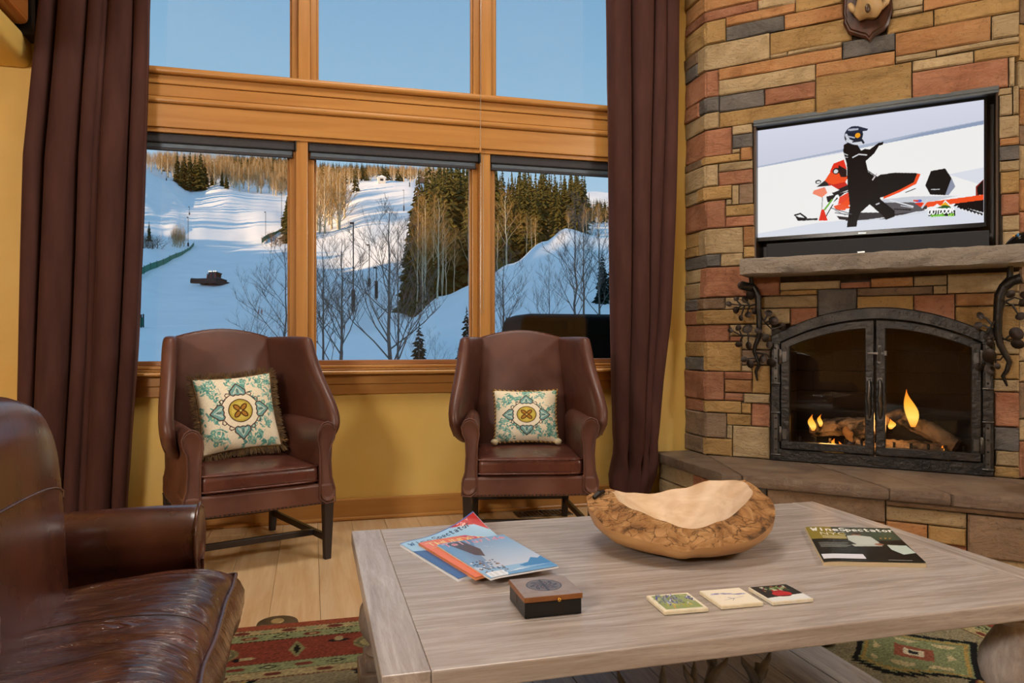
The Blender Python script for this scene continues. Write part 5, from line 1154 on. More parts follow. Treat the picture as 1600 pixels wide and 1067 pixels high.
m_bo = pmat('bowl_outside', '#a87a4a', '#bd935f', rough=.45, nscale=4, stretch=(1, 1, 5), dist=1, bump=.1, bscale=30); m_bi = pmat('bowl_inside', '#c6a682', '#dcc3a4', rough=.5, nscale=4, stretch=(2, 2, 5), dist=1.2, bump=.06, bscale=20)
m_br, t_, b = newmat('bowl_rough_rim'); setb(b, .75, 0, .25); v = objco(t_); n1 = noise_n(t_, v, 14, 7, .65, 1.0)
vo = t_.nodes.new('ShaderNodeTexVoronoi'); vo.feature = 'DISTANCE_TO_EDGE'; vo.inputs['Scale'].default_value = 20
vd = t_.nodes.new('ShaderNodeVectorMath'); vd.operation = 'ADD'; tn = t_.nodes.new('ShaderNodeTexNoise'); tn.inputs['Scale'].default_value = 9; tn.inputs['Detail'].default_value = 5; t_.links.new(v, tn.inputs['Vector'])
vs = t_.nodes.new('ShaderNodeVectorMath'); vs.operation = 'SCALE'; vs.inputs[3].default_value = .12; t_.links.new(tn.outputs['Color'], vs.inputs[0]); t_.links.new(v, vd.inputs[0]); t_.links.new(vs.outputs[0], vd.inputs[1]); t_.links.new(mapping(t_, vd.outputs[0], (.55, 1, 2.2)), vo.inputs['Vector'])
cr_ = ramp(t_, vo.outputs[0], [(0, (.2, .2, .2)), (.035, (1, 1, 1))]); c = ramp(t_, n1, [(.36, hx('#4d3824')), (.47, hx('#94683c')), (.66, hx('#bd9260'))])
c = mixc(t_, cr_, hx('#4a3018'), c); t_.links.new(c, b.inputs['Base Color']); p_ = bumpn(t_, b, cr_, .6, .006); bumpn(t_, b, n1, 1.0, .02, p_)
o = MB(); o.grid(rows_o, cu=True); k = len(o.v); o.v += [tuple(p_) for p_ in rows_o[0]]; o.f.append(tuple(range(k, k + NT))); body = weld(o.build('body', m_bo, bw, smooth=180))
MB().grid(rows_r, cu=True).build('rough_rim', m_br, bw, smooth=50, label='rough cracked orange brown rim')
MB().grid(rows_i, cu=True).build('hollow', m_bi, bw, smooth=180, label='pale smooth hollow')
MB().tube([bpos(176, .245, .128), bpos(172, .23, .138), bpos(168, .215, .142)], [.006, .009, .005], 6).build('bark_chip', m_ironplain, bw, label='dark sliver of bark')

# ---- magazines
def magazine(label, corners, z0, th, canvas, curl=None, spine='#d9dde4', grp='magazines on the coffee table'):
    (tl, bl, br, tr) = [Vector((*c_, 0)) for c_ in corners]; ctr = (tl + bl + br + tr) / 4
    t = thing('magazine', label, 'magazine', (ctr.x, ctr.y, z0), grp)
    def zz(u, v_): return (curl * max(0, u - .25) ** 2 * max(0, v_ - .25) ** 2 * 3.1 if curl else 0)
    def P_(u, v_, h=th): p_ = bl * (1 - u) * (1 - v_) + br * u * (1 - v_) + tr * u * v_ + tl * (1 - u) * v_; return (p_.x, p_.y, z0 + h - .0012 * (1 - math.sin(PI * min(1, u * 6 + .0) / 2)) * 2 + zz(u, v_))
    link('cover', canvas.mesh('cover', lambda u, v_: P_(u, v_), vmat('glossy_cover_' + canvas.name, .22)), t)
    q = MB(); N_ = 20; top = [[P_(i / N_, j / N_, th - .0018) for i in range(N_ + 1)] for j in range(N_ + 1)]
    q.grid(top); q.grid([[(p_[0], p_[1], z0 + (p_[2] - z0 - th) * .93 + .0003) for p_ in r_] for r_ in top])
    per = top[0] + [r_[-1] for r_ in top[1:]] + top[-1][-2::-1] + [r_[0] for r_ in top[-2:0:-1]]
    q.grid([per, [(p_[0], p_[1], z0 + (p_[2] - z0 - th) * .93 + .0003) for p_ in per]], cu=True); q.build('pages', pmat('pages_' + canvas.name, spine, rough=.6), t)
    return t
c = Canvas(150, 190, '#9cc3e2'); c.name = 'pale_blue'
c.poly([(0, 0), (1, 0), (1, .5), (0, .7)], '#a9c6e4'); c.poly([(0, 0), (.5, 0), (.3, .6), (0, .75)], '#3f5f96'); c.poly([(.62, 1), (1, 1), (1, .70), (.9, .86)], '#b02a26'); c.line([(0, .995), (1, .995)], .02, '#3c66ac'); c.text('Wine', .06, .87, .075, .013, '#2c4a78', .055); c.text('Spectator', .37, .87, .075, .013, '#1c2430', .042)
c.text('ITALY', .70, .95, .025, .005, '#f4e8e8', .03); c.text('TOP', .72, .915, .025, .006, '#f4e8e8', .03)
Zt = TZ + .0006
magazine('pale blue magazine with a curled red corner, lowest of the stack on the coffee table', ((.244, 2.157), (.346, 1.801), (.585, 1.90), (.485, 2.285)), Zt, .010, c, curl=.05, spine='#dfe6f0')
c = Canvas(150, 190, '#c9b04a'); c.name = 'orange'; rd = random.Random(2)
c.poly([(0, 1), (1, 1), (1, .80), (0, .80)], '#e0714a'); c.poly([(.55, 1), (1, 1), (1, .8), (.7, .8)], '#c2506a')
for k in range(60): c.ell(rd.random(), rd.random() * .8, rd.uniform(.02, .1), rd.uniform(.02, .08), rd.choice(('#7fb04a', '#c9c84a', '#e07a3a', '#d95a2e', '#5a8f3c')))
c.poly([(0, .78), (.12, .80), (.12, 0), (0, 0)], '#e2702e'); c.text('THUNDER', .06, .85, .09, .016, '#e8d890', .085)
magazine('orange and green magazine lying between the two blue ones', ((.292, 2.118), (.383, 1.772), (.60, 1.835), (.512, 2.185)), Zt + .0125, .006, c, spine='#d88a5a')
c = Canvas(150, 190, '#8fb6da'); c.name = 'blue'
for k in range(40): f = k / 39; c.poly([(0, .2 + .8 * f), (1, .2 + .8 * f), (1, .2 + .8 * f + .03), (0, .2 + .8 * f + .03)], '#%02x%02x%02x' % (int(190 - 70 * f), int(200 - 35 * f), int(218 - 8 * f)))
c.poly([(0, 1), (.5, 1), (.3, .55), (.22, .15), (0, .3)], '#4f7bac', .55); c.poly([(.10, .98), (.34, .98), (.42, .70), (.34, .50), (.24, .56)], '#4d3f42', .85); rd = random.Random(5)
for k in range(70): c.ell(rd.uniform(.03, .36), rd.uniform(.06, .40) , .014, .012, rd.choice(('#d8dfe6', '#5a4a40', '#38567a', '#8a6a50', '#22303c')))
c.poly([(.0, .0), (.5, .10), (1, .02), (1, 0)], '#d5dfea'); c.poly([(.55, .16), (.72, .2), (.85, .3), (.92, .26), (1, .30), (1, .1), (.6, .12)], '#3a7cb8'); c.poly([(.25, .0), (1, .0), (1, .10), (.3, .06)], '#3a7cb8', .7); c.poly([(.03, .02), (.28, .02), (.28, .12), (.03, .12)], '#e4ebf3')
for k in range(9): c.line([(.06 + k * .022, .03), (.06 + k * .022, .10)], .004, '#9aa8b8')
c.text('Telluride', .06, .89, .085, .020, '#f0c8d0', .075); c.text('Telluride', .06, .89, .085, .009, '#d04a66', .075); c.line([(.52, .76), (.60, .70)], .004, '#e8eef6')
magazine('bright blue magazine with a misty picture, on top of the stack of three', ((.336, 2.062), (.413, 1.739), (.600, 1.785), (.541, 2.118)), Zt + .020, .004, c, spine='#e6e8ec')
c = Canvas(190, 230, '#171a17'); c.name = 'dark'
c.poly([(0, 1), (.42, 1), (.40, .62), (0, .62)], '#8a7c36'); c.poly([(.3, 1), (.46, 1), (.40, .80), (.30, .80)], '#39453c'); c.poly([(.42, 1), (1, 1), (1, .6), (.42, .6)], '#39463a'); c.poly([(.42, .62), (1, .62), (1, 0), (.5, 0)], '#16170f')
c.ell(.535, .76, .05, .06, '#8a5f48'); c.ell(.55, .80, .055, .035, '#3d2a20'); c.poly([(.42, .72), (.52, .74), (.68, .70), (.72, .52), (.66, .44), (.46, .46), (.40, .58)], '#c3cbc4'); c.poly([(.40, .46), (.72, .47), (.72, .42), (.42, .40)], '#b8c0ba'); c.ell(.70, .47, .05, .03, '#9a6b50')
c.poly([(.72, .85), (.95, .85), (.95, .6), (.72, .6)], '#3f5240'); c.poly([(.78, .46), (.98, .45), (1, .25), (.86, .2), (.78, .33)], '#c2d4cc'); c.poly([(.45, .38), (.72, .42), (.95, .05), (.6, .02), (.5, .2)], '#0d0e0c'); c.poly([(.02, .07), (.44, .07), (.44, .19), (.02, .19)], '#dfe2ee')
for k in range(3): c.ell(.78 + .05 * k, .66, .012, .012, '#d98a3a')
x_ = c.text('Wine', .06, .87, .095, .020, '#f0f0ea', .060); c.text('Spectator', x_ + .005, .87, .095, .019, '#f0f0ea', .052); c.text('NYC', .14, .745, .075, .012, '#e9e4c8', .075)
for k in range(4): c.line([(.14, .71 - .022 * k), (.40, .71 - .022 * k)], .008, '#cfc79a')
for k in range(4): c.line([(.06, .50 - .038 * k), (.38 - .05 * (k % 2), .50 - .038 * k)], .012, '#a9aba4')
c.line([(.66, .05), (.88, .05)], .010, '#b8b8b0')
magazine('dark covered magazine lying alone on the coffee table near the stone fireplace', ((1.488, 2.014), (1.301, 1.685), (1.548, 1.60), (1.725, 1.925)), Zt, .012, c, spine='#c9b896')

# ---- small box with a round emblem, stone coasters
bx = thing('coaster_box', 'small black wooden box with a brown lid and a round emblem', 'box', (.498, 1.585, TZ))
b0 = MB(); b0.box(.436, .564, 1.522, 1.648, Zt, TZ + .034); bo = b0.build('body', m_black, bx, bevel=.0015)
q = MB(); q.box(.4355, .4362, 1.585, 1.600, TZ + .012, TZ + .034); q.build('finger_notch', m_wooddark, bx)
q = MB(); q.box(.434, .566, 1.520, 1.650, TZ + .0345, TZ + .0455); q.build('lid', pmat('lid_edge', '#7a4a26', '#96602f', rough=.35, nscale=20), bx, bevel=.001)
c = Canvas(120, 120, '#8f8078'); rd = random.Random(8)
for k in range(60): c.ell(rd.random(), rd.random(), rd.uniform(.05, .15), rd.uniform(.03, .1), rd.choice(('#948680', '#8a7568', '#9c8c84', '#836c5e')), 0, .35)
c.ell(.5, .55, .31, .31, '#1d1c20'); c.ell(.5, .55, .292, .292, '#6c6362')
for k in range(8):
    a = k * PI / 4; c.line([(.5, .55)] + [(.5 + .03 * i * math.cos(a + .22 * i), .55 + .03 * i * math.sin(a + .22 * i)) for i in range(1, 9)], .022, '#26242a'); c.ell(.5 + .2 * math.cos(a), .55 + .2 * math.sin(a), .045, .03, '#31303a', a); c.ell(.5 + .12 * math.cos(a + .4), .55 + .12 * math.sin(a + .4), .02, .02, '#6a2c2c')
c.line([(.5, .27), (.5, .83)], .04, '#2a282e')
link('lid_top', c.mesh('lid_top', lambda u, v_: (.4355 + .129 * u, 1.5215 + .127 * v_, TZ + .0458), vmat('lid_print', .3)), bx)
MB().sphere((.512, 1.519, TZ + .036), (.005, .004, .005), 10, 8).build('knob', pmat('brass', '#c79a4a', rough=.25, metal=1), bx, smooth=180)
def coaster(label, x_, y, rot, canvas, side='#e6dcc0'):
    t = thing('coaster', label, 'coaster', (x_, y, TZ), 'stone coasters on the coffee table')
    m = pmat('tile_' + canvas.name, side, '#d9ceb0', rough=.7, nscale=60)
    rc_ = lambda p_: (x_ + p_[0] * math.cos(rot) - p_[1] * math.sin(rot), y + p_[0] * math.sin(rot) + p_[1] * math.cos(rot), p_[2])
    MB().box(-.0515, .0515, -.0515, .0515, Zt, TZ + .0095, T=lambda a, b_, c_: rc_((a, b_, c_))).build('tile', m, t, bevel=.0018)
    link('print', canvas.mesh('print', lambda u, v_: rc_(((u - .5) * .098, (v_ - .5) * .098, TZ + .0098)), vmat('print_' + canvas.name, .45)), t)
rd = random.Random(12)
c = Canvas(80, 80, '#e4dcc6'); c.name = 'iris'
c.poly([(.06, .06), (.94, .06), (.94, .94), (.06, .94)], '#8d9a6a')
for k in range(90): x_, y = rd.uniform(.08, .92), rd.uniform(.08, .92); c.line([(x_, y), (x_ + rd.uniform(-.08, .08), y + rd.uniform(.05, .18))], .03, rd.choice(('#4a4a86', '#5b5a9a', '#7a86b0', '#5f7a4a', '#a9b07a', '#3a3a66', '#c9cbd8') if y > .28 else ('#d6b84a', '#c9924a', '#8fa04a')))
coaster('cream stone coaster printed with purple irises, leftmost of the three', .786, 1.513, -.05, c)
c = Canvas(80, 80, '#e8e0cc'); c.name = 'hills'
for k in range(40): x_ = rd.uniform(.12, .9); c.ell(x_, .66 + .06 * math.sin(x_ * 6) + rd.uniform(-.03, .03), .06, .03, rd.choice(('#7d80a6', '#9a9cba', '#6a6c98', '#b3b0c4')), 0, .7)
for k in range(8): c.line([(.5, .36), (.5 + rd.uniform(-.3, .3), .36 + rd.uniform(-.14, .1))], .012, '#6a6c96')
for k in range(5): c.line([(.2 + .12 * k, .5), (.25 + .12 * k, .46)], .01, '#b0a8b4')
coaster('cream stone coaster with a pale blue landscape sketch, in the middle of the three', .921, 1.512, -.03, c)
c = Canvas(80, 80, '#17140f'); c.name = 'vase'; c.poly([(0, 0), (1, 0), (1, .34), (0, .22)], '#d8dcdc'); c.ell(.5, .42, .24, .17, '#b01c22'); c.ell(.5, .62, .14, .10, '#9a1a20'); c.ell(.5, .28, .16, .05, '#6a1014')
for k in range(40): c.ell(rd.uniform(.2, .85), rd.uniform(.62, .92), .05, .022, rd.choice(('#6f8a4a', '#a8b88a', '#43592e', '#8a2a2a', '#cfd6c0')), rd.uniform(0, 3))
coaster('dark stone coaster printed with a red vase, rightmost of the three', 1.045, 1.505, -.03, c, '#ded9cc')

# ---- things on the floor and shelf
an = thing('antler_pile', 'bundle of grey antlers lying on the lower shelf of the coffee table', 'antlers', (.86, 1.72, .062))
m_ant = pmat('grey_antler', '#5f5d60', '#85827f', rough=.45, nscale=12, bump=.2, bscale=40)
def antler(base, pts, r, tines):
    P_ = [Vector(base) + Vector((p_[0], p_[1], p_[2] * .78)) for p_ in pts]; o = MB().tube(P_, np.linspace(r, r * .35, len(P_)), 8).build('antler', m_ant, an, smooth=180)
    for i, d, L in tines:
        d = Vector(d).normalized(); L *= .9; p_ = P_[i]; MB().tube([p_, p_ + d * L * .4 + Vector((0, 0, .01)), p_ + d * L * .8 + Vector((0, 0, L * .1)), p_ + d * L * .95 + Vector((0, 0, L * .2))], [r * .75, r * .6, r * .4, .002], 7).build('tine', m_ant, o, smooth=180)
antler((.74, 1.78, .075), [(0, 0, 0), (.05, -.03, .05), (.12, -.05, .075), (.20, -.06, .07), (.27, -.05, .08)], .019, [(1, (-.5, .1, 1), .11), (2, (-.1, -.2, 1), .10), (3, (.1, .1, 1), .10)])
antler((.90, 1.68, .075), [(0, 0, 0), (.06, .03, .06), (.10, .07, .10), (.13, .10, .15), (.15, .11, .19)], .019, [(1, (-.6, 0, 1), .12), (2, (.8, -.1, .8), .09), (3, (-.5, .1, 1), .08)])
antler((1.06, 1.74, .075), [(0, 0, 0), (.03, .0, .05), (.07, -.01, .10), (.08, 0, .16)], .019, [(1, (.9, 0, .5), .11), (2, (-.6, .1, .8), .08), (2, (.7, .2, .7), .09)])
antler((.80, 1.62, .075), [(0, 0, 0), (-.04, .05, .05), (-.07, .08, .10), (-.075, .09, .15)], .019, [(1, (.5, .1, 1), .10), (2, (-.7, 0, .8), .07)])
fo = thing('floor_outlet', 'round bronze floor outlet cover half under the rug edge', 'floor outlet', (-.132, 2.884, 0))
MB().lathe([(.001, .0), (.075, .0), (.073, .004), (.06, .0055), (.001, .0058)], 32, (-.125, 2.905, 0.0004)).build('cover_plate', pmat('old_bronze', '#5f5138', '#75664a', rough=.4, metal=.6, nscale=20), fo, smooth=40)
MB().lathe([(.001, .0062), (.024, .0062), (.023, .0085), (.001, .009)], 24, (-.125, 2.915, 0)).build('cap', pmat('old_brass', '#b8a06a', '#c9b27c', rough=.35, metal=.5, nscale=20), fo, smooth=40)
fv = thing('floor_vent', 'dark bronze floor register under the right wing chair', 'vent', (1.36, 4.35, 0))
q = MB(); q.box(1.19, 1.53, 4.27, 4.285, .0006, .006); q.box(1.19, 1.53, 4.405, 4.42, .0006, .006); q.box(1.19, 1.205, 4.285, 4.405, .0006, .006); q.box(1.515, 1.53, 4.285, 4.405, .0006, .006); q.build('frame', m_wooddark, fv, bevel=.002)
for k in range(12): MB().box(1.208 + k * .0256, 1.222 + k * .0256, 4.285, 4.405, .0006, .0045).build('slat', m_wooddark, fv)
MB().box(1.205, 1.515, 4.285, 4.405, .0004, .0012).build('duct', m_black, fv)
wv = thing('woven_basket', 'grey checked woven basket on the hearth at the right edge of the picture', 'basket', (3.36, 2.62, .338))
rows = []; th_ = np.linspace(0, 2 * PI, 40, endpoint=False)
for z, r in ((.339, .13), (.36, .145), (.42, .152), (.455, .156), (.462, .15), (.45, .143), (.36, .132), (.345, .01)): rows.append([(3.375 + r * math.cos(a), 2.64 + r * math.sin(a), z) for a in th_])
m_wv, t_, b = newmat('woven_grey'); setb(b, .9, 0, .1); ck = t_.nodes.new('ShaderNodeTexChecker'); ck.inputs['Scale'].default_value = 1; tcx = t_.nodes.new('ShaderNodeTexCoord')
t_.links.new(mapping(t_, tcx.outputs['Object'], (160, 160, 160)), ck.inputs['Vector']); ck.inputs[1].default_value = hx('#8d817c'); ck.inputs[2].default_value = hx('#4c4340'); t_.links.new(ck.outputs[0], b.inputs['Base Color'])
MB().loft(rows).build('basket_wall', m_wv, wv, smooth=60)
for k in range(3): MB().tube([(3.32 + k * .05, 2.60 + .03 * k, .36), (3.34 + k * .05, 2.66, .42), (3.35 + k * .04, 2.69 - .03 * k, .47)], .02, 8).build('kindling', m_log, wv)
# ================================================================== outside: ski hill, forest, snow groomer
YAW = math.radians(15); RT = Vector((math.cos(YAW), -math.sin(YAW), 0)); FWD = Vector((math.sin(YAW), math.cos(YAW), 0))
NEAR = ((6, -2.2), (20, -1.3))
def colz(pairs): return [(d, z) for d, z in NEAR] + [(d, 1.05 + (533.5 - v_) / 1165 * d) for d, v_ in pairs]
TCOL = [(-500, colz(((45, 562), (120, 470), (170, 420), (260, 350), (420, 262), (600, 240), (1200, 235)))),
    (150, colz(((45, 562), (120, 472), (170, 425), (260, 355), (350, 300), (420, 262), (600, 244), (1200, 245)))),
    (222, colz(((45, 562), (120, 478), (170, 437), (260, 378), (350, 310), (430, 264), (600, 246), (1200, 252)))),
    (262, colz(((45, 562), (120, 478), (170, 446), (260, 385), (350, 322), (430, 280), (600, 250), (1200, 252)))),
    (300, colz(((45, 562), (120, 478), (170, 447), (270, 386), (350, 328), (430, 298), (600, 262), (1200, 250)))),
    (345, colz(((45, 562), (120, 480), (170, 449), (270, 386), (350, 330), (430, 292), (600, 266), (1200, 250)))),
    (400, colz(((45, 562), (120, 482), (170, 450), (280, 384), (350, 332), (430, 303), (600, 276), (900, 250), (1200, 246)))),
    (455, colz(((45, 562), (120, 488), (170, 455), (280, 385), (350, 342), (430, 312), (600, 280), (900, 254), (1200, 256)))),
    (510, colz(((45, 562), (100, 502), (170, 450), (260, 392), (350, 342), (430, 305), (600, 278), (1200, 262)))),
    (580, colz(((45, 562), (100, 500), (170, 442), (260, 388), (350, 330), (430, 286), (600, 277), (1200, 262)))),
    (640, colz(((45, 553), (70, 512), (100, 478), (150, 446), (260, 385), (350, 330), (430, 288), (600, 277), (1200, 266)))),
    (690, colz(((30, 562), (60, 490), (75, 467), (100, 462), (180, 418), (300, 352), (450, 302), (600, 280), (1200, 268)))),
    (745, colz(((30, 558), (55, 474), (70, 449), (90, 446), (150, 425), (300, 360), (450, 310), (600, 285), (1200, 270)))),
    (800, colz(((30, 552), (48, 474), (62, 420), (78, 418), (150, 402), (300, 355), (450, 318), (1200, 290)))),
    (850, colz(((30, 548), (45, 455), (60, 386), (74, 388), (150, 382), (300, 345), (450, 318), (1200, 296)))),
    (885, colz(((30, 546), (45, 444), (60, 363), (74, 368), (150, 370), (300, 338), (450, 315), (1200, 300)))),
    (940, colz(((30, 546), (45, 446), (60, 374), (74, 378), (150, 370), (300, 340), (450, 316), (1200, 300)))),
    (1100, colz(((30, 546), (45, 450), (60, 385), (150, 370), (300, 340), (450, 316), (1200, 300)))), (2600, colz(((30, 546), (60, 400), (150, 380), (450, 330), (1200, 300))))]
def li(tab, x_):
    if x_ <= tab[0][0]: return tab[0][1]
    for (a, b_), (c, d) in zip(tab, tab[1:]):
        if x_ <= c: f = (x_ - a) / (c - a); return b_ + (d - b_) * f
    return tab[-1][1]
def ground_z(u, d):
    if u <= TCOL[0][0]: return li(TCOL[0][1], d)
    for (ua, A), (ub, B) in zip(TCOL, TCOL[1:]):
        if u <= ub:
            f = (u - ua) / (ub - ua); f = f * f * (3 - 2 * f); return li(A, d) * (1 - f) + li(B, d) * f
    return li(TCOL[-1][1], d)
def place(u, d, dz=0):
    p_ = RT * ((u - 800) / 1165 * d) + FWD * d; p_.z = ground_z(u, d) + dz; return p_
m_snow, t_, b = newmat('snow'); setb(b, .65, 0, .25); v = objco(t_)
t_.links.new(ramp(t_, noise_n(t_, v, .12, 6, .6), [(.3, hx('#eceff3')), (.7, hx('#f6f8fa'))]), b.inputs['Base Color']); bumpn(t_, b, noise_n(t_, v, 1.4, 6, .6), .25, .12)
us = [-500, -300, -150, 0] + list(range(100, 1120, 9)) + [1200, 1400, 1800, 2600]; ds = [6 * (1500 / 6) ** (k / 95) for k in range(96)]
rows = []
for d in ds:
    row = []
    for u in us:
        p_ = place(u, d); p_.z += (mnoise.noise(p_ * .05) * .012 + mnoise.noise(p_ * .2) * .003) * min(d, 200) * (1 if d > 25 else 0); row.append(p_)
    rows.append(row)
g_ = MB().grid(rows).build('ground', m_snow, None, smooth=180, fix=False); struct(g_)
# ridge on the left of the valley, outside the frame: it keeps the low sun off the valley floor
rr_ = random.Random(6); rows = []
for k in range(261):
    y = -420 + k * 4.6; zt = 72.3 + .070 * y + 2.5 * mnoise.noise((y * .012, 0, 0)) + 3.0 * mnoise.noise((y * .06, 3, 0)); sp_ = max(0, mnoise.noise((y * .16, 7, 0))) * 26 + max(0, mnoise.noise((y * .45, 2, 0))) * 12
    rows.append([(-430, y, -20), (-380, y, 30 + .2 * zt), (-330, y, zt - 8), (-305, y, zt), (-303, y, zt + sp_), (-300, y, zt), (-280, y, zt - 9), (-235, y, 10), (-200, y, -12)])
struct(MB().grid(rows).build('hill_ridge', m_snow, None, smooth=30, fix=False))

# ---- tree kinds
m_needle = pmat('spruce_needles', '#3c3d1e', '#60592c', rough=.8, nscale=.6, spec=.1); m_needled = pmat('young_spruce_needles', '#18221c', '#26322a', rough=.85, nscale=3, spec=.1)
m_trunk = pmat('spruce_trunk', '#3d3022', '#52402c', rough=.9); m_aspen = pmat('aspen_bark', '#b9a888', '#cfc2a6', rough=.75, nscale=2, stretch=(1, 1, 5)); m_twig = pmat('golden_twigs', '#98743f', '#b48d52', rough=.85, nscale=.5, spec=.1)
m_bare = pmat('grey_bark', '#4f4a46', '#6e6861', rough=.8, nscale=6); m_bareb = pmat('grey_twigs', '#5c5450', '#77706a', rough=.85, nscale=4, spec=.1)
def spruce_mesh(nm, sd, levels=17, wide=.17, den=9, mat=None, bare=.08):
    rd = random.Random(sd); q = MB()
    for i in range(levels):
        f = i / (levels - 1); z = bare + (1 - bare) * f ** .92 * .97; r = wide * (1 - f) ** .85 * rd.uniform(.75, 1.15) + .008
        n_ = max(4, int(den * (1 - .5 * f)))
        for k in range(n_):
            a = 2 * PI * (k + rd.random() * .8) / n_ + i; L = r * rd.uniform(.65, 1.15); dr = L * rd.uniform(.25, .6); w_ = L * rd.uniform(.22, .36) + .006; c, s = math.cos(a), math.sin(a); z0 = z + rd.uniform(-.015, .015)
            P = lambda l, sw, h: (c * l - s * sw, s * l + c * sw, z0 + h)
            q.add([P(0, 0, .012), P(L * .55, w_, -dr * .55), P(L, 0, -dr), P(L * .55, -w_, -dr * .55), P(L * .5, 0, -dr * .35 + w_ * .45), P(L * .5, 0, -dr * .5 - w_ * .9)], [(0, 1, 4), (1, 2, 4), (2, 3, 4), (3, 0, 4), (0, 5, 2)])
    q.add([(.012, 0, .95), (-.006, .01, .95), (-.006, -.01, .95), (0, 0, 1.02)], [(0, 1, 3), (1, 2, 3), (2, 0, 3)])
    return q.mesh(nm, mat or m_needle, 0, False)
def trunk_mesh(nm, mat, top=.9, r=.014):
    return MB().tube([(0, 0, -.04), (0.002, 0, .3), (-.002, .001, .65), (0, 0, top)], [r, r * .8, r * .5, r * .15], 6).mesh(nm, mat, 180)
def branch_tree(sd, levels=3, n1=14, spread=.9, r0=.016, start=.18, thin=.35, sides=4, droop=0, lenf=.38, split=5):
    """bare crown: returns (stem builder, twig builder) for a tree of height 1"""
    rd = random.Random(sd); stem, tw = MB(), MB()
    pts = [Vector((.02 * mnoise.noise((k * .8, sd, 0)), .02 * mnoise.noise((k * .8, sd, 5)), k / 8)) for k in range(9)]; pts[0].z = -.05; stem.tube(pts, [r0 * (1 - .88 * k / 8) for k in range(9)], 6)
    def grow(p_, d, L, r, lv):
        q = [p_]; dd_ = d.copy()
        for k in range(3):
            dd_ = (dd_ + Vector((rd.uniform(-.22, .22), rd.uniform(-.22, .22), rd.uniform(-.05, .22) - droop))).normalized(); q.append(q[-1] + dd_ * L / 3)
        (tw if lv < levels else stem).tube(q, [r, r * .75, r * .5, r * .22], sides if lv > 1 else 3, False)
        if lv > 1:
            for k in range(split):
                f = rd.uniform(.25, 1); i = min(2, int(f * 3)); b0 = q[i] + (q[i + 1] - q[i]) * (f * 3 - i); ax = Vector((rd.uniform(-1, 1), rd.uniform(-1, 1), rd.uniform(-.2, .7))).normalized()
                grow(b0, (dd_ * .8 + ax * .75).normalized(), L * rd.uniform(.42, .62), r * thin + .0003, lv - 1)
    for k in range(n1):
        f = start + (1 - start) * (k + rd.random()) / n1 * .97; i = min(7, int(f * 8)); p_ = pts[i] + (pts[i + 1] - pts[i]) * (f * 8 - i); a = k * 2.4 + rd.uniform(-.5, .5)
        grow(p_, Vector((math.cos(a) * spread, math.sin(a) * spread, rd.uniform(.55, 1.1))).normalized(), lenf * (1.05 - f) + .07, r0 * .42 * (1.1 - f), levels)
    return stem, tw
def two(stem, twig, ms, mt, nm):       # stem and twigs in one mesh with two materials, for trees too small to show parts
    q = MB(); q.add(stem.v, stem.f); k = len(stem.f); q.add(twig.v, twig.f); me_ = q.mesh(nm, ms, 180, False); me_.materials.append(mt)
    idx = np.zeros(len(me_.polygons), np.int32); idx[k:] = 1; me_.polygons.foreach_set('material_index', idx); return me_
SPR = [spruce_mesh('spruce', s_, 26, w_, 9) for s_, w_ in ((1, .14), (2, .17), (3, .12))]
SPF = [spruce_mesh('far_spruce', s_, 13, w_, 6) for s_, w_ in ((4, .15), (5, .2))]
def aspen(sd, lv, n1, split, r0=.010, lenf=.30, st=.3): s_, w_ = branch_tree(sd, lv, n1, .55, r0, st, .4, 3, 0, lenf, split); return two(s_, w_, m_aspen, m_twig, 'aspen')
ASP = [aspen(11, 3, 16, 5), aspen(12, 3, 18, 5, .011, .34, .4), aspen(13, 3, 14, 6, .009, .28)]
ASF = [aspen(21, 2, 26, 7, .026, .36, .10), aspen(22, 2, 26, 7, .024, .42, .08)]
for a_ in ASF:                     # thicker twigs on the far kind so the crowns hold together at a distance
    pass
rt_ = random.Random(21)
def tree(nm, me_, u, d, h, label, cat, group, wid=1.0):
    o = bpy.data.objects.new(nm, me_); COL.objects.link(o); p_ = place(u, d, -.02 * h); o.location = p_; s_ = wid * rt_.uniform(.9, 1.15) * h
    o.scale = (s_, s_, h); o.rotation_euler = (rt_.uniform(-.03, .03), rt_.uniform(-.03, .03), rt_.uniform(0, 6.28)); return tag(o, label, cat, group)
def hpx(u, d, vtop): return max(1.5, 1.05 + (533.5 - vtop) / 1165 * d - ground_z(u, d))
S_ = 'spruce'; CATT = 'tree'
def stand(nm, meshes, n, urange, drange, vtop, label, group, wid=1.0, jit=.18):
    for k in range(n):
        u, d = rt_.uniform(*urange), rt_.uniform(*drange); h = hpx(u, d, vtop(u)) * rt_.uniform(1 - jit, 1.0 + jit * .35); h = min(h, 30)
        tree(nm, rt_.choice(meshes), u, d, h, label, CATT, group, wid)
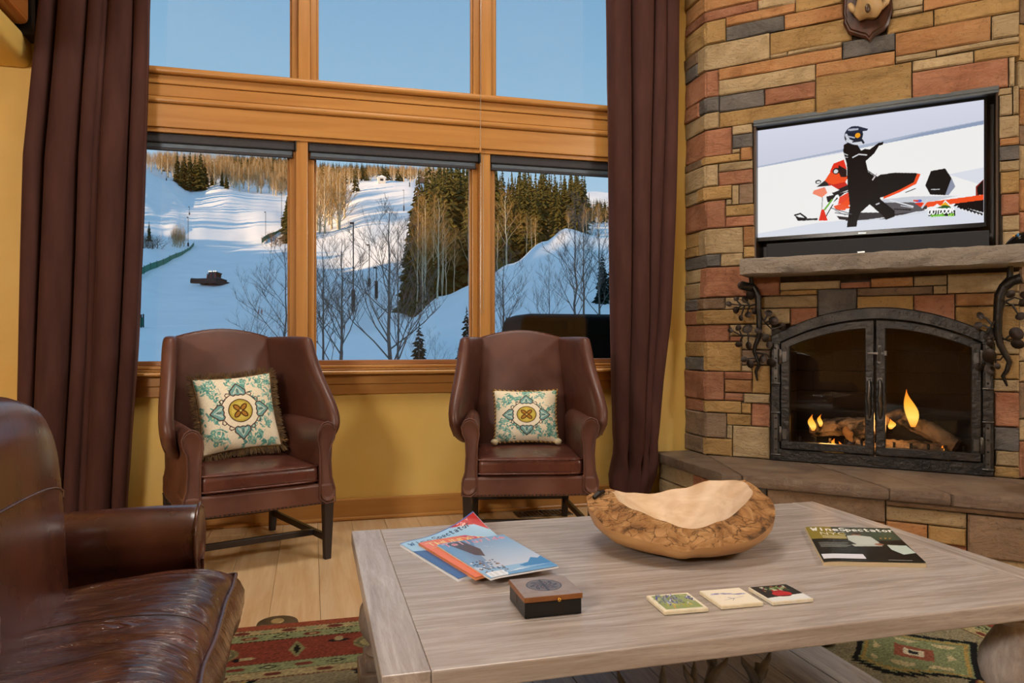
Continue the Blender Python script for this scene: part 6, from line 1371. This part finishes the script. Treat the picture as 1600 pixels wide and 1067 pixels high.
def forest(nm, meshes, n, urange, drange, vtop, label, wid=1.0, jit=.18, hs=1.0, hf=None):
    V, F, MI = [], [], []; base = 0; arrs = []
    for me_ in meshes:
        co = np.empty(len(me_.vertices) * 3); me_.vertices.foreach_get('co', co); lv = np.empty(len(me_.loops), np.int32); me_.loops.foreach_get('vertex_index', lv)
        st_ = np.empty(len(me_.polygons), np.int32); me_.polygons.foreach_get('loop_total', st_); mi = np.empty(len(me_.polygons), np.int32); me_.polygons.foreach_get('material_index', mi); arrs.append((co.reshape(-1, 3), lv, st_, mi))
    Vs, Ls, Ts, Ms = [], [], [], []
    for k in range(n):
        co, lv, st_, mi = rt_.choice(arrs); u, d = rt_.uniform(*urange), rt_.uniform(*drange); h = min(30, (hf or hpx(u, d, vtop(u))) * rt_.uniform(1 - jit, 1 + jit * .3)) * hs; p_ = place(u, d, -.02 * h); a = rt_.uniform(0, 6.28); s_ = wid * rt_.uniform(.9, 1.15) * h
        c = co * np.array([s_, s_, h]); R_ = np.array([[math.cos(a), -math.sin(a), 0], [math.sin(a), math.cos(a), 0], [0, 0, 1]]); Vs.append(c @ R_.T + np.array(p_)); Ls.append(lv + base); Ts.append(st_); Ms.append(mi); base += len(co)
    co = np.concatenate(Vs); lv = np.concatenate(Ls); st_ = np.concatenate(Ts); me_ = bpy.data.meshes.new(nm); me_.vertices.add(len(co)); me_.vertices.foreach_set('co', co.ravel()); me_.loops.add(len(lv)); me_.loops.foreach_set('vertex_index', lv.astype(np.int32))
    me_.polygons.add(len(st_)); me_.polygons.foreach_set('loop_start', np.concatenate([[0], np.cumsum(st_)[:-1]]).astype(np.int32)); me_.polygons.foreach_set('material_index', np.concatenate(Ms)); me_.update()
    for m in meshes[0].materials: me_.materials.append(m)
    o = bpy.data.objects.new(nm, me_); COL.objects.link(o); return tag(o, label, 'forest', kind='stuff')
# left window: clump of tall spruces and golden aspens on the lit slope
for u, d, vt in ((277, 432, 234), (288, 440, 238), (296, 428, 231), (305, 436, 240), (313, 430, 234), (321, 440, 246), (347, 436, 262), (354, 428, 270), (283, 426, 250), (333, 440, 252)):
    tree('spruce', rt_.choice(SPR), u, d, hpx(u, d, vt), 'tall dark spruce in the clump on the sunlit slope, left window', CATT, 'spruces of the clump in the left window', 1.15)
stand('aspen', ASF, 40, (318, 446), (434, 470), lambda u: 238 + (u - 318) * .34, 'golden bare aspen beside the spruce clump, left window', 'golden aspens in the left window', 1.0)
stand('aspen', ASF, 22, (200, 276), (440, 500), lambda u: 236, 'golden bare aspen at the top of the slope, far left', 'golden aspens at the far left top', 1.0)
stand('spruce', SPF, 8, (246, 262), (470, 540), lambda u: 236, 'small spruce on the ridge at the far left', 'spruces at the far left top')
forest('distant_spruces', SPF, 260, (340, 478), (540, 860), lambda u: 248, 'tiny distant spruces covering the back hill, left window', 1.2, .35, 1, 13)
forest('distant_aspens', ASF, 260, (345, 478), (480, 760), lambda u: 252 + (u - 350) * .12, 'golden aspens covering the back hill, left window', 1.2, .25, 1, 12)
forest('ridge_aspens', ASF, 70, (180, 345), (470, 600), lambda u: 236, 'golden aspens on the ridge behind the clump, left window', 1.1)
for u, d, vt in ((447, 300, 306), (452, 290, 292), (457, 296, 316), (462, 300, 300), (450, 284, 330), (444, 306, 338)): tree('spruce', rt_.choice(SPR), u, d, hpx(u, d, vt), 'sunlit spruce at the edge of the run behind the left mullion', CATT, 'spruces behind the left mullion', 1.1)
forest('slope_spruces', SPR, 46, (0, 196), (275, 430), lambda u: 240, 'tall spruces on the slope hidden behind the left curtain', 1.1, .2, 1, 21)
# middle window: aspens left of the run, far forest above it
stand('aspen', ASF, 26, (486, 540), (300, 400), lambda u: 256 + (u - 486) * .15, 'golden aspen on the left edge of the ski run, middle window', 'aspens on the left edge of the run', .9)
stand('spruce', SPF, 14, (488, 560), (380, 470), lambda u: 254, 'spruce on the left edge of the ski run, middle window', 'spruces on the left edge of the run')
forest('distant_spruces', SPF, 260, (480, 720), (480, 900), lambda u: 254 + (u - 560) * .05, 'tiny distant spruces above the top of the ski run', 1.2, .22)
forest('distant_aspens', ASF, 110, (490, 700), (470, 700), lambda u: 258, 'pale golden aspens above the top of the ski run', 1.1)
# big forest right of the run
stand('spruce', SPR, 30, (672, 762), (88, 130), lambda u: 258 + abs(u - 700) * .12, 'tall dark spruce in the dense forest right of the ski run', 'forest right of the run', 1.05, .28)
stand('spruce', SPR, 26, (668, 770), (130, 210), lambda u: 256, 'golden lit spruce at the back of the dense forest', 'back of the forest right of the run', 1.1, .15)
for u, d, vt in ((642, 86, 326), (652, 92, 340), (634, 95, 360), (660, 84, 352), (648, 80, 400), (664, 80, 420), (676, 78, 400)): tree('spruce', rt_.choice(SPR), u, d, hpx(u, d, vt), 'shorter spruce on the left edge of the dense forest', CATT, 'left edge of the forest', 1.15)
stand('aspen', ASP, 12, (650, 750), (76, 86), lambda u: 315, 'pale trunked aspen in front of the dense forest, middle window', 'aspens before the forest', .85, .3)
u, d = 684, 74; o = tree('aspen', ASP[1], u, d, hpx(u, d, 306), 'tall white trunked aspen in front of the dark forest, middle window', CATT, None, .9)
# right window
stand('spruce', SPR, 30, (770, 900), (84, 135), lambda u: 268 + abs(u - 840) * .10, 'tall dark spruce behind the snow knoll, right window', 'spruces behind the snow knoll', 1.05, .26)
stand('spruce', SPR, 26, (768, 912), (135, 230), lambda u: 268, 'golden lit spruce at the back, right window', 'back spruces in the right window', 1.1, .16)
stand('aspen', ASP, 16, (770, 880), (80, 100), lambda u: 330 + abs(u - 800) * .2, 'pale aspen at the foot of the forest, right window', 'aspens in the right window', .9, .25)
u, d = 792, 80; tree('aspen', ASP[0], u, d, hpx(u, d, 298), 'large golden aspen with a bright crown, right window', CATT, None, 1.25)
forest('distant_spruces', SPF, 110, (890, 1040), (200, 420), lambda u: 310, 'small distant spruces beside the right curtain', 1.1)
forest('back_spruces', SPR, 60, (640, 915), (150, 300), lambda u: 262 + max(0, u - 760) * .05, 'golden lit spruces behind the front rows of the forest', 1.1, .2)
for u, d, vt in ((901, 190, 282), (897, 180, 292), (920, 240, 300)): tree('spruce', SPR[2], u, d, hpx(u, d, vt), 'slim spruce standing above its neighbours, right window', CATT, 'slim spruces in the right window', .9)
stand('aspen', ASP, 18, (885, 965), (76, 130), lambda u: 318, 'bare aspen on top of the snow knoll near the right curtain', 'aspens on the knoll', 1.0, .25)
# near bare trees with their own trunk and branches
def near_tree(label, u, d, vtop, sd, spread=.6, lenf=.34, n1=18, lv=3, split=5, r0=.013, grp=None, lean=0):
    s_, w_ = branch_tree(sd, lv, n1, spread, r0, .12, .42, 5, 0, lenf, split); h = hpx(u, d, vtop); p_ = place(u, d, -.05)
    t = thing('bare_tree', label, 'tree', (0, 0, 0), grp); s_.build('trunk', m_bare, t, smooth=180, fix=False); w_.build('branches', m_bareb, t, smooth=180, fix=False)
    t.location = p_; t.scale = (h, h, h); t.rotation_euler = (0, lean, sd * 1.3); return t
near_tree('bare grey tree with a dark trunk, left of centre in the middle window', 534, 26, 372, 31, .75, .40, 18, 4, 4, .013)
near_tree('thin bare tree close to the left mullion in the middle window', 505, 30, 360, 32, .5, .30, 16, 3, 5, .009)
near_tree('tall bare tree in the middle of the middle window', 608, 24, 330, 33, .8, .42, 18, 4, 4, .013)
near_tree('slender bare tree standing behind the tall one in the middle window', 622, 34, 352, 34, .5, .32, 16, 3, 5, .009)
near_tree('bare tree with spreading branches beside the left mullion, left window', 446, 30, 378, 35, .9, .42, 18, 4, 4, .010)
near_tree('low bare bush behind the left wing chair', 402, 28, 490, 36, .9, .5, 14, 3, 5, .010)
near_tree('bare tree just right of the right mullion', 786, 26, 388, 37, .7, .38, 18, 4, 4, .011)
near_tree('thin bare tree in the middle of the right window', 858, 30, 400, 38, .6, .36, 16, 3, 5, .008)
near_tree('tall bare aspen in the right window, left of the pair', 899, 32, 312, 39, .5, .30, 18, 4, 4, .010)
near_tree('tall bare aspen in the right window, right of the pair', 912, 36, 322, 40, .5, .30, 16, 3, 5, .010)
near_tree('tall bare aspen nearest the right curtain', 936, 33, 326, 41, .5, .30, 16, 3, 5, .010)
near_tree('small bare sapling beside the little spruces in the middle window', 680, 26, 520, 42, .8, .5, 12, 3, 4, .009)
near_tree('small bare shrub at the bottom of the middle window', 655, 24, 500, 43, .7, .45, 12, 3, 4, .006)
def young(label, u, d, vtop, k, wid):
    h = hpx(u, d, vtop); t = thing('young_spruce', label, 'tree'); link('foliage', spruce_mesh('young_spruce', 50 + k, 20, .22, 11, m_needled, .03), t); link('trunk', trunk_mesh('young_trunk', m_trunk), t)
    t.location = place(u, d, -.02); t.scale = (h * wid, h * wid, h)
young('small dark young spruce at the bottom of the middle window', 655, 26, 503, 1, 1.2); young('slim dark young spruce just left of the right mullion', 729, 27, 478, 2, .9)
young('dark spruce beside the right curtain behind the black cover', 941, 40, 392, 3, 1.0); young('dark spruce top peeking beside the right wing chair', 716, 24, 553, 4, 1.3); young('dark spruce half hidden by the right curtain', 962, 44, 372, 5, 1.2)
# brush on the left bank
def brush(label, u, d, h, sd, mt):
    s_, w_ = branch_tree(sd, 2, 24, 1.0, .02, .03, .5, 3, 0, .6, 5); o = bpy.data.objects.new('bush', two(s_, w_, mt, mt, 'bush')); COL.objects.link(o); o.location = place(u, d, -.1); o.scale = (h * 1.6, h * 1.6, h); o.rotation_euler = (0, 0, sd); tag(o, label, 'bush', 'brush on the slopes')
m_brush = pmat('brown_brush', '#5c452e', '#7a5d3e', rough=.9)
for k, (u, d) in enumerate(((224, 225), (231, 228), (238, 232), (228, 236), (246, 236), (222, 240))): brush('brown leafless bush on the bank left of the green fence', u, d, rt_.uniform(3, 5.5), 60 + k, m_brush)
for k, (u, d) in enumerate(((424, 276), (431, 280), (438, 276), (445, 282))): brush('brown leafless bush under the upper green fence', u, d, rt_.uniform(4, 6), 70 + k, m_brush)
stand('aspen', ASF, 9, (226, 290), (250, 268), lambda u: 352, 'thin small aspen on the bank at the left edge of the window', 'small aspens on the left bank', .8)
tree('spruce', SPR[0], 233, 262, hpx(233, 262, 345), 'lone small spruce on the bank at the left edge of the window', CATT, None, 1.2)

# ---- green safety nets
m_net = pmat('green_net', '#0f6b52', '#178064', rough=.7, nscale=1.5); m_post = pmat('dark_post', '#2b2a2c', rough=.7)
def net(label, pts, hgt):
    t = thing('safety_fence', label, 'fence', place(*pts[0])); P3 = []
    for (u0, d0), (u1, d1) in zip(pts, pts[1:]):
        for k in range(6): P3.append(place(u0 + (u1 - u0) * k / 6, d0 + (d1 - d0) * k / 6))
    P3.append(place(*pts[-1])); nrm = Vector((0, .04, 0)); rows = [[p_ + Vector((0, 0, .1)) - nrm for p_ in P3], [p_ + Vector((0, 0, hgt)) - nrm for p_ in P3], [p_ + Vector((0, 0, hgt)) + nrm for p_ in P3], [p_ + Vector((0, 0, .1)) + nrm for p_ in P3]]
    MB().grid([*rows, rows[0]]).build('netting', m_net, t)
    for p_ in P3[::2]: MB().tube([p_ + Vector((0, 0, -.3)), p_ + Vector((0, 0, hgt + .3))], .07, 6).build('post', m_post, t)
net('long green safety net along the left side of the slope', ((205, 168), (225, 180), (255, 205), (285, 232), (297, 250), (303, 268)), 1.75)
net('short green safety net higher up beside the left mullion', ((409, 284), (418, 292), (432, 300), (446, 315), (456, 325)), 2.0)
net('green net corner at the bottom left edge of the window', ((214, 70), (224, 72)), 1.0)

# ---- snow groomer
sg_ = thing('snow_groomer', 'red and black snow groomer working on the blue shaded slope', 'snow groomer', (0, 0, 0))
m_red = pmat('groomer_red', '#a3161c', '#b52026', rough=.35); m_trk = pmat('rubber_track', '#16171a', '#26282c', rough=.8, nscale=8); m_gl = pmat('dark_cab_glass', '#1a2026', rough=.1)
for sx_ in (-1, 1):
    sec = [(-2.5, .35), (-2.2, .05), (2.2, .05), (2.6, .4), (2.5, .95), (2.1, 1.15), (-2.1, 1.15), (-2.5, .9)]; q = MB(); q.prism(sec, sx_ * 1.05, sx_ * 2.15, lambda y, x_, z: (x_, y, z)); tr_ = q.build('track', m_trk, sg_, bevel=.05)
    for k in range(12): MB().box(sx_ * 1.05, sx_ * 2.2, -2.2 + k * .39, -2.08 + k * .39, 1.14, 1.24).build('cleat', m_trk, tr_)
q = MB(); q.prism([(-2.3, .5), (2.5, .5), (2.5, 1.5), (.4, 1.6), (-1.9, 1.45), (-2.4, 1.0)], -1.05, 1.05, lambda y, x_, z: (x_, y, z)); q.build('body', m_red, sg_, bevel=.06)
q = MB(); q.loft([[(sx_ * w_, y + yo, z) for sx_, y in ((-1, -1.5), (1, -1.5), (1, .4), (-1, .4))] for w_, yo, z in ((1.0, 0, 1.45), (1.12, -.05, 2.0), (.95, .2, 2.85))]); cb = q.build('cab', m_gl, sg_, bevel=.05)
MB().box(-1.05, 1.05, -1.25, .7, 2.84, 3.02).build('roof', m_trk, sg_, bevel=.04)
for x_ in (-1.05, 1.05, 0): MB().box(x_ - .05, x_ + .05, -1.62, -1.5, 1.45, 2.6).build('pillar', m_red, cb)
for x_ in (-.85, -.35, .35, .85): MB().sphere((x_, -1.32, 3.1), (.16, .1, .13), 8, 6).build('roof_light', emat('work_lamp', (1, .86, .6, 1), 2.2), sg_, smooth=180)
for x_ in (-.75, .75): MB().sphere((x_, -2.42, 1.15), (.13, .08, .13), 8, 6).build('headlight', emat('head_lamp', (1, .6, .3, 1), 2.0), sg_, smooth=180)
MB().box(-1.0, 1.0, .6, 2.5, 1.5, 1.95).build('rear_deck', m_trk, sg_, bevel=.05)
q = MB(); q.loft([[(x_, -3.2 - .25 * math.cos(a) + (-.9 if abs(x_) > 2.4 else 0) * .6, .55 + .6 * math.sin(a)) for a in (-1.2, -.5, .3, 1.2)] + [(x_, -3.1 + (-.9 if abs(x_) > 2.4 else 0) * .6, .55 + .6 * math.sin(a)) for a in (1.2, .3, -.5, -1.2)] for x_ in (-3.3, -2.3, 0, 2.3, 3.3)]); q.build('blade', m_trk, sg_, smooth=40)
q = MB()
for sx_ in (-.8, .8): q.tube([(sx_, -2.3, .8), (sx_, -3.05, .55)], .12, 8)
q.build('push_arm', m_red, sg_); MB().box(-2.2, 2.2, 2.9, 3.9, .25, .75).build('tiller', m_trk, sg_, bevel=.08); MB().box(1.0, 1.6, 3.5, 3.9, .6, 1.35).build('flap', pmat('yellow_flap', '#c9b82a', rough=.6), sg_, bevel=.04, label='small yellow flap')
sg_.location = place(336, 172, -.1); sg_.scale = (1.05, 1.05, 1.05); sg_.rotation_euler = (math.radians(-8), 0, math.radians(-32))
# ---- poles, hut, lift station
def pole(label, u, d, vtop, pad=1.2, r=.09):
    t = thing('slope_pole', label, 'pole', place(u, d), 'poles on the ski slope'); p_ = place(u, d, -.2); h = hpx(u, d, vtop)
    MB().tube([p_, p_ + Vector((0, 0, h))], r, 6).build('mast', m_post, t); MB().tube([p_ + Vector((0, 0, .3)), p_ + Vector((0, 0, .3 + pad))], r * 3.2, 8).build('pad', m_post, t)
    MB().box(p_.x - .5, p_.x + .1, p_.y - .08, p_.y + .08, p_.z + h - .3, p_.z + h).build('nozzle', m_post, t)
for lb, u, d, vt, pd in (('thin dark pole at the end of the long green net', 294, 262, 338, 2.0), ('thin dark pole above the upper green net', 415, 290, 330, 1.5), ('thin dark pole on the slope at the left of the middle window', 577, 150, 380, 2.2), ('dark pole with a thick padded foot, middle window', 588, 130, 415, 3.0), ('thin pole high on the ski run near the forest', 631, 350, 296, 2.5), ('thin pole at the top of the ski run', 640, 420, 272, 2.5), ('dark pole low on the slope near the left mullion', 552, 110, 345, 3.2), ('small dark pole high on the left slope', 260, 420, 240, 2.0), ('small dark pole in the middle of the left slope', 296, 330, 322, 2.0), ('thin pole near the mound, left window', 440, 330, 300, 2.0)): pole(lb, u, d, vt, pd)
p_ = place(596, 436); ht = thing('hut', 'small white hut at the top of the ski run', 'hut', p_)
m_hut = pmat('hut_wall', '#d9d6cf', rough=.8); MB().box(p_.x - 2.2, p_.x + 2.2, p_.y - 1.8, p_.y + 1.8, p_.z - .5, p_.z + 3.0).build('wall', m_hut, ht)
q = MB(); q.prism([(p_.x - 2.7, p_.z + 3.0), (p_.x + 2.7, p_.z + 3.0), (p_.x, p_.z + 4.2)], p_.y - 2.2, p_.y + 2.2, lambda x_, y, z: (x_, y, z)); q.build('roof', m_snow, ht)
MB().box(p_.x - .9, p_.x + .9, p_.y - 1.86, p_.y - 1.78, p_.z + .9, p_.z + 2.2).build('window', m_post, ht)
p_ = place(661, 434); ht = thing('lift_station', 'dark lift station at the right top of the ski run', 'lift station', p_)
MB().box(p_.x - 3, p_.x + 3, p_.y - 2, p_.y + 2, p_.z + 3.2, p_.z + 5.6).build('hood', pmat('lift_hood', '#5a4638', rough=.6), ht, bevel=.3)
for a in (-2, 2): MB().tube([(p_.x + a, p_.y, p_.z - .3), (p_.x + a, p_.y, p_.z + 3.3)], .25, 6).build('column', m_post, ht)
for k, u in enumerate((404, 409)):
    t = thing('marker_pole', 'short red and white marker pole low on the slope, left window', 'pole', place(u, 90), 'marker poles'); a = place(u, 90)
    MB().tube([a, a + Vector((0, 0, 1.4))], .05, 6).build('rod', m_hut, t); MB().tube([a + Vector((0, 0, .7)), a + Vector((0, 0, 1.1))], .06, 6).build('band', m_red, t)
# ---- terrace outside the right window with a covered grill
dk = thing('terrace', 'wooden terrace outside the right window', 'terrace', (2, 5.8, -.2))
for k in range(14): MB().box(.9, 4.6, 4.75 + k * .145, 4.89 + k * .145, -.14, -.1).build('deck_board', m_tleg, dk)
q = MB()
for x_ in (1.0, 2.7, 4.4): q.box(x_, x_ + .1, 4.75, 6.75, -.30, -.14); q.box(x_, x_ + .1, 6.5, 6.6, -2.3, -.30); q.box(x_, x_ + .1, 4.8, 4.9, -2.6, -.30)
q.build('joist', m_tleg, dk)
m_cov = pmat('black_cover', '#030303', '#050506', rough=.7, nscale=4, spec=.08)
gc = thing('covered_grill', 'large black fitted cover over a grill outside the right window', 'grill cover', (2.2, 5.6, -.1))
q = MB(); q.loft([[(x0, y0, z) , (x1, y0, z), (x1, y1, z), (x0, y1, z)] for x0, x1, y0, y1, z in ((1.49, 3.0, 5.32, 5.95, -.098), (1.49, 3.0, 5.32, 5.95, 1.10), (1.52, 2.98, 5.36, 5.92, 1.235), (1.60, 2.9, 5.44, 5.86, 1.262))]); q.build('cover', m_cov, gc, bevel=.03, seg=3, smooth=40)
q = MB(); q.tube([(1.487, 5.318, 1.105), (3.0, 5.318, 1.105)], .006, 6); q.tube([(1.487, 5.318, -.05), (1.487, 5.318, 1.10)], .006, 6); q.build('hem', m_cov, gc)
